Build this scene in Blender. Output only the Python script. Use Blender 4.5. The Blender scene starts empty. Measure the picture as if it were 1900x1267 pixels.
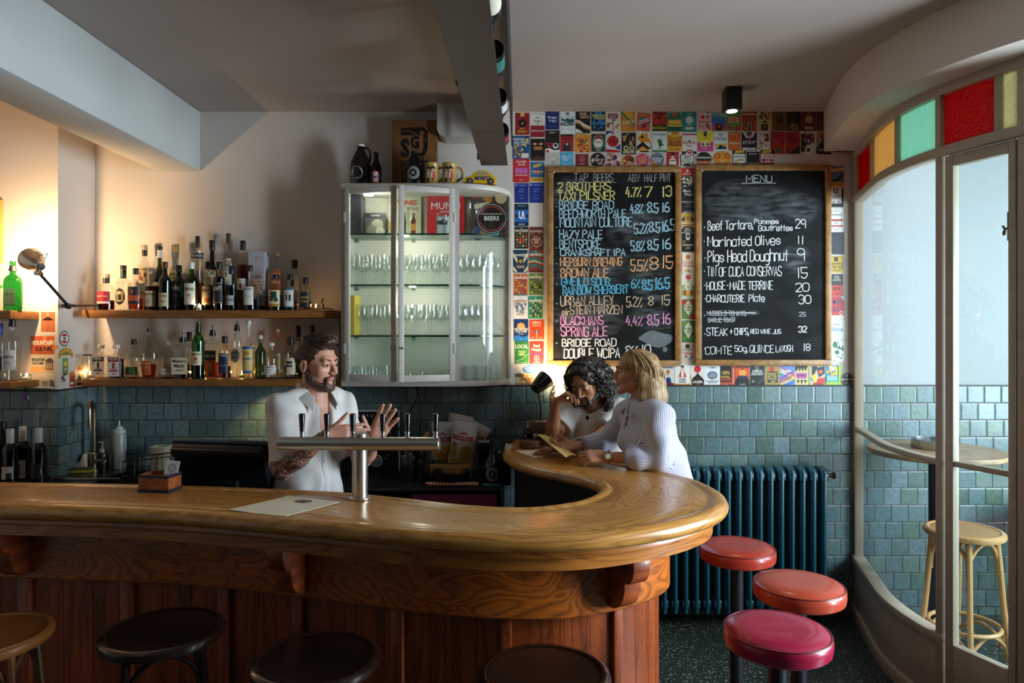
import bpy,bmesh,math,random
import numpy as np
from mathutils import Vector,Matrix,Quaternion
S = bpy.context.scene
COL = S.collection
PI = math.pi
random.seed(7)
FPX,VX,HY,EYE = 1280.0,950.0,618.0,1.75
cam_d = bpy.data.cameras.new('camera')
cam_d.sensor_width = 36.0
cam_d.lens = 36.0 * FPX / 1900.0
cam_d.shift_y = -(633.5 - HY) / 1900.0
cam_d.clip_start = 0.05
cam = bpy.data.objects.new('camera',cam_d)
COL.objects.link(cam)
cam.location = (0,0,EYE)
cam.rotation_euler = (PI / 2,0,0)
S.camera = cam
S.view_settings.view_transform = 'Standard'
S.view_settings.look = 'None'
S.view_settings.gamma = 1.0
S.view_settings.use_curve_mapping = False
S.view_settings.exposure = 0.6
S.cycles.transparent_max_bounces = 48
S.cycles.max_bounces = 10
S.cycles.diffuse_bounces = 5
S.cycles.glossy_bounces = 5
S.cycles.transmission_bounces = 8
S.cycles.caustics_reflective = False
S.cycles.caustics_refractive = False
S.cycles.sample_clamp_indirect = 4.0
S.cycles.use_denoising = True
W = bpy.data.worlds.new('world')
S.world = W
W.use_nodes = True
bg = W.node_tree.nodes['Background']
bg.inputs[0].default_value = (0.55,0.72,1.0,1)
bg.inputs[1].default_value = 0.35
def area(name,loc,target,sx,sy,power,col):
 l = bpy.data.lights.new(name,'AREA')
 l.shape = 'RECTANGLE'
 l.size,l.size_y,l.energy,l.color = sx,sy,power,col
 o = bpy.data.objects.new(name,l)
 COL.objects.link(o)
 o.location = loc
 o.rotation_euler = (Vector(target) - Vector(loc)).to_track_quat('-Z','Y').to_euler()
 return o
def point(name,loc,power,col,r=0.03):
 l = bpy.data.lights.new(name,'POINT')
 l.energy,l.color,l.shadow_soft_size = power,col,r
 o = bpy.data.objects.new(name,l)
 COL.objects.link(o)
 o.location = loc
 return o
def spot(name,loc,target,power,col,angle,blend=0.4,r=0.03):
 l = bpy.data.lights.new(name,'SPOT')
 l.energy,l.color,l.shadow_soft_size = power,col,r
 l.spot_size,l.spot_blend = math.radians(angle),blend
 o = bpy.data.objects.new(name,l)
 COL.objects.link(o)
 o.location = loc
 o.rotation_euler = (Vector(target) - Vector(loc)).to_track_quat('-Z','Y').to_euler()
 return o
DAY = (0.76,0.89,1.0)
WARM = (1.0,0.62,0.30)
area('entry_daylight',(4.22,2.55,1.6),(2.0,2.55,1.35),1.1,2.3,185,DAY)
area('shop_window_daylight',(3.36,1.66,1.5),(0,2.1,1.1),0.5,2.1,125,DAY)
def P(px,py,Y):
 return Vector(((px - VX) / FPX * Y,Y,EYE - (py - HY) / FPX * Y))
def lin(h):
 h = h.lstrip('#')
 c = [int(h[i:i + 2],16) / 255 for i in (0,2,4)] if len(h) == 6 else [int(x,16) / 15 for x in h]
 return tuple(x / 12.92 if x <= 0.04045 else ((x + 0.055) / 1.055) ** 2.4 for x in c) + (1,)
MC = {}
def newmat(name):
 m = bpy.data.materials.new(name)
 m.use_nodes = True
 nt = m.node_tree
 b = nt.nodes['Principled BSDF']
 return m,nt,b
def pm(col,rough=0.5,metal=0.0,var=0.12,scale=25.0,bump=0.0,spec=0.5,coat=0.0,sss=0.0,emit=0.0,stretch=None):
 key = ('pm',col,rough,metal,var,scale,bump,spec,coat,sss,emit,stretch)
 if key in MC:
  return MC[key]
 m,nt,b = newmat('m_' + col.strip('#'))
 N,L = nt.nodes.new,nt.links.new
 b.inputs['Roughness'].default_value = rough
 b.inputs['Metallic'].default_value = metal
 b.inputs['Specular IOR Level'].default_value = spec
 b.inputs['Coat Weight'].default_value = coat
 c = lin(col)
 b.inputs['Base Color'].default_value = c
 if var > 0 or bump > 0:
  tc = N('ShaderNodeTexCoord')
  no = N('ShaderNodeTexNoise')
  no.inputs['Scale'].default_value = scale
  no.inputs['Detail'].default_value = 4
  if stretch:
   mp = N('ShaderNodeMapping')
   mp.inputs['Scale'].default_value = stretch
   L(tc.outputs['Object'],mp.inputs['Vector'])
   L(mp.outputs['Vector'],no.inputs['Vector'])
  else:
   L(tc.outputs['Object'],no.inputs['Vector'])
  if var > 0:
   mx = N('ShaderNodeMix')
   mx.data_type = 'RGBA'
   mx.inputs[6].default_value = tuple(x * (1 - var) for x in c[:3]) + (1,)
   mx.inputs[7].default_value = tuple(min(1,x * (1 + var)) for x in c[:3]) + (1,)
   L(no.outputs['Fac'],mx.inputs[0])
   L(mx.outputs[2],b.inputs['Base Color'])
  if bump > 0:
   bp = N('ShaderNodeBump')
   bp.inputs['Strength'].default_value = bump
   bp.inputs['Distance'].default_value = 0.01
   L(no.outputs['Fac'],bp.inputs['Height'])
   L(bp.outputs['Normal'],b.inputs['Normal'])
 if sss > 0:
  b.inputs['Subsurface Weight'].default_value = sss
  b.inputs['Subsurface Radius'].default_value = (0.012,0.005,0.003)
  b.inputs['Subsurface Scale'].default_value = 1.0
 if emit > 0:
  b.inputs['Emission Color'].default_value = c
  b.inputs['Emission Strength'].default_value = emit
 MC[key] = m
 return m
def glass(tint='ffffff',ior=1.45,rough=0.02,bump=0.0,bscale=60.0,extra=0.0):
 key = ('gl',tint,ior,rough,bump,bscale,extra)
 if key in MC:
  return MC[key]
 m,nt,b = newmat('glass_' + tint)
 N,L = nt.nodes.new,nt.links.new
 nt.nodes.remove(b)
 out = nt.nodes['Material Output']
 t = N('ShaderNodeBsdfTransparent')
 t.inputs['Color'].default_value = lin(tint)
 g = N('ShaderNodeBsdfGlossy')
 g.inputs['Roughness'].default_value = rough
 f = N('ShaderNodeLayerWeight')
 f.inputs['Blend'].default_value = 0.5
 p5 = N('ShaderNodeMath')
 p5.operation = 'POWER'
 p5.inputs[1].default_value = 4.5
 L(f.outputs['Facing'],p5.inputs[0])
 ad = N('ShaderNodeMath')
 ad.operation = 'MULTIPLY_ADD'
 r0 = ((ior - 1) / (ior + 1)) ** 2
 ad.inputs[1].default_value,ad.inputs[2].default_value = 0.55,r0 + extra
 ad.use_clamp = True
 L(p5.outputs[0],ad.inputs[0])
 mx = N('ShaderNodeMixShader')
 L(ad.outputs[0],mx.inputs[0])
 L(t.outputs[0],mx.inputs[1])
 L(g.outputs[0],mx.inputs[2])
 if bump:
  tc = N('ShaderNodeTexCoord')
  v = N('ShaderNodeTexVoronoi')
  v.feature = 'SMOOTH_F1'
  v.inputs['Scale'].default_value = bscale
  L(tc.outputs['Object'],v.inputs['Vector'])
  bp = N('ShaderNodeBump')
  bp.inputs['Strength'].default_value = bump
  bp.inputs['Distance'].default_value = 0.01
  L(v.outputs['Distance'],bp.inputs['Height'])
  L(bp.outputs['Normal'],g.inputs['Normal'])
  L(bp.outputs['Normal'],f.inputs['Normal'])
 L(mx.outputs[0],out.inputs[0])
 MC[key] = m
 return m
def mwood(dark,light,key='w',coord='UV',scale=(1.0,8.0,1.0),dist=3.0,bands=2.2,rough=0.35,coat=0.2,mixup=0.5):
 k = ('wood',dark,light,key,coord,scale,dist,bands,rough,coat,mixup)
 if k in MC:
  return MC[k]
 m,nt,b = newmat('wood_' + key)
 N,L = nt.nodes.new,nt.links.new
 tc = N('ShaderNodeTexCoord')
 mp = N('ShaderNodeMapping')
 mp.inputs['Scale'].default_value = scale
 L(tc.outputs[coord],mp.inputs['Vector'])
 no = N('ShaderNodeTexNoise')
 no.inputs['Scale'].default_value = 1.0
 no.inputs['Detail'].default_value = 2.0
 no.inputs['Roughness'].default_value = 0.45
 no.inputs['Distortion'].default_value = dist * 0.12
 L(mp.outputs['Vector'],no.inputs['Vector'])
 mu = N('ShaderNodeMath')
 mu.operation = 'MULTIPLY'
 mu.inputs[1].default_value = bands * 12
 L(no.outputs['Fac'],mu.inputs[0])
 fr = N('ShaderNodeMath')
 fr.operation = 'PINGPONG'
 fr.inputs[1].default_value = 1.0
 L(mu.outputs[0],fr.inputs[0])
 pw = N('ShaderNodeMath')
 pw.operation = 'POWER'
 pw.inputs[1].default_value = 0.55
 L(fr.outputs[0],pw.inputs[0])
 fi = N('ShaderNodeTexNoise')
 fi.inputs['Scale'].default_value = 1.0
 fi.inputs['Detail'].default_value = 3.0
 m2 = N('ShaderNodeMapping')
 m2.inputs['Scale'].default_value = tuple(s * q for s,q in zip(scale,(6,28,6)))
 L(tc.outputs[coord],m2.inputs['Vector'])
 L(m2.outputs['Vector'],fi.inputs['Vector'])
 big = N('ShaderNodeTexNoise')
 big.inputs['Scale'].default_value = 0.6
 L(mp.outputs['Vector'],big.inputs['Vector'])
 a1 = N('ShaderNodeMath')
 a1.operation = 'MULTIPLY_ADD'
 a1.inputs[1].default_value = mixup
 L(pw.outputs[0],a1.inputs[0])
 a2 = N('ShaderNodeMath')
 a2.operation = 'MULTIPLY_ADD'
 a2.inputs[1].default_value = 0.5
 L(fi.outputs['Fac'],a2.inputs[0])
 a3 = N('ShaderNodeMath')
 a3.operation = 'MULTIPLY'
 a3.inputs[1].default_value = 0.35
 L(big.outputs['Fac'],a3.inputs[0])
 L(a3.outputs[0],a2.inputs[2])
 L(a2.outputs[0],a1.inputs[2])
 cr = N('ShaderNodeValToRGB')
 cr.color_ramp.elements[0].position = 0.25
 cr.color_ramp.elements[0].color = lin(dark)
 cr.color_ramp.elements[1].position = 0.95
 cr.color_ramp.elements[1].color = lin(light)
 L(a1.outputs[0],cr.inputs[0])
 L(cr.outputs[0],b.inputs['Base Color'])
 b.inputs['Roughness'].default_value = rough
 b.inputs['Coat Weight'].default_value = coat
 b.inputs['Coat Roughness'].default_value = 0.15
 bp = N('ShaderNodeBump')
 bp.inputs['Strength'].default_value = 0.12
 bp.inputs['Distance'].default_value = 0.002
 L(a1.outputs[0],bp.inputs['Height'])
 L(bp.outputs['Normal'],b.inputs['Normal'])
 MC[k] = m
 return m
class MB:
 def __init__(s):
  s.v,s.f,s.m,s.uv = [],[],[],None
 def add(s,vs,fs,mi=0):
  o = len(s.v)
  s.v += [tuple(v) for v in vs]
  for f in fs:
   s.f.append(tuple(i + o for i in f))
   s.m.append(mi)
  return s
 def box(s,lo,hi,mi=0,M=None):
  x0,y0,z0 = lo
  x1,y1,z1 = hi
  vs = [Vector(p) for p in ((x0,y0,z0),(x1,y0,z0),(x1,y1,z0),(x0,y1,z0),(x0,y0,z1),(x1,y0,z1),(x1,y1,z1),(x0,y1,z1))]
  if M is not None:
   vs = [M @ v for v in vs]
  return s.add(vs,[(3,2,1,0),(4,5,6,7),(0,1,5,4),(1,2,6,5),(2,3,7,6),(3,0,4,7)],mi)
 def cbox(s,c,size,mi=0,M=None):
  c,h = Vector(c),Vector(size) / 2
  return s.box(c - h,c + h,mi,M)
 def lathe(s,prof,n=24,c=(0,0,0),mi=0,M=None,sx=1.0,sy=1.0,closed=False):
  c = Vector(c)
  vs,fs,rings = [],[],[]
  for r,z in prof:
   if r < 1e-6:
    rings.append([len(vs)])
    vs.append(Vector((0,0,z)) + c)
   else:
    rings.append(list(range(len(vs),len(vs) + n)))
    for k in range(n):
     a = 2 * PI * k / n
     vs.append(Vector((r * sx * math.cos(a),r * sy * math.sin(a),z)) + c)
  if closed:
   rings.append(rings[0])
  for A,B in zip(rings,rings[1:]):
   if len(A) == 1 and len(B) == 1:
    continue
   for k in range(n):
    k2 = (k + 1) % n
    if len(A) == 1:
     fs.append((A[0],B[k2],B[k]))
    elif len(B) == 1:
     fs.append((A[k],A[k2],B[0]))
    else:
     fs.append((A[k],A[k2],B[k2],B[k]))
  if M is not None:
   vs = [M @ v for v in vs]
  return s.add(vs,fs,mi)
 def cyl(s,a,b,r,r2=None,n=16,mi=0):
  a,b = Vector(a),Vector(b)
  d = b - a
  M = Matrix.Translation(a) @ d.to_track_quat('Z','Y').to_matrix().to_4x4()
  r2 = r if r2 is None else r2
  return s.lathe([(0,0),(r,0),(r2,d.length),(0,d.length)],n,mi=mi,M=M)
 def ell(s,c,r,n=16,mi=0,M=None):
  k = n // 2
  prof = [(math.sin(PI * i / k),-math.cos(PI * i / k)) for i in range(k + 1)]
  prof[0],prof[-1] = (0,-1),(0,1)
  r = (r,r,r) if not hasattr(r,'__len__') else r
  T = Matrix.Translation(Vector(c)) @ (M if M is not None else Matrix.Identity(4)) @ Matrix.Diagonal((*r,1))
  return s.lathe(prof,n,mi=mi,M=T)
 def tube(s,pts,r,n=8,mi=0,cyclic=False,flat=1.0):
  pts = [Vector(p) for p in pts]
  rs = r if hasattr(r,'__len__') else [r] * len(pts)
  L = len(pts)
  vs,fs = [],[]
  up = None
  for i,p in enumerate(pts):
   t = (pts[(i + 1) % L] - pts[i - 1]) if cyclic else (pts[min(i + 1,L - 1)] - pts[max(i - 1,0)])
   t.normalize()
   if up is None:
    up = t.orthogonal().normalized()
   up = (up - t * up.dot(t))
   up = up.normalized() if up.length > 1e-6 else t.orthogonal().normalized()
   w = t.cross(up)
   for k in range(n):
    a = 2 * PI * k / n
    vs.append(p + (up * math.cos(a) + w * math.sin(a) * flat) * rs[i])
  for i in range(L if cyclic else L - 1):
   j = (i + 1) % L
   for k in range(n):
    k2 = (k + 1) % n
    fs.append((i * n + k,i * n + k2,j * n + k2,j * n + k))
  if not cyclic:
   fs.append(tuple(range(n))[::-1])
   fs.append(tuple((L - 1) * n + k for k in range(n)))
  return s.add(vs,fs,mi)
 def prism(s,poly,z0,z1,mi=0,M=None):
  n = len(poly)
  a = sum(poly[i][0] * poly[(i + 1) % n][1] - poly[(i + 1) % n][0] * poly[i][1] for i in range(n))
  if a < 0:
   poly = poly[::-1]
  vs = [Vector((x,y,z0)) for x,y in poly] + [Vector((x,y,z1)) for x,y in poly]
  if M is not None:
   vs = [M @ v for v in vs]
  fs = [tuple(range(n))[::-1],tuple(range(n,2 * n))] + [(i,(i + 1) % n,n + (i + 1) % n,n + i) for i in range(n)]
  return s.add(vs,fs,mi)
 def quad(s,a,b,c,d,mi=0):
  return s.add([a,b,c,d],[(0,1,2,3)],mi)
 def sweep(s,path,prof,mi=0,cyclic_prof=True,cap=True):
  vs,fs = [],[]
  n = len(prof)
  for p,nn in path:
   for o,z in prof:
    vs.append(Vector((p[0] + nn[0] * o,p[1] + nn[1] * o,z)))
  for i in range(len(path) - 1):
   for k in range(n if cyclic_prof else n - 1):
    k2 = (k + 1) % n
    fs.append((i * n + k,(i + 1) * n + k,(i + 1) * n + k2,i * n + k2))
  if cap and cyclic_prof:
   fs.append(tuple(range(n)))
   fs.append(tuple((len(path) - 1) * n + k for k in range(n))[::-1])
  return s.add(vs,fs,mi)
 def build(s,name,mats,parent=None,bev=0.0,smooth=True,ang=35,world=False,seg=2,recalc=False):
  mats = mats if isinstance(mats,(list,tuple)) else [mats]
  me = bpy.data.meshes.new(name)
  vs = s.v
  if world and parent is not None:
   l = parent['_o'] if '_o' in parent else parent.location
   vs = [(v[0] - l[0],v[1] - l[1],v[2] - l[2]) for v in vs]
  me.from_pydata(vs,[],s.f)
  for m in mats:
   me.materials.append(m)
  me.polygons.foreach_set('material_index',s.m)
  if s.uv is not None:
   ul = me.uv_layers.new(name='UVMap')
   vi = np.empty(len(me.loops),dtype=np.int32)
   me.loops.foreach_get('vertex_index',vi)
   ul.data.foreach_set('uv',np.asarray(s.uv,dtype=np.float32)[vi].ravel())
  if bev > 0 or recalc:
   bm = bmesh.new()
   bm.from_mesh(me)
   if recalc:
    bmesh.ops.recalc_face_normals(bm,faces=bm.faces[:])
   if bev > 0:
    es = [e for e in bm.edges if len(e.link_faces) == 2 and e.calc_face_angle(0) > 0.5]
    bmesh.ops.bevel(bm,geom=es,offset=bev,segments=seg,affect='EDGES',clamp_overlap=True,profile=0.5)
   bm.to_mesh(me)
   bm.free()
  if smooth:
   me.polygons.foreach_set('use_smooth',[True] * len(me.polygons))
   me.set_sharp_from_angle(angle=math.radians(ang))
  o = bpy.data.objects.new(name,me)
  COL.objects.link(o)
  if parent is not None:
   o.parent = parent
  return o
def tag(o,label,cat,group=None):
 o['label'] = label
 o['category'] = cat
 if group:
  o['group'] = group
 return o
def thing(name,label,cat,loc=(0,0,0),rz=0.0,group=None):
 o = bpy.data.objects.new(name,None)
 o.empty_display_size = 0.05
 COL.objects.link(o)
 o.location = loc
 o.rotation_euler = (0,0,rz)
 return tag(o,label,cat,group)
def struct(o):
 o['kind'] = 'structure'
 return o
def dup(root,loc=None,label=None,rz=None):
 def cp(o,par):
  c = o.copy()
  COL.objects.link(c)
  c.parent = par
  for ch in o.children:
   cp(ch,c)
  return c
 c = cp(root,None)
 if loc is not None:
  c.location = loc
 if rz is not None:
  c.rotation_euler = (0,0,rz)
 if label:
  c['label'] = label
 return c
def spline(pts,n,cyclic=False):
 pts = [Vector(p) for p in pts]
 out = []
 L = len(pts)
 for i in range(L if cyclic else L - 1):
  if cyclic:
   a,b,c,d = pts[i - 1],pts[i],pts[(i + 1) % L],pts[(i + 2) % L]
  else:
   a,b,c,d = pts[max(i - 1,0)],pts[i],pts[i + 1],pts[min(i + 2,L - 1)]
  for k in range(n):
   t = k / n
   out.append(0.5 * ((2 * b) + (c - a) * t + (2 * a - 5 * b + 4 * c - d) * t * t + (3 * b - a - 3 * c + d) * t ** 3))
 if not cyclic:
  out.append(pts[-1])
 return out
def ORD(i):
 return ['first','second','third','fourth','fifth','sixth','seventh','eighth','ninth','tenth','eleventh','twelfth','thirteenth','fourteenth','fifteenth',
 'sixteenth','seventeenth','eighteenth','nineteenth','twentieth','twenty-first','twenty-second'][i]
TXC = {}
def printed(body,bold=0.0):
 k = (body,bold)
 if k in TXC:
  return TXC[k]
 cu = bpy.data.curves.new('lettering','FONT')
 cu.body = body
 cu.resolution_u = 2
 cu.offset = bold
 ob = bpy.data.objects.new('lettering',cu)
 me = ob.to_mesh()
 vs = [(v.co.x,v.co.y) for v in me.vertices]
 fs = [tuple(p.vertices) for p in me.polygons]
 ob.to_mesh_clear()
 bpy.data.objects.remove(ob)
 bpy.data.curves.remove(cu)
 if not vs:
  vs,fs = [(0,0)],[]
 x0 = min(v[0] for v in vs)
 sc = 1 / 0.73
 vs = [((x - x0) * sc,y * sc) for x,y in vs]
 TXC[k] = (vs,fs,max(v[0] for v in vs))
 return TXC[k]
def put_text(mb,body,fn,x,z,h,mi,w=None,align='c',bold=0.012,arc=None):
 vs,fs,tw = printed(body,bold)
 sx = (w / tw) if w else h
 W_ = tw * sx
 x0 = {'c': -W_ / 2,'l': 0,'r': -W_}[align]
 out = []
 for vx,vy in vs:
  u,v = x0 + vx * sx,vy * h
  if arc:
   a = u / abs(arc)
   rr = abs(arc) + (v if arc > 0 else -v - 0)
   if arc > 0:
    u,v = rr * math.sin(a),rr * math.cos(a)
   else:
    rr = abs(arc) - v
    u,v = rr * math.sin(a),-rr * math.cos(a)
  out.append(fn(x + u,z + v))
 mb.add(out,fs,mi)
STROKES = {
 'A': '022842 1434','B': '0208 s082837362505 s05254443322202','C': 's4738180703123243','D': '0208 s08284744432202','E': '48080242 0535','F': '480802 0535',
 'G': 's4738180703123243 434525','H': '0208 4248 0545','I': '2228','J': 's4843321203','K': '0208 480542','L': '080242','M': '0208244842','N': '02084248',
 'O': 's28070322434728','P': '0208 s082847462505','Q': 's28070322434728 2442','R': '0208 s082847462505 2542','S': 's47381807061544433212 1203',
 'T': '0848 2228','U': 's080312324348','V': '082248','W': '0812263248','X': '0248 0842','Y': '0825 4822','Z': '08480242',
 '0': 's28070322434728','1': '2228','2': 's07183847463502 0242','3': 's07183847463525 s25454443321203','4': '280444 3236','5': '480805 s05254544321203',
 '6': 's3817050312324344351504','7': '084812','8': 's28070625444322030425464728','9': 's463515060718384746 4642','%': '0248 0718 3243','.': '2223',',': '2311',
 '-': '1535','&': '0545 2327','+': '0545 2327',"'": '2827','/': '0248',
 'a': 's4536160503123244 4642','b': '0802 s052645432203','c': 's4536160503123243','d': 's452605032243 4842','e': 's04444536160503123243','f': 's48382722 0646',
 'g': 's452605032243 s46413010','h': '0802 s05264542','i': '2622 2827','j': 's26211000','k': '0802 4504 1542','l': '2822','m': '0602 s05162522 s25364542',
 'n': '0602 s05264542','o': 's26050322434526','p': '0600 s052645432203','r': '0602 s042646','s': 's45260514344322 2203','t': '2822 0646','u': 's06032243 4642',
 'v': '062246','w': '0612253246','x': '0642 0246','y': 's06042344 s46412010','z': '06460242','É': '48080242 0535 2839',
 }
NARROW = {'I': 2.2,'1': 2.2,'i': 2.0,'l': 2.0,'.': 1.8,',': 1.8,"'": 1.6,' ': 2.6,'t': 3.6,'f': 3.6,'M': 5.4,'W': 5.4,'m': 5.4,'w': 5.4,'%': 5.0}
def hand_strokes(body,seed=0,jit=0.12,slant=0.0):
 rnd = random.Random(seed * 977 + len(body))
 x = 0.0
 out = []
 for ch in body:
  adv = NARROW.get(ch,4.6)
  w = adv - 1.0
  if ch in STROKES:
   merged = STROKES[ch].split(' ')
   jx,jy,js = rnd.uniform(-jit,jit),rnd.uniform(-jit,jit) * 2,rnd.uniform(1 - jit * 0.5,1 + jit * 0.5)
   for t in merged:
    sm = t[0] == 's'
    d = t.lstrip('s')
    pts = []
    for i in range(0,len(d) - 1,2):
     gx,gy = int(d[i]),int(d[i + 1]) - 2
     gx = gx / 4 * w if adv > 2.7 else (gx - 2) / 4 * w + w / 2
     pts.append(((x + gx + jx + rnd.uniform(-jit,jit)) / 6 + gy / 6 * slant,(gy * js + jy + rnd.uniform(-jit,jit)) / 6))
    if sm and len(pts) > 2:
     pts = [(p[0],p[1]) for p in spline([(a,b,0) for a,b in pts],4)]
    out.append(pts)
  x += adv
 return out,(x - 1) / 6
def ribbon(mb,pts,w,fn,mi):
 n = len(pts)
 vs = []
 for i,p in enumerate(pts):
  a,b = pts[max(i - 1,0)],pts[min(i + 1,n - 1)]
  dx,dz = b[0] - a[0],b[1] - a[1]
  l = math.hypot(dx,dz) or 1
  ex = (-dz / l * w / 2,dx / l * w / 2)
  q = p
  if i == 0:
   q = (p[0] - dx / l * w * 0.3,p[1] - dz / l * w * 0.3)
  elif i == n - 1:
   q = (p[0] + dx / l * w * 0.3,p[1] + dz / l * w * 0.3)
  k = 1.0
  if 0 < i < n - 1:
   d1 = Vector((p[0] - a[0],p[1] - a[1]))
   d2 = Vector((b[0] - p[0],b[1] - p[1]))
   if d1.length > 1e-9 and d2.length > 1e-9:
    k = min(1.5,1 / max(0.55,math.sqrt(max(0,(1 + d1.normalized().dot(d2.normalized())) / 2))))
  vs += [fn(q[0] + ex[0] * k,q[1] + ex[1] * k),fn(q[0] - ex[0] * k,q[1] - ex[1] * k)]
 mb.add(vs,[(2 * i,2 * i + 1,2 * i + 3,2 * i + 2) for i in range(n - 1)],mi)
def hand_text(mb,body,x0,x1,z0,z1,w,fn,mi,seed=0,jit=0.12,rise=0.0):
 st,tw = hand_strokes(body,seed,jit)
 for s_ in st:
  ribbon(mb,[(x0 + p[0] / tw * (x1 - x0),z0 + p[1] * (z1 - z0) + rise * p[0] / tw) for p in s_],w,fn,mi)
CEIL,WALL,PIER,PIERX = 3.13,4.30,3.95,-2.60
TILETOP = 1.42
def tiles(axis):
 m,nt,b = newmat('glazed_tiles_' + axis)
 N,L = nt.nodes.new,nt.links.new
 tc = N('ShaderNodeTexCoord')
 sp = N('ShaderNodeSeparateXYZ')
 L(tc.outputs['Object'],sp.inputs[0])
 def mth(op,a,b_=None,c=None):
  n = N('ShaderNodeMath')
  n.operation = op
  for i,x in enumerate((a,b_,c)):
   if x is None:
    continue
   if isinstance(x,(int,float)):
    n.inputs[i].default_value = x
   else:
    L(x,n.inputs[i])
  return n.outputs[0]
 TS = 0.1055
 v = mth('DIVIDE',mth('SUBTRACT',TILETOP + 10 * TS,sp.outputs['Z']),TS)
 row = mth('FLOOR',v)
 w1 = N('ShaderNodeTexWhiteNoise')
 w1.noise_dimensions = '1D'
 L(row,w1.inputs['W'])
 u = mth('ADD',mth('DIVIDE',sp.outputs[axis.upper()],TS),mth('ADD',mth('MULTIPLY',mth('MODULO',row,2.0),0.45),mth('MULTIPLY',w1.outputs['Value'],0.25)))
 colm = mth('FLOOR',u)
 fu,fv = mth('SUBTRACT',u,colm),mth('SUBTRACT',v,row)
 cx = N('ShaderNodeCombineXYZ')
 L(colm,cx.inputs[0])
 L(row,cx.inputs[1])
 w2 = N('ShaderNodeTexWhiteNoise')
 w2.noise_dimensions = '3D'
 L(cx.outputs[0],w2.inputs['Vector'])
 cr = N('ShaderNodeValToRGB')
 els = cr.color_ramp.elements
 cols = [(0.0,'6b8489'),(0.25,'5b7479'),(0.45,'748a92'),(0.6,'566d64'),(0.75,'687f84'),(0.88,'7a908d'),(1.0,'5d776a')]
 els[0].position,els[0].color = cols[0][0],lin(cols[0][1])
 els[1].position,els[1].color = cols[-1][0],lin(cols[-1][1])
 for p_,c_ in cols[1:-1]:
  e = els.new(p_)
  e.color = lin(c_)
 L(w2.outputs['Value'],cr.inputs[0])
 no = N('ShaderNodeTexNoise')
 no.inputs['Scale'].default_value = 38
 no.inputs['Detail'].default_value = 5
 L(tc.outputs['Object'],no.inputs['Vector'])
 mul = N('ShaderNodeMix')
 mul.data_type = 'RGBA'
 mul.blend_type = 'MULTIPLY'
 mul.inputs[0].default_value = 0.55
 L(cr.outputs[0],mul.inputs[6])
 gr = N('ShaderNodeValToRGB')
 gr.color_ramp.elements[0].color = (0.45,0.45,0.42,1)
 gr.color_ramp.elements[1].color = (1,1,1,1)
 gr.color_ramp.elements[0].position = 0.3
 gr.color_ramp.elements[1].position = 0.62
 L(no.outputs['Fac'],gr.inputs[0])
 L(gr.outputs[0],mul.inputs[7])
 du = mth('MINIMUM',fu,mth('SUBTRACT',1.0,fu))
 dv = mth('MINIMUM',fv,mth('SUBTRACT',1.0,fv))
 d = mth('MINIMUM',du,dv)
 js = N('ShaderNodeMapRange')
 js.inputs[1].default_value,js.inputs[2].default_value = 0.012,0.03
 L(d,js.inputs[0])
 mx = N('ShaderNodeMix')
 mx.data_type = 'RGBA'
 mx.inputs[6].default_value = lin('463830')
 L(js.outputs[0],mx.inputs[0])
 L(mul.outputs[2],mx.inputs[7])
 L(mx.outputs[2],b.inputs['Base Color'])
 b.inputs['Roughness'].default_value = 0.28
 jb = N('ShaderNodeMapRange')
 jb.inputs[1].default_value,jb.inputs[2].default_value = 0.0,0.07
 L(d,jb.inputs[0])
 hs = mth('ADD',jb.outputs[0],mth('MULTIPLY',no.outputs['Fac'],0.35))
 bp = N('ShaderNodeBump')
 bp.inputs['Strength'].default_value = 0.5
 bp.inputs['Distance'].default_value = 0.004
 L(hs,bp.inputs['Height'])
 L(bp.outputs['Normal'],b.inputs['Normal'])
 return m
def terrazzo():
 m,nt,b = newmat('terrazzo')
 N,L = nt.nodes.new,nt.links.new
 tc = N('ShaderNodeTexCoord')
 v = N('ShaderNodeTexVoronoi')
 v.inputs['Scale'].default_value = 85
 L(tc.outputs['Object'],v.inputs['Vector'])
 th = N('ShaderNodeMath')
 th.operation = 'LESS_THAN'
 th.inputs[1].default_value = 0.33
 L(v.outputs['Distance'],th.inputs[0])
 sp = N('ShaderNodeSeparateColor')
 L(v.outputs['Color'],sp.inputs[0])
 cr = N('ShaderNodeValToRGB')
 cr.color_ramp.interpolation = 'CONSTANT'
 e = cr.color_ramp.elements
 e[0].color,e[1].color,e[1].position = lin('2c3430'),lin('b4b39c'),0.72
 for p_,c_ in ((0.3,'59655a'),(0.5,'7d8676'),(0.88,'3f4a47')):
  n = e.new(p_)
  n.color = lin(c_)
 L(sp.outputs[0],cr.inputs[0])
 mx = N('ShaderNodeMix')
 mx.data_type = 'RGBA'
 mx.inputs[6].default_value = lin('2a322e')
 L(th.outputs[0],mx.inputs[0])
 L(cr.outputs[0],mx.inputs[7])
 L(mx.outputs[2],b.inputs['Base Color'])
 b.inputs['Roughness'].default_value = 0.38
 return m
PAINT = pm('cfc6bc',0.75,var=0.05,scale=3.0,bump=0.04)
CEILM = pm('a79a92',0.85,var=0.04,scale=2.0)
BEAMM = pm('c2c4c2',0.8,var=0.05,scale=4.0,bump=0.08)
FRAMEM = pm('a79a88',0.42,var=0.14,scale=14.0)
WHITE = pm('a5abae',0.75,var=0.04,scale=3.0)
struct(MB().box((-4.2,-2.6,-0.06),(4.4,4.4,0)).build('floor',terrazzo()))
struct(MB().box((-4.2,-2.6,CEIL),(4.4,4.4,CEIL + 0.1)).build('ceiling',CEILM))
TX,TY = tiles('x'),tiles('y')
struct(MB().box((PIERX,WALL,TILETOP),(2.14,WALL + 0.1,CEIL)).build('wall_back',PAINT))
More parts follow.
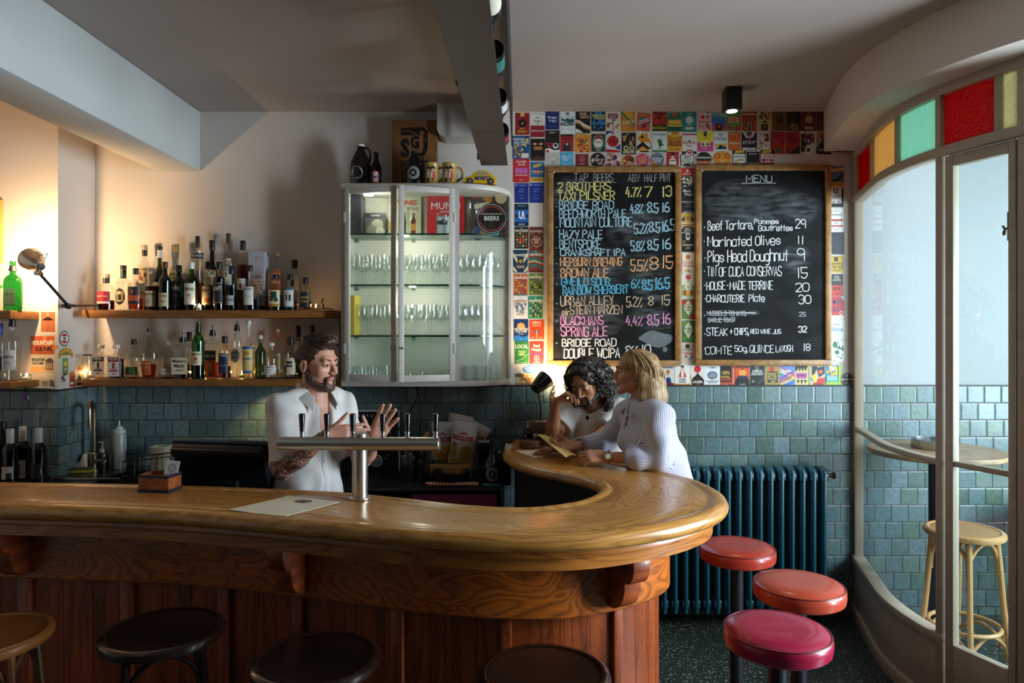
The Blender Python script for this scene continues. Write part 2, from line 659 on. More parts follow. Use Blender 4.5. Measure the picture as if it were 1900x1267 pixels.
struct(MB().box((PIERX,WALL - 0.012,0),(2.14,WALL + 0.1,TILETOP)).build('wall_back_tiling',TX))
struct(MB().box((2.14,WALL,TILETOP),(4.4,WALL + 0.1,CEIL)).build('wall_entry',WHITE))
struct(MB().box((2.14,WALL - 0.012,0),(4.4,WALL + 0.1,TILETOP)).build('wall_entry_tiling',TX))
struct(MB().box((-4.2,PIER,TILETOP),(PIERX,WALL + 0.1,CEIL)).build('wall_alcove',PAINT))
struct(MB().box((-4.2,PIER - 0.012,0),(PIERX,PIER,TILETOP)).build('wall_alcove_tiling',TX))
struct(MB().box((PIERX,PIER - 0.012,0),(PIERX + 0.012,WALL - 0.012,TILETOP)).build('wall_return_tiling',TY))
t_ = MB().box((PIERX + 0.0,WALL - 0.016,TILETOP),(4.4,WALL,TILETOP + 0.008))
t_.box((-4.2,PIER - 0.016,TILETOP),(PIERX + 0.016,PIER,TILETOP + 0.008))
t_.box((PIERX,PIER,TILETOP),(PIERX + 0.016,WALL - 0.016,TILETOP + 0.008))
struct(t_.build('trim_1',pm('26282a',0.5)))
struct(MB().box((-4.3,-2.6,0),(-4.2,PIER,CEIL)).build('wall_left',PAINT))
struct(MB().box((-4.2,-2.7,0),(3.2,-2.6,CEIL)).build('wall_front',pm('2e2925',0.8,var=0.05)))
DARKP = pm('2e2925',0.8,var=0.05)
rw = MB()
for lo,hi in (((3.2,-2.6,0),(3.3,1.97,0.3)),((3.2,-2.6,2.6),(3.3,1.97,CEIL)),((3.2,-2.6,0.3),(3.3,1.38,2.6)),((3.2,1.94,0.3),(3.3,1.97,2.6))):
 rw.box(lo,hi)
struct(rw.build('wall_right',DARKP))
struct(MB().box((4.3,1.9,0),(4.4,4.3,CEIL)).build('wall_entry_right',WHITE))
struct(MB().box((3.3,1.9,0),(4.4,1.97,CEIL)).build('wall_entry_front',WHITE))
wf = MB()
for y in (1.38,1.9):
 wf.box((3.21,y,0.3),(3.27,y + 0.04,2.6))
for z in (0.3,2.56):
 wf.box((3.21,1.38,z),(3.27,1.94,z + 0.04))
struct(wf.build('window_2',FRAMEM))
struct(MB().box((-2.222,-2.6,2.756),(-1.938,WALL,CEIL)).build('ceiling_beam',BEAMM,bev=0.012))
poly = [(0.0,0.0),(0.0,-0.15)] + [(0.05 - 0.05 * math.cos(a),-0.15 - 0.05 * math.sin(a)) for a in (PI / 8,PI / 4,3 * PI / 8,PI / 2)] + [(0.36,-0.2),(0.36,0)]
Md = Matrix(((1,0,0,-0.45),(0,0,-1,WALL),(0,1,0,CEIL),(0,0,0,1)))
struct(MB().prism(poly,0.0,0.16,M=Md).build('duct_boxing_trim',PAINT))
GC,GR = (3.2,3.42),1.25
A0,AS,AE = 135.3,168.0,268.0
def arc_pn(a,r=GR):
 if a >= AS:
  c,s_ = math.cos(math.radians(a)),math.sin(math.radians(a))
  return (GC[0] + r * c,GC[1] + r * s_),(c,s_)
 (x0,y0),_ = arc_pn(AS)
 x1,y1 = 2.15,WALL - .004
 t,L = (AS - a) / (AS - A0),math.hypot(x1 - x0,y1 - y0)
 n = (-(y1 - y0) / L,(x1 - x0) / L)
 return (x0 + (x1 - x0) * t + n[0] * (r - GR),y0 + (y1 - y0) * t + n[1] * (r - GR)),n
def arc(a,r=GR):
 return arc_pn(a,r)[0]
def arc_path(a0,a1,n):
 return [arc_pn(a0 + (a1 - a0) * i / n) for i in range(n + 1)]
def ang_at(px):
 return min((abs(VX + FPX * arc(a)[0] / arc(a)[1] - px),a) for a in [A0 + .05 * i for i in range(1700)])[1]
AP,AD = ang_at(1754),ang_at(1893)
scr = bpy.data.objects.new('window_1',None)
COL.objects.link(scr)
struct(scr)
def rail(name,a0,a1,z0,z1,t0,t1,m=FRAMEM,par=scr,n=28):
 o = MB().sweep(arc_path(a0,a1,n),[(t0,z0),(t1,z0),(t1,z1),(t0,z1)]).build(name,m,par,bev=0.004,recalc=True)
 return o
def post(name,a,z0,z1,w=0.045,t=0.05,m=FRAMEM,par=scr):
 p = arc(a)
 nn = arc_pn(a)[1]
 M = Matrix.Translation((p[0],p[1],0)) @ Matrix.Rotation(math.atan2(nn[1],nn[0]),4,'Z')
 return MB().box((-t / 2,-w / 2,z0),(t / 2,w / 2,z1),M=M).build(name,m,par,bev=0.005)
rail('kick_panel',A0,AP,0.05,0.35,-0.02,0.02)
rail('plinth',A0,AP,0,0.07,-0.04,0.04)
rail('bottom_rail',A0,AP,0.335,0.375,-0.035,0.035)
rail('middle_rail',A0,AP,1.145,1.172,-0.022,0.022)
rail('head_rail',A0,AE,2.555,2.6,-0.03,0.03,n=60)
rail('top_rail',A0,AE,2.835,2.88,-0.03,0.03,n=60)
post('end_post',A0 + 1.6,0,2.88)
post('door_post',AP - 0.75,0,2.88,w=0.03)
CLR = glass('eef4f2',1.4,0.01)
MB().sweep(arc_path(A0,AP,40),[(0,0.37),(0,1.15)],cyclic_prof=False).build('lower_pane',CLR,scr)
MB().sweep(arc_path(A0,AP,40),[(0,1.17),(0,2.56)],cyclic_prof=False).build('upper_pane',CLR,scr)
rail('kick_panel',AD + 1,AE,0.0,0.36,-0.02,0.02)
rail('middle_rail',AD + 1,AE,1.145,1.172,-0.022,0.022)
for a in (AD + 1.0,228,248,AE):
 post('door_post' if a < AD + 3 else 'end_post',a,0,2.88)
MB().sweep(arc_path(AD + 1,AE,30),[(0,0.36),(0,2.56)],cyclic_prof=False).build('upper_pane',CLR,scr)
TL = [A0,ang_at(1622),ang_at(1669),ang_at(1746),ang_at(1856),AD + 4,232,250,AE]
TC = ['8a0508','b59566','8fb3a0','8e0204','a8a283','8fb3a0','8e0204','b59566']
for i,(a,b_) in enumerate(zip(TL,TL[1:])):
 if i:
  post('mullion',a,2.59,2.845,w=0.03,t=0.04)
 key = ('tint',TC[i])
 if key not in MC:
  m,nt,b = newmat('cathedral_' + TC[i])
  N,L = nt.nodes.new,nt.links.new
  nt.nodes.remove(b)
  out = nt.nodes['Material Output']
  tr,tl,gl = N('ShaderNodeBsdfTransparent'),N('ShaderNodeBsdfTranslucent'),N('ShaderNodeBsdfGlossy')
  for q in (tr,tl):
   q.inputs['Color'].default_value = lin(TC[i])
  gl.inputs['Roughness'].default_value = 0.2
  tc = N('ShaderNodeTexCoord')
  v = N('ShaderNodeTexVoronoi')
  v.feature = 'SMOOTH_F1'
  v.inputs['Scale'].default_value = 75
  L(tc.outputs['Object'],v.inputs['Vector'])
  bp = N('ShaderNodeBump')
  bp.inputs['Strength'].default_value = 0.7
  bp.inputs['Distance'].default_value = 0.01
  L(v.outputs['Distance'],bp.inputs['Height'])
  for q in (tl,gl):
   L(bp.outputs['Normal'],q.inputs['Normal'])
  m1,m2 = N('ShaderNodeMixShader'),N('ShaderNodeMixShader')
  m1.inputs[0].default_value = 0.62
  m2.inputs[0].default_value = 0.03
  L(tr.outputs[0],m1.inputs[1])
  L(tl.outputs[0],m1.inputs[2])
  L(m1.outputs[0],m2.inputs[1])
  L(gl.outputs[0],m2.inputs[2])
  L(m2.outputs[0],out.inputs[0])
  MC[key] = m
 MB().sweep(arc_path(a,b_,6),[(-0.003,2.595),(0.003,2.595),(0.003,2.84),(-0.003,2.84)]).build('coloured_pane',MC[key],scr)
pa,pb = Vector((*arc(AP + 0.65),0)),Vector((*arc(AD - 0.3),0))
dv = (pb - pa)
DL = dv.length
Mdoor = Matrix.Translation(pa) @ Matrix.Rotation(math.atan2(dv.y,dv.x),4,'Z')
dr = bpy.data.objects.new('door_1',None)
COL.objects.link(dr)
struct(dr)
f_ = MB()
for lo,hi in (((0,-.02,0.02),(0.04,.02,2.55)),((DL - .03,-.02,.02),(DL,.02,2.55)),((.04,-.02,2.5),(DL - .03,.02,2.55)),((.04,-.014,1.15),(DL - .03,.014,1.175)),((.04,-.02,.02),(DL - .03,.02,.35))):
 f_.box(lo,hi,M=Mdoor)
f_.build('door_frame',FRAMEM,dr,bev=0.004)
MB().box((.04,-.002,.35),(DL - .03,.002,2.5),M=Mdoor).build('door_pane',CLR,dr)
hk = MB().box((DL - .06,.02,2.14),(DL - .02,.035,2.26),M=Mdoor)
hp = [Mdoor @ Vector((DL - .05 - .06 * t + 0.02 * math.cos(7 * t) * t,.035 + .01,2.19 + 0.028 * math.sin(7 * t) * t)) for t in [i / 16 for i in range(17)]]
hk.tube(hp,0.005)
hk.build('stay_hook',pm('5a4a40',0.4,0.6),dr)
bh = MB().sweep(arc_path(A0,270,70),[(0.2,2.88),(0.2,CEIL + 0.02),(-0.06,CEIL + 0.02),(-0.06,2.88)])
bh.box((2.0,WALL - 0.02,2.88),(2.4,WALL,CEIL))
struct(bh.build('bulkhead_wall',PAINT,recalc=True,ang=50))
rk = thing('bottle_rack','rusty dark steel trough hung under the ceiling with bottles lying in it','rack',(-0.1,2.8,2.74))
STEEL = pm('4a3f3a',0.55,0.55,var=0.35,scale=9.0,bump=0.05)
b_ = MB()
for y0,y1 in ((1.3,3.42),(3.424,4.1)):
 f0 = lambda y: (-0.183 - (4.1 - y) * 0.0256,-0.026 - (4.1 - y) * 0.0206)
 (l0,r0),(l1,r1) = f0(y0),f0(y1)
 vs = [(l0,y0,2.746),(r0,y0,2.746),(r1,y1,2.746),(l1,y1,2.746),(l0,y0,2.758),(r0,y0,2.758),(r1,y1,2.758),(l1,y1,2.758)]
 b_.add(vs,[(3,2,1,0),(4,5,6,7),(0,1,5,4),(1,2,6,5),(2,3,7,6),(3,0,4,7)])
b_.build('trough',STEEL,rk,world=True)
sd = MB()
sd.add([(-0.036,1.3,2.86),(-0.03,1.3,2.86),(0.004,4.1,2.86),(-0.004,4.1,2.86),(-0.036,1.3,CEIL),(-0.03,1.3,CEIL),(0.004,4.1,CEIL),(-0.004,4.1,CEIL)],
 [(3,2,1,0),(4,5,6,7),(0,1,5,4),(1,2,6,5),(2,3,7,6),(3,0,4,7)])
sd.build('side_plate',pm('16161a',0.5),rk,world=True)
for y in (1.6,2.8,4.0):
 MB().box((-0.2 - (4.1 - y) * .022,y,2.758),(-0.19 - (4.1 - y) * .022,y + 0.02,CEIL)).build('hanger',STEEL,rk,world=True)
sp_ = thing('ceiling_spotlight','small black box spotlight fixed under the ceiling above the chalkboards, lit','spotlight',(1.243,3.9,CEIL))
MB().box((-.045,-.045,-.125),(.045,.045,0)).build('housing',pm('141414',0.4),sp_,bev=0.004)
MB().lathe([(0,-.128),(.03,-.128),(.03,-.12),(0,-.12)],20).build('lens',pm('ffe6c8',0.4,emit=6.0),sp_)
spot('spot_lamp',(1.243,3.9,CEIL - 0.135),(1.243,3.95,0),9,(1.0,0.82,0.6),75)
BZ = 1.10
OUT = [(-2.9,2.67),(-2.4,2.645),(-1.94,2.616),(-1.29,2.54),(-.645,2.365),(-.30,2.262),(0,2.215),(.27,2.235),(.56,2.37),(.76,2.56),(.838,2.78),(.815,3.02),(.72,3.22),(.56,3.42),
 (.43,3.60),(.345,3.80),(.31,4.0),(.31,4.20)]
INN = [(-2.9,3.06),(-2.55,3.035),(-2.21,3.0),(-1.49,2.95),(-.76,2.83),(-.42,2.71),(-.15,2.60),(.05,2.57),(.22,2.64),(.33,2.76),(.385,2.92),(.345,3.07),(.24,3.2),(.12,3.33),
 (.03,3.48),(-.03,3.70),(-.03,3.92),(.02,4.20)]
osp = spline([(x,y,0) for x,y in OUT],10)
isp = spline([(x,y,0) for x,y in INN],10)
def normals(path,side):
 out = []
 for i,p in enumerate(path):
  t = (path[min(i + 1,len(path) - 1)] - path[max(i - 1,0)]).normalized()
  out.append((t.y * side,-t.x * side))
 return out
on,inn = normals(osp,1),normals(isp,-1)
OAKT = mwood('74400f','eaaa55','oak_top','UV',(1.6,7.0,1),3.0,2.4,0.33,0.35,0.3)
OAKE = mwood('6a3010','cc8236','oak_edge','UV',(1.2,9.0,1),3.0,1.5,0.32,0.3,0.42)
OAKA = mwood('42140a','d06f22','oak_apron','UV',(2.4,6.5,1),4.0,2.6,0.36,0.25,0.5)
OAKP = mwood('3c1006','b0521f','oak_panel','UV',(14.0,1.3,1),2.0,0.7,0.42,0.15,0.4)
def uvsweep(path,nrm,prof,closed=False,u0=0.0):
 mb = MB()
 L = [0.0]
 for a,b in zip(path,path[1:]):
  L.append(L[-1] + (b - a).length)
 V = [0.0]
 for a,b in zip(prof,prof[1:]):
  V.append(V[-1] + math.hypot(b[0] - a[0],b[1] - a[1]))
 uv,vs,fs,n = [],[],[],len(prof)
 for i,(p,nn) in enumerate(zip(path,nrm)):
  for k,(o,z) in enumerate(prof):
   vs.append((p.x + nn[0] * o,p.y + nn[1] * o,z))
   uv.append((u0 + L[i],V[k]))
 for i in range(len(path) - 1):
  for k in range(n - 1):
   fs.append((i * n + k,(i + 1) * n + k,(i + 1) * n + k + 1,i * n + k + 1))
  if closed:
   fs.append((i * n + n - 1,(i + 1) * n + n - 1,(i + 1) * n,i * n))
 if closed:
  fs.append(tuple(range(n)))
  fs.append(tuple((len(path) - 1) * n + k for k in range(n))[::-1])
 mb.add(vs,fs)
 mb.uv = uv
 return mb
bt = thing('bar_counter','long curving oak bar top with a rounded nosing, wrapping round the bartender','bar top',(0,2.5,BZ))
mb = MB()
uv,vs,fs = [],[],[]
oprof = [(-.075,-.055),(-.005,-.055),(.012,-.05),(.022,-.036),(.024,-.022),(.016,-.008),(.004,0),(-.012,.004),(-.03,.003),(-.045,-.003),(-.052,-.0045),(-.06,-.002)]
NO = len(oprof)
iprof = [(-.05,-.002),(-.043,-.0045),(-.036,-.003),(-.024,.003),(-.01,.004),(.002,0),(.012,-.01),(.015,-.024),(.012,-.038),(0,-.046),(-.05,-.046)]
Ls = [0.0]
for i in range(1,len(osp)):
 Ls.append(Ls[-1] + 0.5 * ((osp[i] - osp[i - 1]).length + (isp[i] - isp[i - 1]).length))
for i in range(len(osp)):
 row = []
 for o,z in oprof:
  row.append(((osp[i].x + on[i][0] * o,osp[i].y + on[i][1] * o,BZ + z)))
 a,b = Vector(row[-1]),None
 irow = [(isp[i].x + inn[i][0] * o,isp[i].y + inn[i][1] * o,BZ + z) for o,z in iprof]
 b = Vector(irow[0])
 for t in (.2,.4,.6,.8):
  row.append(tuple(a.lerp(b,t)))
 row += irow
 acc = 0.0
 for k,p in enumerate(row):
  if k:
   acc += (Vector(p) - Vector(row[k - 1])).length
  vs.append(p)
  uv.append((Ls[i],acc))
n = len(row)
for i in range(len(osp) - 1):
 for k in range(n):
  k2 = (k + 1) % n
  fs.append((i * n + k,(i + 1) * n + k,(i + 1) * n + k2,i * n + k2))
fs.append(tuple(range(n)))
fs.append(tuple((len(osp) - 1) * n + k for k in range(n))[::-1])
mb.add(vs,fs)
mb.uv = uv
mb.build('counter_slab',OAKT,bt,world=True,recalc=True,ang=50)
m_ = uvsweep(osp,on,[(-.14,BZ - .055),(-.03,BZ - .055),(-.026,BZ - .062),(-.022,BZ - .072),(-.024,BZ - .082),(-.035,BZ - .088),(-.036,BZ - .126),(-.045,BZ - .13),(-.14,BZ - .13)],True)
m_.build('edge_moulding',OAKE,bt,world=True,recalc=True,ang=40)
bf = thing('bar_carcass','dark oak bar front of curved apron, corbels and upright boards under the bar top','bar front',(0,2.6,0))
sel = [i for i in range(len(osp)) if i <= 135]
pa_,na_ = [osp[i] for i in sel],[on[i] for i in sel]
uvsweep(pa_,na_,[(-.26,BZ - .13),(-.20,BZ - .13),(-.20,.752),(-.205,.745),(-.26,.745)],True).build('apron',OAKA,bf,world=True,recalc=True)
AL = [0.0]
for a,b in zip(pa_,pa_[1:]):
 AL.append(AL[-1] + (b - a).length)
def at_len(s):
 s = max(0,min(AL[-1] - 1e-4,s))
 for i in range(len(AL) - 1):
  if AL[i + 1] >= s:
   t = (s - AL[i]) / (AL[i + 1] - AL[i])
   p = pa_[i].lerp(pa_[i + 1],t)
   nx = Vector((*na_[i],0)).lerp(Vector((*na_[i + 1],0)),t).normalized()
   return p,nx
def seg_path(s0,s1,n=6):
 r = [at_len(s0 + (s1 - s0) * i / n) for i in range(n + 1)]
 return [q[0] for q in r],[(q[1].x,q[1].y) for q in r]
def len_at_px(px,off):
 best,bs = 1e9,0
 for k in range(400):
  s = AL[-1] * k / 400
  p,nx = at_len(s)
  q = p + nx * off
  if nx.y > 0.6 or q.y < 0.5:
   continue
  e = abs(VX + FPX * q.x / q.y - px)
  if e < best:
   best,bs = e,s
 return bs
stl = [len_at_px(px,-.22) for px in (-330,-30,40,235,415,552,735,938)] + [len_at_px(1150,-.22)]
sE = len_at_px(1222,-.22)
edges = [0.0]
k = 0
allst = sorted(stl)
prev = 0.0
bays = []
for s in allst:
 bays.append((prev,s - .024))
 prev = s + .024
bays.append((prev,AL[-1]))
for i,(s0,s1) in enumerate(bays):
 nb = max(1,round((s1 - s0) / .115))
 for j in range(nb):
  a,b = s0 + (s1 - s0) * j / nb,s0 + (s1 - s0) * (j + 1) / nb
  pp,nn = seg_path(a + .0012,b - .0012,4)
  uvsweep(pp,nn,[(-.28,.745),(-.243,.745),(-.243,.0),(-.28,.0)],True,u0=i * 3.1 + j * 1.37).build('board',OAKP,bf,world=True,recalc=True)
for s in allst:
 pp,nn = seg_path(s - .024,s + .024,3)
 uvsweep(pp,nn,[(-.28,.745),(-.222,.745),(-.222,.0),(-.28,.0)],True,u0=s * 7).build('stile',OAKP,bf,world=True,recalc=True,bev=0.003)
pp,nn = seg_path(0,AL[-1],120)
uvsweep(pp,nn,[(-.28,.09),(-.215,.09),(-.21,.085),(-.21,0),(-.28,0)],True).build('skirting',OAKP,bf,world=True,recalc=True)
pp_,nn_ = isp[20:],inn[20:]
uvsweep(pp_,nn_,[(-.06,BZ - .05),(-.05,BZ - .05),(-.05,.0),(-.06,.0)],True).build('inner_panel',pm('15120f',.6),bf,world=True,recalc=True)
cprof = [(0,0),(.15,0),(.152,-.02),(.148,-.045),(.14,-.066),(.128,-.08),(.118,-.086),(.104,-.086),(.1,-.092),(.1,-.105),(.096,-.13),(.086,-.155),(.072,-.175),(.05,-.19),(.03,-.198),(.012,-.2),(0,-.2)]
for px,off in ((40,-.2),(556,-.2),(1143,-.2)):
 s = len_at_px(px,off)
 p,nx = at_len(s)
 M = Matrix.Translation(p + nx * -.2 + Vector((0,0,BZ - .13))) @ Matrix(((nx.x,0,-nx.y,0),(nx.y,0,nx.x,0),(0,1,0,0),(0,0,0,1)))
 c = MB().prism(cprof,-.036,.036,M=M)
 c.uv = [(v[2] * 1.0,v[0] * 2) for v in c.v]
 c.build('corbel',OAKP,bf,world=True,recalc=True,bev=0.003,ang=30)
hkp = at_len(len_at_px(1083,-.19))
hp = hkp[0] + hkp[1] * -.19 + Vector((0,0,BZ - .13))
hk_ = thing('coat_hook','small dark bag hook screwed under the bar edge above the curved apron','hook',hp)
MB().tube([hp + hkp[1] * .02 + Vector((0,0,z)) * 1.0 + hkp[1] * o for o,z in ((0,0),(0,-.012),(.006,-.02),(.016,-.02),(.022,-.012))],.003).build('hook_body',pm('1c1714',0.4,0.7),hk_,world=True)
wb = MB().box((-2.6,3.0,.0),(-1.12,3.28,.86))
tag(wb.build('underbar_bench',pm('1b1b1d',0.45,0.3),bev=.004),'dark steel work bench behind the left run of the bar','bench')
def stool_parts(root,h,R,m,ms,ring=True,seat_lip=True):
 rim = [(0,h - .035),(R - .02,h - .035),(R - .004,h - .03),(R,h - .018),(R - .002,h - .006),(R - .01,h),(R - .022,h + .001),(R - .03,h - .004)]
 MB().lathe(rim + [(0,h - .004)],48).build('seat_rim',m,root)
 MB().lathe([(0,h - .003),(R - .032,h - .0035),(R - .06,h - .007),(0,h - .012)][::1],48).build('seat_panel',ms,root)
 for k in range(4):
  a = PI / 4 + k * PI / 2
  ca,sa = math.cos(a),math.sin(a)
  pts = [(ca * r,sa * r,z) for r,z in ((R - .045,h - .03),(R - .03,h * .75),(R - .012,h * .45),(R + .012,h * .2),(R + .03,0))]
  MB().tube(spline(pts,4),[.0155 - .003 * i / 16 for i in range(17)],10).build('leg',m,root)
  a2 = a + PI / 2
  p0,p1 = Vector((ca,sa,0)),Vector((math.cos(a2),math.sin(a2),0))
  mid = (p0 + p1) / 2
  up = [p0 * (R - .038) + Vector((0,0,h * .70)),p0 * (R - .042) + Vector((0,0,h * .80)),(p0 * .78 + p1 * .22) * (R - .03) + Vector((0,0,h - .075)),mid * (R - .02) + Vector((0,0,h - .045)),
 (p0 * .22 + p1 * .78) * (R - .03) + Vector((0,0,h - .075)),p1 * (R - .042) + Vector((0,0,h * .80)),p1 * (R - .038) + Vector((0,0,h * .70))]
  MB().tube(spline(up,5),.0095,8).build('bentwood_brace',m,root)
  lo = [p0 * (R + .004) + Vector((0,0,h * .12)),p0 * (R - .004) + Vector((0,0,h * .2)),(p0 * .75 + p1 * .25) * R + Vector((0,0,h * .275)),mid * R * 1.0 + Vector((0,0,h * .31)),
 (p0 * .25 + p1 * .75) * R + Vector((0,0,h * .275)),p1 * (R - .004) + Vector((0,0,h * .2)),p1 * (R + .004) + Vector((0,0,h * .12))]
  MB().tube(spline(lo,5),.009,8).build('lower_brace',m,root)
 MB().tube([(math.cos(2 * PI * i / 40) * (R - .025),math.sin(2 * PI * i / 40) * (R - .025),h * .33) for i in range(40)],.011,8,cyclic=True).build('foot_ring',m,root)
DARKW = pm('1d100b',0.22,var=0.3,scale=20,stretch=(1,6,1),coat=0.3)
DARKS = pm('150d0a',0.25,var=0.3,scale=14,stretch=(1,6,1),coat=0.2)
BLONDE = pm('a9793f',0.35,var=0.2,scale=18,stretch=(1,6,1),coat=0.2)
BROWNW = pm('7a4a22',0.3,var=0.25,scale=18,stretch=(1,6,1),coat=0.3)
GS = 'bentwood stools drawn up along the front of the bar'
SH = .755
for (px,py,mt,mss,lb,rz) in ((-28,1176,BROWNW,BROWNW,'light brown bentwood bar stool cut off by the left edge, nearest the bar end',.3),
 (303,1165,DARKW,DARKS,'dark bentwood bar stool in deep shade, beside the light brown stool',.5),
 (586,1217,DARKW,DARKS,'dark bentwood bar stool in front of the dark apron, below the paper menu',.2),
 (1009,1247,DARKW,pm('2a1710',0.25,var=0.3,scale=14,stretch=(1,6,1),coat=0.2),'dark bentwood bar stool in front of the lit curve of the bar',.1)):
 d = (EYE - SH) * FPX / (py - HY)
 r = thing('bentwood_stool',lb,'stool',(P(px,py,d).x,d,0),rz,GS)
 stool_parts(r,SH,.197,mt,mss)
def vinyl(col):
 return pm(col,0.3,var=0.12,scale=6,bump=0.08,coat=0.25)
for px,py,col,lb,wr in ((1442,1168,'9c1238','crimson vinyl pedestal stool, standing nearest the lit end of the bar',1),(1482,1083,'b0432a','orange-red vinyl bar stool between the crimson stool and the radiator',2),
 (1367,1014,'a83424','red vinyl bar stool tucked beside the rounded bar end, against the teal radiator',3)):
 d = (EYE - .745) * FPX / (py - HY)
 x = P(px,py,d).x
 r = thing('pedestal_stool',lb,'stool',(x,d,0),wr * 1.1,'red vinyl pedestal stools beside the bar end')
 R,h = .176,.755
 V = vinyl(col)
 MB().lathe([(0,h - .07),(R - .012,h - .07),(R - .003,h - .062),(R,h - .04),(R - .001,h - .02),(R - .004,h - .015),(R - .008,h - .012),(R - .02,h - .003),(R - .05,h + .003),(R * .5,h + .004),(0,h + .002)],56).build('cushion',V,r)
 MB().tube([(math.cos(2 * PI * i / 56) * (R - .005),math.sin(2 * PI * i / 56) * (R - .005),h - .012) for i in range(56)],.0032,6,cyclic=True).build('piping',pm('6d1620' if wr == 1 else '7a2218',0.4),r)
 bl = pm('16181c',0.45,0.2)
 MB().cyl((0,0,.02),(0,0,h - .09),.03,n=20).build('post',bl,r)
 MB().lathe([(0,h - .09),(.075,h - .09),(.075,h - .07),(0,h - .07)],24).build('mounting_plate',bl,r)
 MB().lathe([(0,0),(.15,0),(.15,.008),(.06,.022),(0,.022)],32).build('floor_flange',bl,r)
rd = thing('radiator','tall teal cast iron column radiator on the tiled wall under the chalkboards','radiator',(1.4,4.17,0))
TEAL = pm('1d5263',0.3,var=0.1,scale=10)
sec = None
xs = [1.86 - .0635 * i for i in range(17)]
for i,x in enumerate(xs):
 if sec is None:
  m_ = MB()
  for yy in (-.055,0,.055):
   pts = [(0,yy,.08),(0,yy,.93)]
   m_.tube(pts,.0185 if yy else .017,10,flat=0.95)
  cap_ = [(-.075,.885),(-.07,.915),(-.045,.94),(0,.948),(.045,.94),(.07,.915),(.075,.885),(.07,.87),(-.07,.87)]
  Mx = Matrix(((0,0,1,0),(1,0,0,0),(0,1,0,0),(0,0,0,1)))
  m_.prism(cap_,-.021,.021,M=Mx)
  m_.prism([(y,1.03 - z) for y,z in cap_],-.021,.021,M=Mx)
  m_.box((-.008,-.078,.1),(.008,.078,.92))
  sec = m_.build('column_section',TEAL,rd,bev=0.004)
  o = sec
 else:
  o = sec.copy()
  COL.objects.link(o)
  o.parent = rd
 o.location = (x - 1.4,0,.0)
for x in (xs[0],xs[-1]):
 MB().box((x - 1.4 - .012,-.05,0),(x - 1.4 + .012,.05,.1)).build('foot',TEAL,rd)
vl = MB().cyl((.46 + .03,0,.89),(.46 + .075,0,.89),.013)
vl.ell((.46 + .085,0,.89),(.014,.022,.022),12)
vl.build('valve',pm('4a3020',0.4,0.5),rd)
pv = MB().cyl((.50,-.0,.13),(.56,0,.13),.012)
pv.cyl((.56,-.01,.13),(.56,-.07,.13),.02,n=16)
pv.build('lower_valve',pm('b9b4a8',0.4),rd)
SHW = mwood('5b3414','9c6429','shelf','Object',(2.0,14.0,14.0),2.5,0.9,0.5,0.05,0.4)
ZS1,ZS2 = 1.885,1.478
YF = 4.06
STAND = []
def shelf(name,x0,x1,y0,y1,zt,th,label,cut=0.0,rnd=0.0):
 t = [(x0 + cut,y0),(x1 - rnd,y0)]
 if rnd:
  t += [(x1 - rnd + rnd * math.sin(a),y0 + rnd - rnd * math.cos(a)) for a in (PI / 8,PI / 4,3 * PI / 8,PI / 2)]
 else:
  t += [(x1,y0)]
 t += [(x1,y1),(x0,y1)] + ([(x0,y0 + cut)] if cut else [])
 o = MB().prism(t,zt - th,zt).build(name,SHW,bev=0.003)
 return tag(o,label,'shelf')
X0 = P(152,0,YF).x
shelf('wall_shelf',X0,P(626,0,YF).x,YF,WALL,ZS1,.044,'upper long oak shelf carrying two rows of spirit bottles',0.0,.08)
shelf('wall_shelf',X0,P(640,0,YF).x,YF,WALL,ZS2,.042,'lower long oak shelf of spirit bottles just above the dark tiles')
XP = -2.706
shelf('wall_shelf',-3.6,XP,3.72,PIER,1.872,.045,'short upper shelf in the alcove under the glowing lamp, holding the green bottle')
shelf('wall_shelf',-3.6,XP,3.72,PIER,1.485,.036,'short lower shelf in the alcove with the clear vodka bottle')
V3 = lambda x,y,z: Vector((x,y,z))
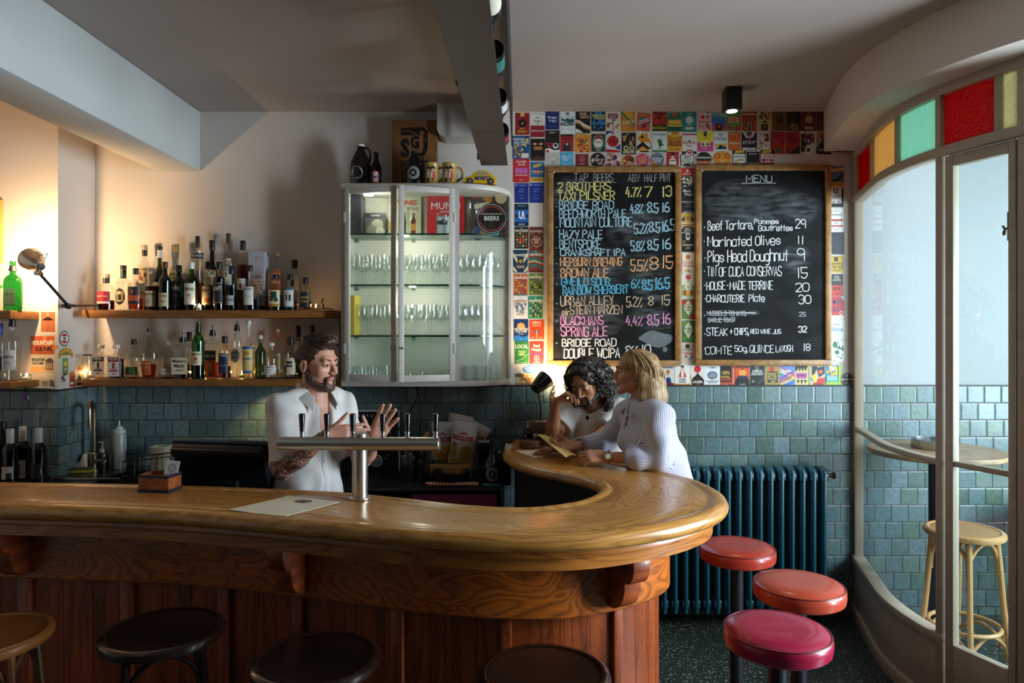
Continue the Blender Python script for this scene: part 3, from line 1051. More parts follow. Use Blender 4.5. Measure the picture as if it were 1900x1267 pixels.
PROFS = {
 'whisky': [(.0,0),(.9,0),(1,.015),(1,.56),(.97,.61),(.8,.67),(.5,.72),(.37,.76),(.33,.80),(.32,.97),(.36,.975),(.36,1),(0,1)],
 'tall': [(.0,0),(.92,0),(1,.012),(1,.60),(.95,.66),(.7,.73),(.45,.79),(.36,.84),(.34,.97),(.38,.975),(.38,1),(0,1)],
 'bell': [(.0,0),(.8,0),(.86,.015),(.96,.3),(1,.48),(.93,.56),(.6,.64),(.36,.7),(.31,.8),(.34,.84),(.31,.88),(.3,.97),(.35,.975),(.35,1),(0,1)],
 'bulge': [(.0,0),(.9,0),(1,.015),(1,.56),(.92,.62),(.55,.67),(.38,.71),(.42,.77),(.44,.81),(.36,.86),(.32,.9),(.32,1),(0,1)],
 'squat': [(.0,0),(.94,0),(1,.02),(1,.55),(.96,.62),(.8,.68),(.45,.73),(.33,.77),(.32,.97),(.36,.98),(.36,1),(0,1)],
 'flask': [(.0,0),(.9,0),(1,.02),(1,.45),(.95,.55),(.8,.66),(.55,.75),(.3,.83),(.25,.88),(.25,.97),(.3,.98),(.3,1),(0,1)],
 'decanter': [(.0,0),(.62,0),(.7,.015),(.85,.2),(.98,.38),(1,.46),(.93,.56),(.7,.67),(.4,.77),(.24,.85),(.21,.9),(.21,1),(0,1)],
 'slope': [(.0,0),(.9,0),(.95,.02),(1,.40),(.9,.5),(.55,.62),(.33,.72),(.3,.97),(.34,.975),(.34,1),(0,1)],
 'wine': [(.0,0),(.95,0),(1,.012),(1,.55),(.96,.61),(.75,.68),(.48,.73),(.39,.77),(.37,.98),(.41,.985),(.41,1),(0,1)],
 'beer': [(.0,0),(.95,0),(1,.02),(1,.52),(.93,.6),(.65,.7),(.48,.78),(.42,.95),(.45,.96),(.45,1),(0,1)],
 'column': [(.0,0),(.96,0),(1,.01),(1,.74),(.97,.765),(.3,.78),(.26,.80),(.26,1),(0,1)],
 'long': [(.0,0),(.93,0),(1,.012),(1,.5),(.9,.57),(.55,.64),(.33,.7),(.28,.76),(.27,.97),(.31,.975),(.31,1),(0,1)],
 'cube': [(.0,0),(.96,0),(1,.01),(1,.6),(.98,.64),(.86,.7),(.4,.74),(.3,.77),(.3,.97),(.36,.98),(.36,1),(0,1)],
 'jar': [(.0,0),(.95,0),(1,.02),(1,.78),(.85,.86),(.8,.9),(.8,1),(0,1)],
 }
GLZ = {'c': 'f3f6f4','g': '67a86c','dk': '14160f','br': '5a3216','lg': '62b874','ol': '7d8a4a','gr': '7fa07a','bl': 'c8d8ea'}
LIQ = {'amber': 'c9742a','gold': 'e6b048','red': '7d1e14','dark': '2a120a','pale': 'f2e3b8','water': 'f2f7f7','deep': '8a3f14','green': '5a7a2c','none': None}
def bottle(label,cx,top,base,wpx,Y,zb,prof='whisky',g='c',liq='amber',fill=.45,cap='151515',capf=.86,lab=None,group=None,pour=False,kind='spirit_bottle',depth=1.0,sq=False,neck=None):
 x = P(cx,0,Y).x
 H = (base - top) / FPX * Y
 R = wpx / 2 / FPX * Y
 r = thing(kind,label,'bottle',(x,Y,zb),0,group)
 STAND.append((r,R))
 pr = [(a * R,b * H) for a,b in PROFS[prof]]
 pts = [pr[0]] + [(p[0],p[1]) for p in spline([(a,b,0) for a,b in pr[1:-1]],2)] + [pr[-1]]
 n = 20
 if sq:
  mb = MB()
  vs,fs,rings = [],[],[]
  pts = [q for q in pts if q[0] > 1e-6]
  for rr,z in pts:
   q = min(1,max(0,(rr / R - .4) / .3))
   ring = []
   for k in range(16):
    a = 2 * PI * (k + .5) / 16
    c,s_ = math.cos(a),math.sin(a)
    e = 1 / max(abs(c),abs(s_))
    e = 1 + (min(e,1.32) * .94 - 1) * q
    ring.append((rr * c * e,rr * s_ * e * (depth if q else 1),z))
   rings.append(ring)
  for ring in rings:
   vs += ring
  for i in range(len(rings) - 1):
   for k in range(16):
    fs.append((i * 16 + k,i * 16 + (k + 1) % 16,(i + 1) * 16 + (k + 1) % 16,(i + 1) * 16 + k))
  fs.append(tuple(range(16))[::-1])
  fs.append(tuple((len(rings) - 1) * 16 + k for k in range(16)))
  mb.add(vs,fs)
 else:
  mb = MB().lathe(pts,n,sy=depth)
 opaque = g in ('dk',)
 gm = pm('0d0f0c',0.08,var=0.05,spec=.6) if opaque else glass(GLZ[g],1.5,0.03,extra=0.015)
 mb.build('glass_body',gm,r,ang=50)
 if LIQ.get(liq) and not opaque:
  lp = [(max(0,a - .0025),max(.006,b)) for a,b in pts if b <= fill * H]
  rr = lp[-1][0]
  k_ = 0.93 if sq else 1
  MB().lathe([(0,.006)] + [(a * k_,b) for a,b in lp if a > 1e-6] + [(0,lp[-1][1])],n,sy=depth).build('liquid',glass(LIQ[liq],1.33,0.03),r,ang=50)
 rn = PROFS[prof][-2][0] * R
 zc = capf * H
 if pour:
  q = MB().lathe([(0,H * capf),(rn + .004,H * capf),(rn + .004,H * (capf + .05)),(rn + .001,H * (capf + .055)),(rn + .001,H * (capf + .1)),(.004,H * (capf + .125)),(0,H * (capf + .125))],14)
  q.tube([(0,0,H * (capf + .12)),(.001,0,H * (capf + .19)),(-.002,0,H * 1.0)],[.004,.0035,.003],8,mi=1)
  q.build('pourer',[pm('141414',0.35),pm('b9bcc0',0.25,0.9)],r)
 elif cap:
  ch = (1 - capf) * H
  MB().lathe([(0,zc),(rn + .002,zc),(rn + .003,zc + ch * .1),(rn + .003,H * .995),(rn + .0015,H + .002),(0,H + .002)],16).build('cap',pm(cap,0.4),r)
 if neck:
  MB().lathe([(rn + .0012,H * neck[1]),(rn + .0018,H * neck[2])],16).build('neck_band',pm(neck[0],0.45),r)
 if lab:
  lc,z0,z1,lw,lines = lab[:5]
  rad = R + .0008
  mats,cols = [pm(lc,0.55)],{}
  def fn(u,v,o=0.0):
   if sq:
    return (u,-(R * .94 * depth + .0012 + o),v)
   rr_ = np.interp(v,[p[1] for p in pts],[p[0] for p in pts]) + .0009 + o
   a = u / rr_
   return (rr_ * math.sin(a),-rr_ * math.cos(a) * depth,v)
  q = MB()
  half = R * lw
  if sq:
   q.box((-half,-(R * .94 * depth + .001),z0 * H),(half,-(R * .94 * depth),z1 * H))
  else:
   nu,nv = 14,4
   oval = len(lab) > 6 and lab[6] == 'oval'
   vs = []
   for j in range(nv + 1 if not oval else 9):
    nvv = 8 if oval else nv
    v = z0 + (z1 - z0) * j / nvv
    wv = half * (math.sqrt(max(0.0004,1 - (2 * j / nvv - 1) ** 2)) if oval else 1)
    for i in range(nu + 1):
     vs.append(fn(-wv + 2 * wv * i / nu,v * H))
   nvv = 8 if oval else nv
   q.add(vs,[(j * (nu + 1) + i,j * (nu + 1) + i + 1,(j + 1) * (nu + 1) + i + 1,(j + 1) * (nu + 1) + i) for j in range(nvv) for i in range(nu)])
  if len(lab) > 5 and lab[5]:
   for (c2,a0,a1,b0,b1) in lab[5]:
    if c2 not in cols:
     cols[c2] = len(mats)
     mats.append(pm(c2,0.55))
    vs = []
    for j in range(3):
     for i in range(9):
      vs.append(fn((a0 + (a1 - a0) * i / 8) * half,(z0 + (z1 - z0) * (b0 + (b1 - b0) * j / 2)) * H,.0004))
    q.add(vs,[(j * 9 + i,j * 9 + i + 1,(j + 1) * 9 + i + 1,(j + 1) * 9 + i) for j in range(2) for i in range(8)],cols[c2])
  for tx,tc_,v,h in lines:
   if tc_ not in cols:
    cols[tc_] = len(mats)
    mats.append(pm(tc_,0.6))
   hh = h * (z1 - z0) * H
   _,_,tw = printed(tx,.012)
   wmax = min(half * 1.7,tw * hh)
   put_text(q,tx,lambda a,b: fn(a,b,.0008),0,(z0 + (z1 - z0) * v) * H,hh,cols[tc_],w=wmax)
  q.build('label',mats,r,ang=60)
 return r
def Z(v):
 return 400 + v / 2.969
G1,G2 = 'spirit bottles on the upper long shelf','spirit bottles on the lower long shelf'
S3 = 2.969
FLIP = 1
YA,YB = 4.135,4.235
def top_b(label,zx,ztop,zw,back=False,base=516,**k):
 Y = YB if back else YA
 zb = ZS1
 global FLIP
 FLIP = -FLIP
 bottle(label.replace('back row ','rear row ').replace(' of the back row',' of its row') + ', upper shelf',zx / S3,Z(ztop),Z(base),zw / S3 * .96,Y + (0 if back else .016 * FLIP),zb,group=G1,**k)
top_b('clear bottle with a red label and cork, leftmost',590,318,88,prof='squat',liq='red',fill=.32,cap='b89a72',capf=.9,neck=('17181c',.76,.9),lab=('a51e2a',.18,.52,.98,[('BAKERY HILL','e8c8c0',.55,.12)],[('e9d9d4',-1,1,.02,.18)]))
top_b('bottle with a black and cream oval label',675,268,80,prof='whisky',liq='deep',fill=.25,cap='2a1712',capf=.93,neck=('1f3a2c',.72,.92),lab=('17150f',.12,.5,.72,[("MICHTER'S",'e2d2a0',.62,.13)],[('d9c795',-.72,.72,.2,.8),('17150f',-.35,.35,.3,.62)],'oval'))
top_b('bottle with a black and orange label, third from left',748,285,78,prof='bulge',liq='amber',fill=.5,cap='121212',capf=.86,lab=('17161a',.15,.56,.95,[('8','c46a2c',.62,.22)],[('b3521e',-1,1,.18,.5)]))
top_b('amber bottle with a wide cream label',837,300,80,prof='bulge',liq='deep',fill=.64,cap='b8a98c',capf=.93,lab=('d2c6a4',.1,.5,.96,[('BALVENIE','3a2a1a',.72,.15),('12','3a2a1a',.3,.12)]))
top_b('near-black bottle with a small cream label at its foot',910,250,68,prof='whisky',g='dk',cap='5a2a14',capf=.88,lab=('c8b58c',.08,.36,.9,[('KILCHOMAN','4a3a2a',.72,.12),('1801','a02020',.3,.14)]))
top_b('black bottle with plain white lettering',985,268,72,prof='whisky',g='dk',cap='0f0f0f',capf=.86,lab=('101210',.1,.6,.8,[('ledaig','d0d0c4',.72,.24),('10','a0a090',.4,.1)]))
top_b('green bottle with a white label, behind the lit tealight',1070,253,76,prof='whisky',g='g',liq='green',fill=.55,cap='e3e0d4',capf=.87,lab=('e4ddc8',.12,.56,.98,[('LAPHROAIG','1c2a1c',.66,.15),('10','1c2a1c',.38,.13)]))
top_b('clear bottle with a cream and orange label, right of the green one',1142,248,60,prof='bulge',liq='amber',fill=.34,cap='1a2236',capf=.86,lab=('ded2b4',.12,.5,.96,[('TALISKER','2a3240',.7,.14)],[('c97a3a',-.2,.9,.1,.35)]))
top_b('amber bottle with a black label and gold edge',1207,250,66,prof='tall',liq='deep',fill=.7,cap='17171a',capf=.85,lab=('121214',.14,.58,.96,[('CRAFT','d8c9a0',.62,.2)],[('8a6a30',-.9,.9,.04,.07),('8a6a30',-.9,.9,.93,.96)]))
top_b('bottle with a navy cap and low white label',1275,272,64,prof='whisky',liq='dark',fill=.6,cap='1c2440',capf=.82,lab=('c9c9cc',.12,.34,.9,[('BOURBON','444',.45,.2)]))
top_b('clear bottle with a tall white label',1378,268,75,prof='long',liq='deep',fill=.3,cap='17171a',capf=.87,lab=('d6d4cc',.12,.52,.8,[('STARWARD','6a6a66',.82,.12),('NOVA','8a8a86',.45,.07)]))
top_b('short dark square bottle with a grey label',1447,380,55,prof='cube',liq='dark',fill=.62,cap='a8a294',capf=.86,sq=True,lab=('77757c',.2,.6,.75,[('GIN','2a2a30',.4,.2)]))
top_b('bottle with a cream label and a dark green dragon shape',1520,320,78,prof='squat',liq='deep',fill=.4,cap='151515',capf=.88,lab=('d9cfa4',.1,.56,.95,[],[('23402c',-.55,.5,.5,.92),('23402c',-.7,.0,.35,.6),('23402c',.1,.7,.3,.55),('9a7a2c',-.95,.95,.0,.18)]))
top_b('bottle with a white label edged in teal',1598,320,80,prof='squat',liq='deep',fill=.4,cap='16181c',capf=.86,lab=('2a8a94',.08,.6,.96,[],[('e6e6e0',-.88,.86,.07,.93),('16161a',-.35,-.1,.38,.72),('16161a',.1,.4,.36,.7),('c8803a',-.2,.1,.76,.84)]))
top_b('smaller bottle with a black label, rightmost',1683,335,65,prof='whisky',liq='amber',fill=.3,cap='131313',capf=.8,lab=('15141a',.1,.56,.96,[("PADDY'S",'d8b060',.55,.17),('WHISKY','d8b060',.3,.14)]))
top_b('back row bottle with a cream label and red dragon, leftmost of the back row',797,155,65,True,prof='tall',liq='gold',fill=.5,cap='b59a76',capf=.93,neck=('17181c',.84,.93),lab=('d4c29a',.42,.66,.96,[('PENDERYN','8a2a1e',.82,.12)],[('8a2a1e',-.5,-.1,.2,.75),('8a2a1e',-.2,.2,.15,.4),('7a2018',.35,.75,.4,.65)]))
top_b('back row dark sloping bottle with a white neck',880,160,70,True,prof='slope',g='ol',liq='dark',fill=.5,cap='151515',capf=.95,neck=('d8d6cc',.82,.94),lab=('b9ac84',.3,.44,.95,[('GENEVER','3a2a1a',.4,.3)]))
top_b('back row clear bottle with a gold cap',967,150,62,True,prof='bulge',liq='none',cap='a5823a',capf=.88,lab=('a99c74',.45,.62,.8,[('KAVALAN','2a2a22',.5,.2)],[('5a5a4a',-.6,.6,.2,.35)]))
top_b('back row tall straight bottle of gold spirit with a black band',1088,105,70,True,prof='column',liq='gold',fill=.68,cap='141418',capf=.85,lab=('17171c',.7,.77,1.5,[('PENDERYN','c0c0c0',.3,.45)]))
top_b('back row brown bottle with black cap',1168,128,76,True,prof='slope',g='br',liq='deep',fill=.6,cap='121212',capf=.86,lab=('cdbd94',.36,.58,.9,[('ISLA','3a2a1a',.7,.2),('SHERRY','6a2a1a',.4,.12)]))
top_b('tallest back row bottle with a white label',1258,90,64,True,prof='long',liq='pale',fill=.4,cap='3a2318',capf=.95,neck=('183226',.88,.95),lab=('e2dcc8',.34,.68,.96,[("WRITERS'",'24241e',.84,.09),('TEARS','24241e',.7,.13)],[('2a2a22',-.1,.1,.3,.45)]))
top_b('back row amber bottle, black cap, beside the tall white label',1338,130,64,True,prof='tall',liq='amber',fill=.66,cap='121212',capf=.87,lab=('e2dcc8',.3,.46,.96,[],[('a02a3a',-.25,.2,.1,.55)]))
top_b('back row bottle, orange label and cork',1525,195,75,True,prof='squat',liq='deep',fill=.4,cap='9a7446',capf=.94,lab=('c4622a',.3,.72,.96,[('BRANDY','f0c080',.7,.14),('ORANGE','f0c080',.4,.1)]))
top_b('back row wide clear bottle with a white label, last of the back row',1622,235,84,True,prof='squat',liq='none',cap='241c16',capf=.9,neck=('17171a',.84,.9),lab=('dcd8d0',.4,.7,.8,[],[('1a1a1e',-.3,.3,.25,.8)]))
gb = thing('gift_box','white bottle gift carton with orange print standing among the upper shelf bottles','box',(P(1427 / S3,0,4.245).x,4.245,ZS1))
q = MB().box((-.048,-.048,0),(.048,.048,.362))
for i in range(7):
 q.box((-.04 + i * .004,-.0488,.17 - i * .018),(.035 - i * .003,-.048,.18 - i * .018),1)
put_text(q,'STARWARD',lambda u,v: (u,-.0492,v),0,.2,.016,1,w=.07)
q.ell((.0,-.048,.32),(.008,.0012,.011),10,1)
q.build('carton',[pm('b9b6bd',0.6),pm('d88a3e',0.5)],gb)
def low_b(label,zx,ztop,zw,back=False,base=903,**k):
 global FLIP
 FLIP = -FLIP
 bottle(label.replace('back row ','rear row ') + ', lower shelf',zx / S3,Z(ztop),Z(base),zw / S3 * .96,YB if back else YA + .016 * FLIP,ZS2,group=G2,**k)
low_b('clear jar with a dark lid, leftmost',488,770,50,prof='jar',liq='none',cap='2a2622',capf=.95)
low_b('square bottle with a navy crest label',550,718,84,prof='cube',liq='deep',fill=.2,cap='cfc8b4',capf=.9,sq=True,depth=.7,lab=('d9d6cf',.08,.66,.8,[('FEW','d9d6cf',.8,.16)],[('1d2440',-.9,.9,.74,.98),('1d2440',-.2,.2,.4,.7),('1d2440',-.75,.75,.24,.31),('1d2440',-.5,.5,.34,.38),('1d2440',-.3,.3,.1,.15)]))
low_b('square bottle with a red crest label',645,718,90,prof='cube',liq='red',fill=.6,cap='cfc0b4',capf=.9,sq=True,depth=.7,lab=('d9d2cb',.08,.66,.76,[('FEW','d9d2cb',.8,.16)],[('98202a',-.9,.9,.74,.98),('98202a',-.2,.2,.4,.7),('98202a',-.75,.75,.24,.31),('98202a',-.5,.5,.34,.38),('98202a',-.3,.3,.1,.15)]))
low_b('clear round-shouldered bottle with a green band',733,688,80,prof='flask',liq='amber',fill=.16,cap='15130f',capf=.87,lab=('3a5a22',.1,.3,.98,[]))
low_b('large decanter-shaped bottle of amber spirit',820,628,98,prof='decanter',liq='amber',fill=.36,cap='151515',capf=.94,depth=.7,lab=('b0501e',.08,.36,.55,[('OAKS','e0b080',.75,.14),('BOURBON','e0b080',.5,.1)]))
low_b('clear flask with a plain white strip label',922,698,92,prof='flask',liq='red',fill=.12,cap='b0a898',capf=.9,lab=('d5d2c4',.12,.27,.8,[('PLAIN','8a8a82',.4,.2)]))
low_b('square bottle with a cream label and steel pourer',1005,640,96,prof='cube',liq='deep',fill=.52,cap=None,capf=.76,pour=True,sq=True,depth=.8,lab=('d6cba6',.1,.44,.96,[("Maker's",'2a2018',.72,.2),('Mark','2a2018',.42,.22),('WHISKY','2a2018',.2,.09)]))
low_b('back row bottle with a black cap behind the pourer bottle',1042,653,58,True,prof='tall',liq='deep',fill=.5,cap='131313',capf=.8)
low_b('green bottle with a cream label and pourer',1093,590,70,prof='tall',g='g',liq='green',fill=.4,cap=None,capf=.82,pour=True,lab=('d9d0ae',.24,.48,.98,[('JAMESON','1f2a1c',.72,.17),('IRISH','1f2a1c',.16,.1)],[('a03a1e',-.22,.22,.34,.6)]),neck=('d2cba8',.62,.76))
low_b('square bottle of amber with a slanting black label and pourer',1170,605,78,prof='cube',liq='amber',fill=.44,cap=None,capf=.78,pour=True,sq=True,depth=.8,lab=('b3421c',.04,.52,.8,[('BLACK LABEL','c8b47a',.74,.1)],[('16140f',-1,1,.62,.98),('d8a030',-.12,.12,.2,.5),('16140f',-.3,.3,.03,.12)]))
low_b('navy labelled bottle, lower centre',1243,670,68,prof='tall',liq='deep',fill=.5,cap='16161a',capf=.84,lab=('1b2142',.14,.6,.98,[("DEWAR'S",'b8b4a0',.84,.12),('SCOTCH','9a96a0',.35,.08)]))
low_b('clear bottle with a silver oval label and pourer',1300,593,66,prof='tall',liq='none',cap=None,capf=.84,pour=True,neck=('d0ccc4',.74,.78),lab=('c6c4c6',.28,.54,.85,[('Cazadores','30303a',.52,.16)],[('6a6a72',-.6,.6,.3,.4),('40404a',-.6,.6,.68,.76)],'oval'))
low_b('tall clear bottle with a blue and yellow label',1373,585,68,prof='long',liq='pale',fill=.3,cap='cfcbbd',capf=.93,lab=('d8c07a',.1,.56,.98,[('ARTEMISIA','2a4a7a',.5,.09)],[('3a5f98',-1,1,.9,1),('3a5f98',-1,1,0,.1),('b98a3a',-.4,.4,.66,.82)]))
low_b('green swing-top bottle',1432,668,60,prof='whisky',g='gr',liq='none',cap='cfc9bd',capf=.92)
low_b('clear bottle with a white label and orange corner',1495,707,82,prof='squat',liq='amber',fill=.1,cap='cfccc8',capf=.92,lab=('d7d5d2',.12,.38,.96,[('Mr Marlow','55555a',.75,.16),('DRY GIN','8a8a90',.45,.09)],[('c9622e',.6,1,.0,.18)]))
low_b('back row bottle with an orange neck',1543,640,52,True,prof='long',liq='none',cap='cdb9a0',capf=.97,neck=('c2622c',.8,.97),lab=('c9b48a',.2,.5,.9,[('SKY','3a2a22',.6,.2)]))
low_b('back row bottle with a tan cap behind the white labelled one',1566,688,44,True,prof='tall',liq='amber',fill=.3,cap='a98048',capf=.86)
low_b('bottle with a cream label and black oval, beside the bartender',1603,675,78,prof='whisky',liq='dark',fill=.25,cap='131313',capf=.8,lab=('d2c6a2',.1,.5,.98,[('KRAKEN','e6e0d0',.56,.12)],[('15151a',-.5,.5,.46,.8),('4a4436',-.9,-.4,.1,.5)]))
low_b('back row bottle with black cap left of the bartender',1643,618,56,True,prof='tall',liq='deep',fill=.4,cap='131313',capf=.78,neck=('a02a20',.7,.75))
low_b("back row bottle whose black cap shows above the bartender's hair",1720,618,52,True,prof='tall',liq='deep',fill=.4,cap='1a1a1e',capf=.86)
AL_Y = 3.80
G3 = 'bottles on the alcove shelves'
def K(v):
 return 420 + v / 3.96
bottle('bright green gin bottle with a pourer on the upper alcove shelf',82 / 3.96,K(220),K(585),118 / 3.96,AL_Y,1.872,prof='squat',g='lg',liq='water',fill=.4,cap=None,capf=.8,pour=True,sq=True,depth=.6,
 lab=('56705a',.14,.44,.62,[('DRY GIN','28382c',.6,.12)],[('3a4c3e',-1,1,-.12,-.02)]),group=G3)
bottle('clear bottle cut by the left edge, beside the green gin bottle',2,K(395),K(585),100 / 3.96,AL_Y,1.872,prof='squat',liq='none',cap='b9b4a8',capf=.9,group=G3)
bottle('clear vodka bottle with a white label and pourer on the lower alcove shelf',90 / 3.96,K(660),K(1138),108 / 3.96,AL_Y,1.485,prof='whisky',liq='water',fill=.16,cap=None,capf=.84,pour=True,lab=('d6d4d2',.18,.48,.95,[('KetelOne','2a2a32',.6,.16),('VODKA','6a6a72',.3,.08)]),group=G3)
bottle('clear bottle with a blue cap at the left edge of the lower alcove shelf',0,K(715),K(1138),78 / 3.96,AL_Y,1.485,prof='tall',liq='water',fill=.4,cap='2440a0',capf=.8,lab=('55606a',.2,.42,.9,[]),group=G3)
def tealight(label,px,Y,z,lit=True,R=.022,H=.034):
 t = thing('tealight',label,'candle',(P(px,0,Y).x,Y,z),0,'tealights among the bottles')
 STAND.append((t,R))
 MB().lathe([(0,.004),(R - .003,.004),(R - .002,H),(R,H),(R,0),(0,0)],20).build('holder',glass('f2f4f0',1.5,.03,extra=.04),t)
 MB().lathe([(0,.005),(R - .005,.005),(R - .005,.018),(0,.018)],16).build('wax',pm('f2ead8',.5,sss=.2),t)
 if lit:
  MB().lathe([(0,.019),(.003,.022),(.0038,.027),(.002,.034),(0,.042)],10).build('flame',pm('ffc070',.5,emit=28.0,var=0),t)
  point('candle_flame',(P(px,0,Y).x,Y - .006,z + .034),.16,(1,.6,.25),.006)
 return t
tealight('lit tealight at the right end of the upper shelf',586,4.16,ZS1)
tealight('lit tealight standing in front of the green white-labelled bottle',1083 / S3,4.095,ZS1,True,.02)
tealight('lit tealight beside the vodka bottle on the lower alcove shelf',49,3.88,1.485,True,.026,.036)
tealight('unlit glass tealight beside the green gin bottle',40,3.905,1.872,False,.018,.03)
for zx,lb in ((1210,'lit tealight behind the slanting black label bottle'),(1333,'lit tealight between the oval label and blue and yellow bottles'),(1128,'lit tealight glimmering behind the green pourer bottle'),(497,'lit tealight behind the dark lidded jar')):
 tealight(lb,zx / S3,4.215,ZS2,True,.018,.03)
for _ in range(120):
 for i,(a,ra) in enumerate(STAND):
  for b,rb in STAND[:i]:
   d = a.location - b.location
   if abs(d.z) < .05:
    d.z = 0
    if d.length < ra + rb + .001:
     d = d.normalized() * (ra + rb + .0015 - d.length) * .5
     a.location += V3(d.x * .3,d.y + .0004,0)
     b.location -= V3(d.x * .3,d.y + .0004,0)
 for a,ra in STAND:
  y0,y1 = (YF,WALL) if a.location.x > PIERX else (3.72,PIER)
  a.location.y = max(y0 + ra * .9,min(y1 - ra - .003,a.location.y))
cb = MB().tube(spline([P(600,572,4.2),P(612,573,4.16),P(624,580,4.12),P(630,600,4.13),P(631,660,4.2),P(632,716,4.27)],6),.004,6)
tag(cb.build('power_cable',pm('141414',.5)),'black cable looping off the right end of the upper shelf beside the white cabinet','cable')
fg = MB().tube(spline([P(597,574,4.17),P(600,566,4.17),P(597,560,4.17),P(600,556,4.17)],4),.005,6)
fg.ell(P(599,568,4.17),(.008,.008,.012),10)
fg.ell(P(599,555,4.17),.006,10)
tag(fg.build('figurine',pm('1a1714',.4)),'tiny dark figurine beside the tealight at the end of the upper shelf','figurine')
lm = thing('wall_lamp','jointed metal wall lamp with a polished round shade, lighting the alcove wall','lamp',P(188,572,4.2))
MET = pm('c4bfb4',0.25,0.95,var=.1)
DKM = pm('4a4c50',0.32,0.85)
j0,j1,j2 = P(188,566,4.2),P(127,568,3.93),P(73,507,3.72)
MB().tube([j0,j1],.007,8).build('lower_arm',DKM,lm,world=True)
MB().tube([j1,j2],.0085,8).build('upper_arm',pm('3f5668',0.3,.8),lm,world=True)
jt = MB().ell(j1,.018,12)
jt.cyl(j1 + Vector((-.012,-.03,0)),j1 + Vector((-.012,.03,0)),.011)
jt.cyl(j1 + Vector((.016,-.026,.004)),j1 + Vector((.016,.026,.004)),.009)
jt.build('elbow_joint',DKM,lm,world=True)
wj = MB().cyl(j2 + Vector((-.004,-.02,0)),j2 + Vector((-.004,.02,0)),.014)
wj.tube([j2,j2 + Vector((-.03,.01,.045))],.009,8)
wj.tube([j2 + Vector((.012,0,.0)),j2 + Vector((-.012,.0,.045))],.006,8)
wj.build('wrist_joint',MET,lm,world=True)
MB().box((-.02,-.01,-.03),(.02,.05,.0)).build('wall_bracket',DKM,lm)
hc = P(62,484,3.73)
ax = Vector((-.72,.48,.36)).normalized()
Mh = Matrix.Translation(hc) @ ax.to_track_quat('Z','Y').to_matrix().to_4x4()
MB().lathe([(0,-.075),(.018,-.072),(.028,-.06),(.036,-.045),(.05,-.02),(.058,.01),(.06,.035),(.062,.036),(.0575,.036),(.055,.01),(.047,-.018),(.03,-.045),(0,-.06)],32,M=Mh).build('shade',MET,lm,world=True)
MB().lathe([(0,-.105),(.016,-.104),(.022,-.098),(.022,-.07),(0,-.07)],20,M=Mh).build('socket_cap',MET,lm,world=True)
MB().ell(hc + ax * .008,.018,14).build('bulb',pm('ffe2b0',.5,emit=14.0,var=0),lm,world=True)
kn = Mh @ Vector((0,.03,-.06))
MB().tube([P(72,474,3.72),P(80,472,3.7),P(88,470,3.68),P(84,480,3.69)],.003,6).build('switch_lever',MET,lm,world=True)
point('wall_lamp_bulb',hc + ax * .045,24.0,(1.0,0.64,0.33),.022)
def card_xz(name,x0,y0,x1,y1,Yw,build,label,cat='card',rot=0.0,group=None):
 a,b = P(x0,y0,Yw),P(x1,y1,Yw)
 c = (a + b) / 2
 mb,mats = MB(),[]
 build(mb,mats,abs(b.x - a.x),abs(a.z - b.z))
 ob = mb.build(name,mats,ang=30)
 ob.location = (c.x,Yw,c.z)
 ob.rotation_euler = (0,rot,0)
 return tag(ob,label,cat,group)
DEP = [0.0]
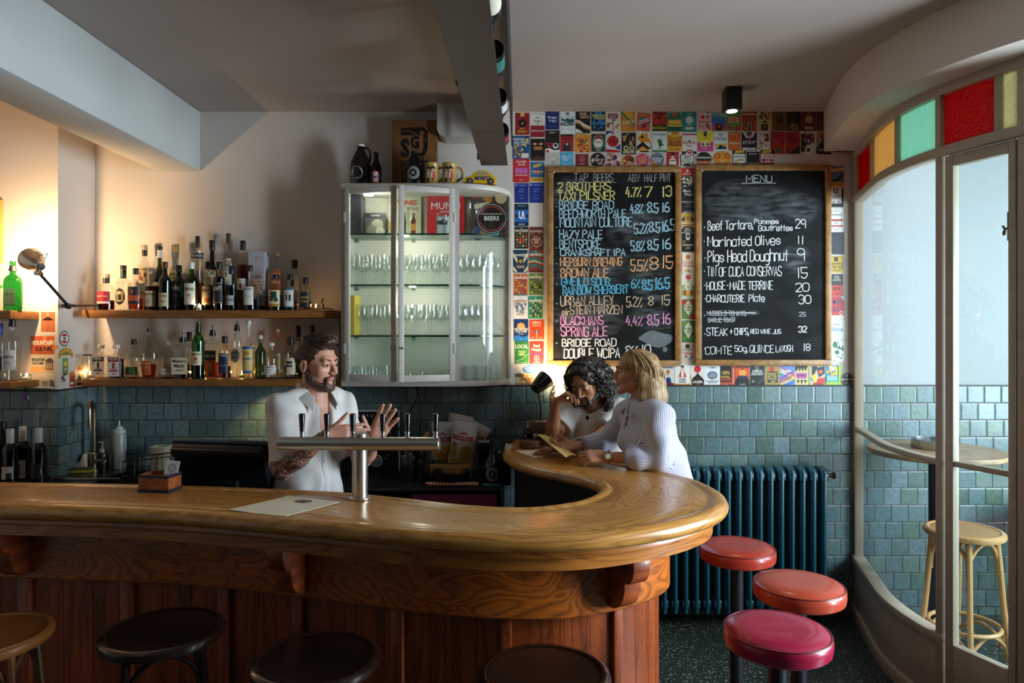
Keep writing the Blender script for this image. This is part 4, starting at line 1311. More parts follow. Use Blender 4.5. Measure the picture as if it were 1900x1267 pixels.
class Draw:
 def __init__(s,mb,mats,w,h,base,shape='rect',rough=.42,thick=.0012,fn=None):
  s.mb,s.mats,s.w,s.h,s.k,s.ci = mb,mats,w,h,0,{}
  s.t = thick
  s.fn = fn or (lambda x,y,z: (x,-y,z))
  s.rough = rough
  m = s.col(base)
  if shape == 'rect':
   r = min(w,h) * .045
   pts = []
   for cx,cz,a0 in ((w / 2 - r,h / 2 - r,0),(-w / 2 + r,h / 2 - r,PI / 2),(-w / 2 + r,-h / 2 + r,PI),(w / 2 - r,-h / 2 + r,1.5 * PI)):
    for i in range(4):
     pts.append((cx + r * math.cos(a0 + i * PI / 6),cz + r * math.sin(a0 + i * PI / 6)))
  elif shape == 'oval':
   pts = [(w / 2 * math.cos(2 * PI * i / 40),h / 2 * math.sin(2 * PI * i / 40)) for i in range(40)]
  else:
   pts = [((x - .5) * w,(z - .5) * h) for x,z in shape]
  n = len(pts)
  vs = [s.fn(x,0,z) for x,z in pts] + [s.fn(x,thick,z) for x,z in pts]
  mb.add(vs,[tuple(range(n,2 * n))] + [(i,(i + 1) % n,n + (i + 1) % n,n + i) for i in range(n)],m)
 def col(s,c):
  if c not in s.ci:
   s.ci[c] = len(s.mats)
   s.mats.append(pm(c,s.rough,var=.06))
  return s.ci[c]
 def poly(s,c,pts):
  s.k += 1
  y = s.t + .00012 * s.k
  s.mb.add([s.fn((x - .5) * s.w,y,(z - .5) * s.h) for x,z in pts],[tuple(range(len(pts)))],s.col(c))
  return s
 def rect(s,c,x0,z0,x1,z1):
  return s.poly(c,[(x0,z0),(x1,z0),(x1,z1),(x0,z1)])
 def disc(s,c,x,z,r,rz=None,n=28):
  k = s.w / s.h if rz is None else rz / r
  return s.poly(c,[(x + r * math.cos(2 * PI * i / n),z + r * k * math.sin(2 * PI * i / n)) for i in range(n)])
 def ring(s,c,x,z,r,t,n=32):
  k = s.w / s.h
  s.k += 1
  y = s.t + .00012 * s.k
  vs = []
  for i in range(n):
   a = 2 * PI * i / n
   for rr in (r - t,r):
    vs.append(s.fn((x + rr * math.cos(a) - .5) * s.w,y,(z + rr * k * math.sin(a) - .5) * s.h))
  s.mb.add(vs,[(2 * i,2 * i + 1,2 * ((i + 1) % n) + 1,2 * ((i + 1) % n)) for i in range(n)],s.col(c))
  return s
 def star(s,c,x,z,r,n=5,q=.42):
  k = s.w / s.h
  return s.poly(c,[(x + r * (1 if i % 2 == 0 else q) * math.sin(PI * i / n),z + r * k * (1 if i % 2 == 0 else q) * math.cos(PI * i / n)) for i in range(2 * n)])
 def text(s,c,body,x,z,h,w=.86,bold=.02):
  s.k += 1
  y = s.t + .00012 * s.k
  hh = h * s.h
  tw = printed(body,bold)[2] * hh
  ww = min(tw,w * s.w)
  put_text(s.mb,body,lambda u,v: s.fn(u,y,v),(x - .5) * s.w,(z - .5) * s.h,hh,s.col(c),w=ww,bold=bold)
  return s
 def line(s,c,pts,w):
  s.k += 1
  y = s.t + .00012 * s.k
  ribbon(s.mb,[((a - .5) * s.w,(b - .5) * s.h) for a,b in pts],w * s.w,lambda u,v: s.fn(u,y,v),s.col(c))
  return s
def umb(mb,mats,w,h):
 d = Draw(mb,mats,w,h,'d9cdbb')
 d.rect('b46a45',.06,.12,.95,.92)
 d.poly('1c1a1a',[(.1,.56),(.2,.63),(.4,.7),(.5,.72),(.6,.7),(.8,.63),(.9,.56),(.78,.6),(.64,.57),(.5,.6),(.36,.57),(.22,.6)])
 d.line('1c1a1a',[(.5,.72),(.5,.2),(.47,.16),(.42,.17),(.41,.21)],.02)
 d.rect('e8dccb',.46,.78,.54,.86)
card_xz('framed_print',74.5,575,104,621.5,PIER,umb,'small orange print of a black umbrella on the alcove pier','print')
pf = thing('picture_frame','pale wooden picture frame cut off by the left edge, above the green gin bottle','picture',(P(-26,0,PIER).x,PIER,P(0,430,PIER).z))
for sx in (-1,1):
 MB().box((sx * .09 - .012,-.025,-.18),(sx * .09 + .012,0,.18)).build('frame_stile',pm('c08a44',.5),pf,bev=.003)
 MB().box((-.078,-.025,sx * .168 - .012),(.078,0,sx * .168 + .012)).build('frame_rail',pm('c08a44',.5),pf,bev=.003)
MB().box((-.078,-.01,-.156),(.078,-.004,.156)).build('picture_sheet',pm('d8d0c0',.7),pf)
def mc1(mb,mats,w,h):
 d = Draw(mb,mats,w,h,'c95a2e')
 for k in range(6):
  a = PI * (k + .5) / 6
  d.poly('d98a4a',[(.5,.1),(.5 + .7 * math.cos(a),.1 + .9 * math.sin(a)),(.5 + .7 * math.cos(a + .24),.1 + .9 * math.sin(a + .24))]) if k < 3 else None
 d.text('f0e6d2','MOUNTAIN',.5,.52,.24,.92,.05)
 d.text('3a2a24','CULTURE',.55,.2,.2,.72,.05)
def mc2(mb,mats,w,h):
 d = Draw(mb,mats,w,h,'e0cfae')
 d.rect('d9a468',0.01,.01,.99,.3)
 d.text('24465a','MOUNTAIN',.33,.62,.17,.56,.05).text('24465a','CULTURE',.3,.42,.15,.5,.05)
 d.rect('6a5a52',.64,.12,.96,.62).poly('5a4a44',[(.62,.62),(.98,.62),(.88,.78),(.74,.78)])
 for i in range(3):
  d.rect('c9b49a',.68 + i * .09,.2,.73 + i * .09,.5)
card_xz('postcard',57,623.5,101,657,PIER,mc1,'orange sunburst beer postcard on the alcove pier, above the pale house card','card')
card_xz('postcard',57,657.5,101,690,PIER,mc2,'pale beer postcard with a drawn house, under the orange sunburst card','card')
def ph(mb,mats,w,h):
 d = Draw(mb,mats,w,h,'a9a098')
 d.rect('d2c8bc',0.02,.45,.98,.98).disc('6a605a',.75,.4,.14).poly('55504c',[(.6,.0),(.98,.0),(.95,.35),(.7,.4)]).rect('8a8078',.1,.05,.5,.4)
card_xz('photograph',77,691,102,718,PIER,ph,'small grey photograph propped on the pier ledge beneath the postcards','photograph')
lg = MB().box((-.05,-.03,0),(.06,0,.006))
lg_o = lg.build('photo_ledge',pm('d8d2c4',.4))
lg_o.location = P(80,719.5,PIER)
tag(lg_o,'thin pale ledge under the grey photograph on the alcove pier','ledge')
def ret_card(name,px,py,wpx_m,h_m,draw,label,shape='rect',base='e8e4da'):
 Y = -PIERX * FPX / (VX - px)
 z = EYE - (py - HY) / FPX * Y
 mb,mats = MB(),[]
 d = Draw(mb,mats,wpx_m,h_m,base,shape,fn=lambda x,y,zz: (y,x,zz))
 draw(d)
 o = mb.build(name,mats)
 o.location = (PIERX,Y,z)
 return tag(o,label,'sticker')
ret_card('beer_sticker',119,628,.085,.09,lambda d: (d.disc('e6e2d6',.5,.5,.42,.42),d.disc('b8202a',.5,.5,.36,.33),d.rect('e6e2d6',.14,.36,.86,.64),d.text('15301f','VB',.5,.4,.2,.5,.05)),'dark green oval sticker with a red middle on the pier side wall','oval','16301f')
ret_card('beer_sticker',122,656,.14,.075,lambda d: (d.poly('6a8a3a',[(.08,.4),(.3,.6),(.7,.6),(.92,.4),(.9,.3),(.7,.45),(.3,.45),(.1,.3)]),d.text('3a3018','SIERRA',.5,.44,.14,.5)),'gold scroll-shaped sticker with a green band on the pier side wall',[(.0,.25),(.15,.1),(.2,.35),(.8,.35),(.85,.1),(1,.25),(.95,.6),(.8,.85),(.5,1),(.2,.85),(.05,.6)],'c2963e')
ret_card('beer_sticker',121,680,.05,.1,lambda d: (d.rect('2f6f3f',.0,.08,1,.5),d.disc('d8b040',.5,.66,.3),d.text('e8e0c0','PALE',.5,.3,.1,.8)),'green can-shaped sticker below the gold scroll sticker','rect','5a9a5a')
ret_card('beer_sticker',117,702,.06,.07,lambda d: (d.disc('35302c',.4,.55,.2),d.disc('35302c',.65,.35,.15),d.line('35302c',[(.3,.2),(.5,.5),(.8,.8)],.06)),'pale sticker with a dark scribbled figure low on the pier side wall','rect','c9c2b6')
ret_card('beer_card',134,703,.05,.09,lambda d: (d.rect('e0d8c8',.1,.15,.9,.3),d.disc('7a1a1a',.5,.6,.25)),'small dark red card leaning at the shelf end by the pier','rect','9a2a26')
ret_card('beer_card',147,697,.085,.13,lambda d: (d.disc('d0623a',.5,.76,.26),d.poly('2a1612',[(.2,.05),(.8,.05),(.7,.4),(.58,.5),(.5,.6),(.42,.5),(.3,.4)]),d.text('e8d8b8','LAGER',.5,.2,.09,.6)),'cream tap card with an orange sun over a dark hop, by the lower shelf end','rect','d8c8a8')
ky = thing('bottle_opener','dark bottle opener with a purple charm hanging below the lower alcove shelf','opener',P(48,722,3.84))
q = MB().tube([P(48,719,3.84),P(46,727,3.84),P(44,735,3.84)],.005,6)
q.box(P(50,742,3.845),P(43,727,3.835),1)
q.ell(P(52,738,3.84),(.008,.006,.012),8,2)
q.build('opener_body',[pm('2a2a2c',.3,.8),pm('5a2f80',.35),pm('8a9a6a',.35)],ky,world=True)
WS = FPX / WALL
FRW = mwood('6a4722','b08148','board_frame','Object',(8,8,8),2.0,0.8,0.45,0.1,0.4)
def slate(seed):
 m,nt,b = newmat('slate')
 N,L = nt.nodes.new,nt.links.new
 tc = N('ShaderNodeTexCoord')
 mp = N('ShaderNodeMapping')
 mp.inputs['Location'].default_value = (seed,0,seed * 2)
 mp.inputs['Scale'].default_value = (2.2,1,4.5)
 mp.inputs['Rotation'].default_value = (0,.25,0)
 L(tc.outputs['Object'],mp.inputs['Vector'])
 no = N('ShaderNodeTexNoise')
 no.inputs['Scale'].default_value = 1.6
 no.inputs['Detail'].default_value = 7
 no.inputs['Distortion'].default_value = .8
 L(mp.outputs['Vector'],no.inputs['Vector'])
 cr = N('ShaderNodeValToRGB')
 e = cr.color_ramp.elements
 e[0].position,e[0].color = .42,lin('08090a')
 e[1].position,e[1].color = .78,lin('222426')
 L(no.outputs['Fac'],cr.inputs[0])
 L(cr.outputs[0],b.inputs['Base Color'])
 b.inputs['Roughness'].default_value = .7
 b.inputs['Specular IOR Level'].default_value = .2
 return m
def board(x0,y0,x1,y1,label,seed):
 a,b = P(x0,y0,WALL),P(x1,y1,WALL)
 w,h = b.x - a.x,a.z - b.z
 c = (a + b) / 2
 r = thing('chalkboard',label,'chalkboard',(c.x,WALL,c.z))
 fw = .037
 for nm,lo,hi in (('frame_rail',(-w / 2,-.03,h / 2 - fw),(w / 2,0,h / 2)),('frame_rail',(-w / 2,-.03,-h / 2),(w / 2,0,-h / 2 + fw)),('frame_stile',(-w / 2,-.03,-h / 2 + fw),(-w / 2 + fw,0,h / 2 - fw)),
 ('frame_stile',(w / 2 - fw,-.03,-h / 2 + fw),(w / 2,0,h / 2 - fw))):
  MB().box(lo,hi).build(nm,FRW,r,bev=.006)
 MB().box((-w / 2 + .02,-.014,-h / 2 + .02),(w / 2 - .02,-.006,h / 2 - .02)).build('slate',slate(seed),r)
 for sx in (-1,1):
  MB().cyl((sx * (w / 2 - fw - .004),-.036,h / 2 - fw - .005),(sx * (w / 2 - fw + .008),-.014,h / 2 - fw + .008),.004,n=8).build('pin',pm('d8d8d8',.3),r)
 return r,c
CHM = {}
def chalkmat(col):
 if col not in CHM:
  m,nt,b = newmat('chalk_' + col)
  N,L = nt.nodes.new,nt.links.new
  b.inputs['Base Color'].default_value = lin(col)
  b.inputs['Roughness'].default_value = .95
  no = N('ShaderNodeTexNoise')
  no.inputs['Scale'].default_value = 260
  tc = N('ShaderNodeTexCoord')
  L(tc.outputs['Object'],no.inputs['Vector'])
  mr = N('ShaderNodeMapRange')
  mr.inputs[1].default_value,mr.inputs[2].default_value = .25,.42
  mr.inputs[3].default_value,mr.inputs[4].default_value = .35,1.0
  L(no.outputs['Fac'],mr.inputs[0])
  L(mr.outputs[0],b.inputs['Alpha'])
  CHM[col] = m
 return CHM[col]
def write(r,c,entries,name='chalk_writing'):
 for i,en in enumerate(entries):
  tx,x0,x1,yt,yb,col,sw = en[:7]
  rise = en[7] if len(en) > 7 else 0
  mb = MB()
  X0,X1 = (x0 - VX) / WS - c.x,(x1 - VX) / WS - c.x
  Zt,Zb = EYE - (yt - HY) / WS - c.z,EYE - (yb - HY) / WS - c.z
  fn = lambda u,v: (u,-.0146,v)
  if tx == '_':
   sw *= .84
   ribbon(mb,[(X0,Zb),((X0 + X1) / 2,Zb + .002),(X1,Zb + .001)],sw / WS,fn,0)
  else:
   hand_text(mb,tx,X0,X1,Zb,Zt,sw * .84 / WS,fn,0,seed=i * 7 + 3,rise=rise / WS)
  mb.build(name,chalkmat(col),r,smooth=False)
def smudge(r,c,x,y,rx,ry,col='8a8f92',seed=1,rot=0):
 key = ('smudge',col)
 if key not in MC:
  m,nt,b = newmat('chalk_smudge')
  N,L = nt.nodes.new,nt.links.new
  b.inputs['Base Color'].default_value = lin(col)
  b.inputs['Roughness'].default_value = .95
  tc = N('ShaderNodeTexCoord')
  mp = N('ShaderNodeMapping')
  mp.inputs['Scale'].default_value = (9,1,38)
  L(tc.outputs['Object'],mp.inputs['Vector'])
  no = N('ShaderNodeTexNoise')
  no.inputs['Scale'].default_value = 1
  no.inputs['Detail'].default_value = 6
  L(mp.outputs['Vector'],no.inputs['Vector'])
  uvn = N('ShaderNodeUVMap')
  gr = N('ShaderNodeTexGradient')
  gr.gradient_type = 'SPHERICAL'
  L(uvn.outputs[0],gr.inputs[0])
  mr = N('ShaderNodeMapRange')
  mr.inputs[1].default_value,mr.inputs[2].default_value = .38,.75
  mr.inputs[3].default_value,mr.inputs[4].default_value = 0,.7
  L(no.outputs['Fac'],mr.inputs[0])
  mu = N('ShaderNodeMath')
  mu.operation = 'MULTIPLY'
  L(mr.outputs[0],mu.inputs[0])
  sq = N('ShaderNodeMath')
  sq.operation = 'POWER'
  sq.inputs[1].default_value = .6
  L(gr.outputs['Fac'],sq.inputs[0])
  L(sq.outputs[0],mu.inputs[1])
  L(mu.outputs[0],b.inputs['Alpha'])
  MC[key] = m
 mb = MB()
 n = 24
 X,Z_ = (x - VX) / WS - c.x,EYE - (y - HY) / WS - c.z
 vs,uv = [(X,-.0142,Z_)],[(0,0)]
 for i in range(n):
  a = 2 * PI * i / n
  u,v = rx / WS * math.cos(a),ry / WS * math.sin(a)
  vs.append((X + u * math.cos(rot) - v * math.sin(rot),-.0142,Z_ + u * math.sin(rot) + v * math.cos(rot)))
  uv.append((math.cos(a),math.sin(a)))
 mb.add(vs,[(0,1 + i,1 + (i + 1) % n) for i in range(n)])
 mb.uv = uv
 mb.build('chalk_smudge',MC[key],r,smooth=False)
b1,c1 = board(1015.5,310,1262.5,679,'oak framed chalkboard of tap beers in coloured chalk, behind the couple',1.0)
YEL,LBL,ORA,CYA,TAN,PNK,WHT,GRY = 'efe28a','b4dcec','f0b07c','62c4ec','d9bfa2','ee9fd0','eeeeee','c4c6c6'
write(b1,c1,[
 ('TAP',1065,1090,323.5,337.5,GRY,1.1),('BEERS',1101,1137,323,337,GRY,1.1),('_',1071,1143,339.5,339.5,GRY,.9),('ABV',1165,1186,324,338,GRY,1.1),('HALF',1195,1219,324,337.5,GRY,1.1),('PINT',1224,1243,323.5,337.5,GRY,1.1),
 ('2 BROTHERS',1035,1132,340,355,YEL,2.3,2),('TAXI PILSNER',1035,1139.5,357,372,YEL,2.3,1),('4.7%',1161,1189,348,366,YEL,2.4),('7',1196,1210,348,366,YEL,2.8),('13',1228,1245,347,365,YEL,2.8),
 ('BRIDGE ROAD',1037.6,1137.7,374,388.5,LBL,2.0),('BEECHWORTH PALE',1037.6,1160.5,391,406,LBL,2.0,2),('4.8%',1169,1192,380,397,LBL,2.0),('8.5',1201,1220,377,395,LBL,2.4),('16',1228,1241,376,394,LBL,2.4),
 ('MOUNTAIN CULTURE',1039,1172,406,422.5,LBL,2.0,2.5),('HAZY PALE',1037.6,1117,427,442.5,LBL,2.0),('5.2%',1176,1201,416,434,LBL,2.1),('8.5',1204,1223,412,431,LBL,2.4),('16.5',1228,1250,410,430,LBL,2.4,2),
 ('BENTSPOKE',1038,1114,446,461,LBL,2.0),('CRANKSHAFT IPA',1040,1159,463,475,LBL,2.0),('5.8%',1170,1195,448,466,LBL,2.1),('8.5',1201,1220,446,464,LBL,2.4),('16',1228,1243,444,462,LBL,2.4),
 ('HEPBURN BREWING',1040,1153,479,494,ORA,2.4,1),('BROWN ALE',1040.5,1128,498,514.5,ORA,2.4),('5.5%',1170,1201,482,503,ORA,2.4),('8',1206,1220,476,500,ORA,2.6),('15',1228,1247,475,498,ORA,2.6),
 ('GWEILO SOUR',1041.6,1131,516,529.5,CYA,2.1),('RAINBOW SHERBERT',1044,1165,532.5,547.5,CYA,2.2,3.5),('6%',1171,1186,519,535,CYA,2.0),('8.5',1191,1209,520,538,CYA,2.4),('16.5',1215,1241,517,537,CYA,2.4,2),
 ('URBAN ALLEY',1040,1137,550,567,TAN,1.9,2),('ein',1043,1058,574,584.5,TAN,1.6),('STEIN MARZEN',1058,1154,567.5,583.5,TAN,1.9,2),('5.2%',1162,1190,552,569.5,TAN,1.9),('8',1203,1211,550,566,TAN,1.9),('15',1226,1241,548,565.5,TAN,1.9),
 ('BLACKMANS',1040.5,1118,587,602.5,PNK,2.2),('SPRING ALE',1040.5,1126,606,623.5,PNK,2.2),('4.4%',1161,1191,587,604,PNK,2.0),('8.5',1201,1221,585,603.5,PNK,2.3),('16',1229,1243,582,601,PNK,2.3),
 ('BRIDGE ROAD',1043,1142,629,642.5,WHT,2.1),('DOUBLE WCIPA',1046.5,1149,647,664.5,WHT,2.2,1),('8%',1161,1182,642,658,WHT,2.0),('10',1190,1206,640,656,WHT,2.2)])
write(b1,c1,[("'",1029 + (i % 2),1034 + (i % 2),y - 4,y + 2,'7fd0d8',2.2) for i,y in enumerate((358,388,426,464,493,531,567,600,640))],'chalk_dot')
for x,y,rx,ry,s_,ro in ((1100,500,80,40,1,.2),(1210,590,24,46,2,1.4),(1180,420,60,40,3,.3),(1090,590,70,50,4,0),(1205,520,40,60,5,.4),(1060,360,40,34,6,0)):
 smudge(b1,c1,x,y,rx,ry,seed=s_,rot=ro)
mb = MB()
pts = [(1184,628),(1196,618),(1210,613),(1228,618),(1245,622),(1246,632),(1236,640),(1222,645),(1205,641),(1194,634)]
mb.add([((x - VX) / WS - c1.x,-.0144,EYE - (y - HY) / WS - c1.z) for x,y in [(q.x,q.y) for q in spline([(a,b,0) for a,b in pts],4,True)]],[tuple(range(40))])
mb.add([((1233 + 4.5 * math.cos(a) - VX) / WS - c1.x,-.0144,EYE - (648 + 5 * math.sin(a) - HY) / WS - c1.z) for a in [2 * PI * i / 12 for i in range(12)]],[tuple(range(12))])
mb.build('chalk_blotch',pm('6c747a',.95,var=.35,scale=22),b1,smooth=False)
b2,c2 = board(1289,307,1539.5,678,'oak framed food menu chalkboard in white chalk, under the black ceiling spotlight',5.0)
M1,M2 = 1.7,1.5
write(b2,c2,[
 ('MENU',1383.6,1430,326,339,WHT,1.2),('_',1375,1438,341,341,WHT,.9),('MADEIRA',1392,1432,397,406,'5c6062',1.0),
 ('Beef Tartare,',1312.5,1396,412,428,WHT,M1,3),('Pommes',1398,1443,407,416,WHT,1.5),('Gaufrettes',1406,1469,418,428.5,WHT,1.5),('29',1474,1493,408,424,WHT,M1),
 ('Marinated Olives',1312,1446,440,457.5,WHT,1.8,3),('11',1478,1489,438,453,WHT,M1),
 ('Pigs Head Doughnut',1312,1460,466,487,WHT,1.8,3),('9',1478,1491,462,483,WHT,M1),
 ('TIN OF CUCA CONSERVAS',1311,1448,496,513,WHT,M2,1.5),('15',1478,1496,496,516,WHT,M1),('HOUSE-MADE TERRINE',1310,1432,523,538,WHT,M2,1),('20',1474,1499,526,541,WHT,M1),
 ('CHARCUTERIE',1310,1380,547.5,560.5,WHT,M2),('Plate',1388,1417,546,559.5,WHT,M2),('30',1480,1502,549,563.5,WHT,M1),
 ('MUSSELS TOMATO,',1311,1383,577,585.5,'d0d0d0',1.1),('_',1311,1400,581,581,'c0c4c6',2.6),('GARLIC TOAST',1313,1363,589.5,597.5,'d0d0d0',1.1),('_',1312,1362,593.5,593.5,'c0c4c6',1.6),('25',1481,1493,579,587,GRY,1.1),
 ('STEAK',1310,1348,609,622.5,WHT,M2),('& CHIPS,',1353,1388,609,621,WHT,M2),('RED WINE JUS',1391,1447,611,619,WHT,1.2),('32',1480,1495,606,616,WHT,2.0),
 ('COMTÉ',1308,1357,643,657,WHT,1.3),('50g,',1362,1386,641,652,WHT,1.3),('QUINCE',1390,1434,640,654,WHT,1.3),('LAVOSH',1438,1469,641.5,653,WHT,1.2,1),('18',1489,1501,637.5,650.5,WHT,1.4)])
write(b2,c2,[("'",1303 + (i % 2),1308 + (i % 2),y - 4,y + 1,WHT,1.9) for i,y in enumerate((426,452,483,507,533,558,589,623,650))],'chalk_dot')
for x,y,rx,ry,s_,ro in ((1360,365,55,34,1,.1),(1430,372,70,28,2,-.1),(1385,392,80,30,3,0),(1480,385,40,34,4,-.2),(1395,581,14,6,5,0),(1475,480,30,30,6,.6),(1440,368,26,8,7,-.1),(1330,372,26,24,8,.3)):
 smudge(b2,c2,x,y,rx,ry,seed=s_,rot=ro)
ZO = {'a': (930,190),'b': (1240,190),'c': (930,450),'d': (1240,450)}
GD = 'beer tap cards stuck round the chalkboards'
def decal(zk,x0,y0,x1,y1,base,art,label,shape='rect',rot=0.0):
 ox,oz = ZO[zk]
 s = 4.525
 a,b = P(ox + x0 / s,oz + y0 / s,WALL),P(ox + x1 / s,oz + y1 / s,WALL)
 mb,mats = MB(),[]
 d = Draw(mb,mats,b.x - a.x,a.z - b.z,base,shape)
 for cmd in art.split(';'):
  t = cmd.split()
  if not t:
   continue
  k,col = t[0],t[1]
  if k == 'r':
   d.rect(col,*map(float,t[2:6]))
  elif k == 'd':
   d.disc(col,*map(float,t[2:5]))
  elif k == 'o':
   d.ring(col,*map(float,t[2:6]))
  elif k == 'v':
   d.disc(col,float(t[2]),float(t[3]),float(t[4]),float(t[5]))
  elif k == 'p':
   v = list(map(float,t[2:]))
   d.poly(col,list(zip(v[::2],v[1::2])))
  elif k == 'l':
   v = list(map(float,t[3:]))
   d.line(col,list(zip(v[::2],v[1::2])),float(t[2]))
  elif k == 's':
   d.star(col,*map(float,t[2:5]))
  elif k == 't':
   d.text(col,t[5].replace('_',' '),float(t[2]),float(t[3]),float(t[4]),*( [float(t[6])] if len(t) > 6 else []))
  elif k == 'g':
   rnd = random.Random(int(t[2]))
   cs = col.split(',')
   for i in range(int(t[3])):
    x,z,q = rnd.uniform(.1,.9),rnd.uniform(float(t[5]),float(t[6])),float(t[4]) * rnd.uniform(.6,1.2)
    c = cs[i % len(cs)]
    if i % 3 == 0:
     d.disc(c,x,z,q,n=10)
    else:
     a_ = rnd.uniform(0,3)
     d.poly(c,[(max(.02,min(.98,x + q * 1.3 * math.cos(a_ + j * 2.1))),max(.02,min(.98,z + q * math.sin(a_ + j * 2.1)))) for j in range(3)])
  elif k == 'z':
   cs = col.split(',')
   nx,nz = int(t[2]),int(t[3])
   for i in range(nx):
    for j in range(nz):
     x,z,e,f = .08 + .84 * (i + .5) / nx,.06 + .7 * (j + .5) / nz,.36 / nx,.3 / nz
     d.poly(cs[(i + j) % len(cs)],[(x - e,z),(x,z - f),(x + e,z),(x,z + f)])
 o = mb.build('beer_card',mats,smooth=False)
 c = (a + b) / 2
 o.location = (c.x,WALL,c.z)
 o.rotation_euler = (0,rot,0)
 tag(o,label,'beer card',GD)
def row(words,lst):
 for i,e in enumerate(lst):
  lab = e[7] + ', ' + words.replace('#',ORD(i))
  decal(*e[:7],lab,*e[8:])
R1 = '# in top row'
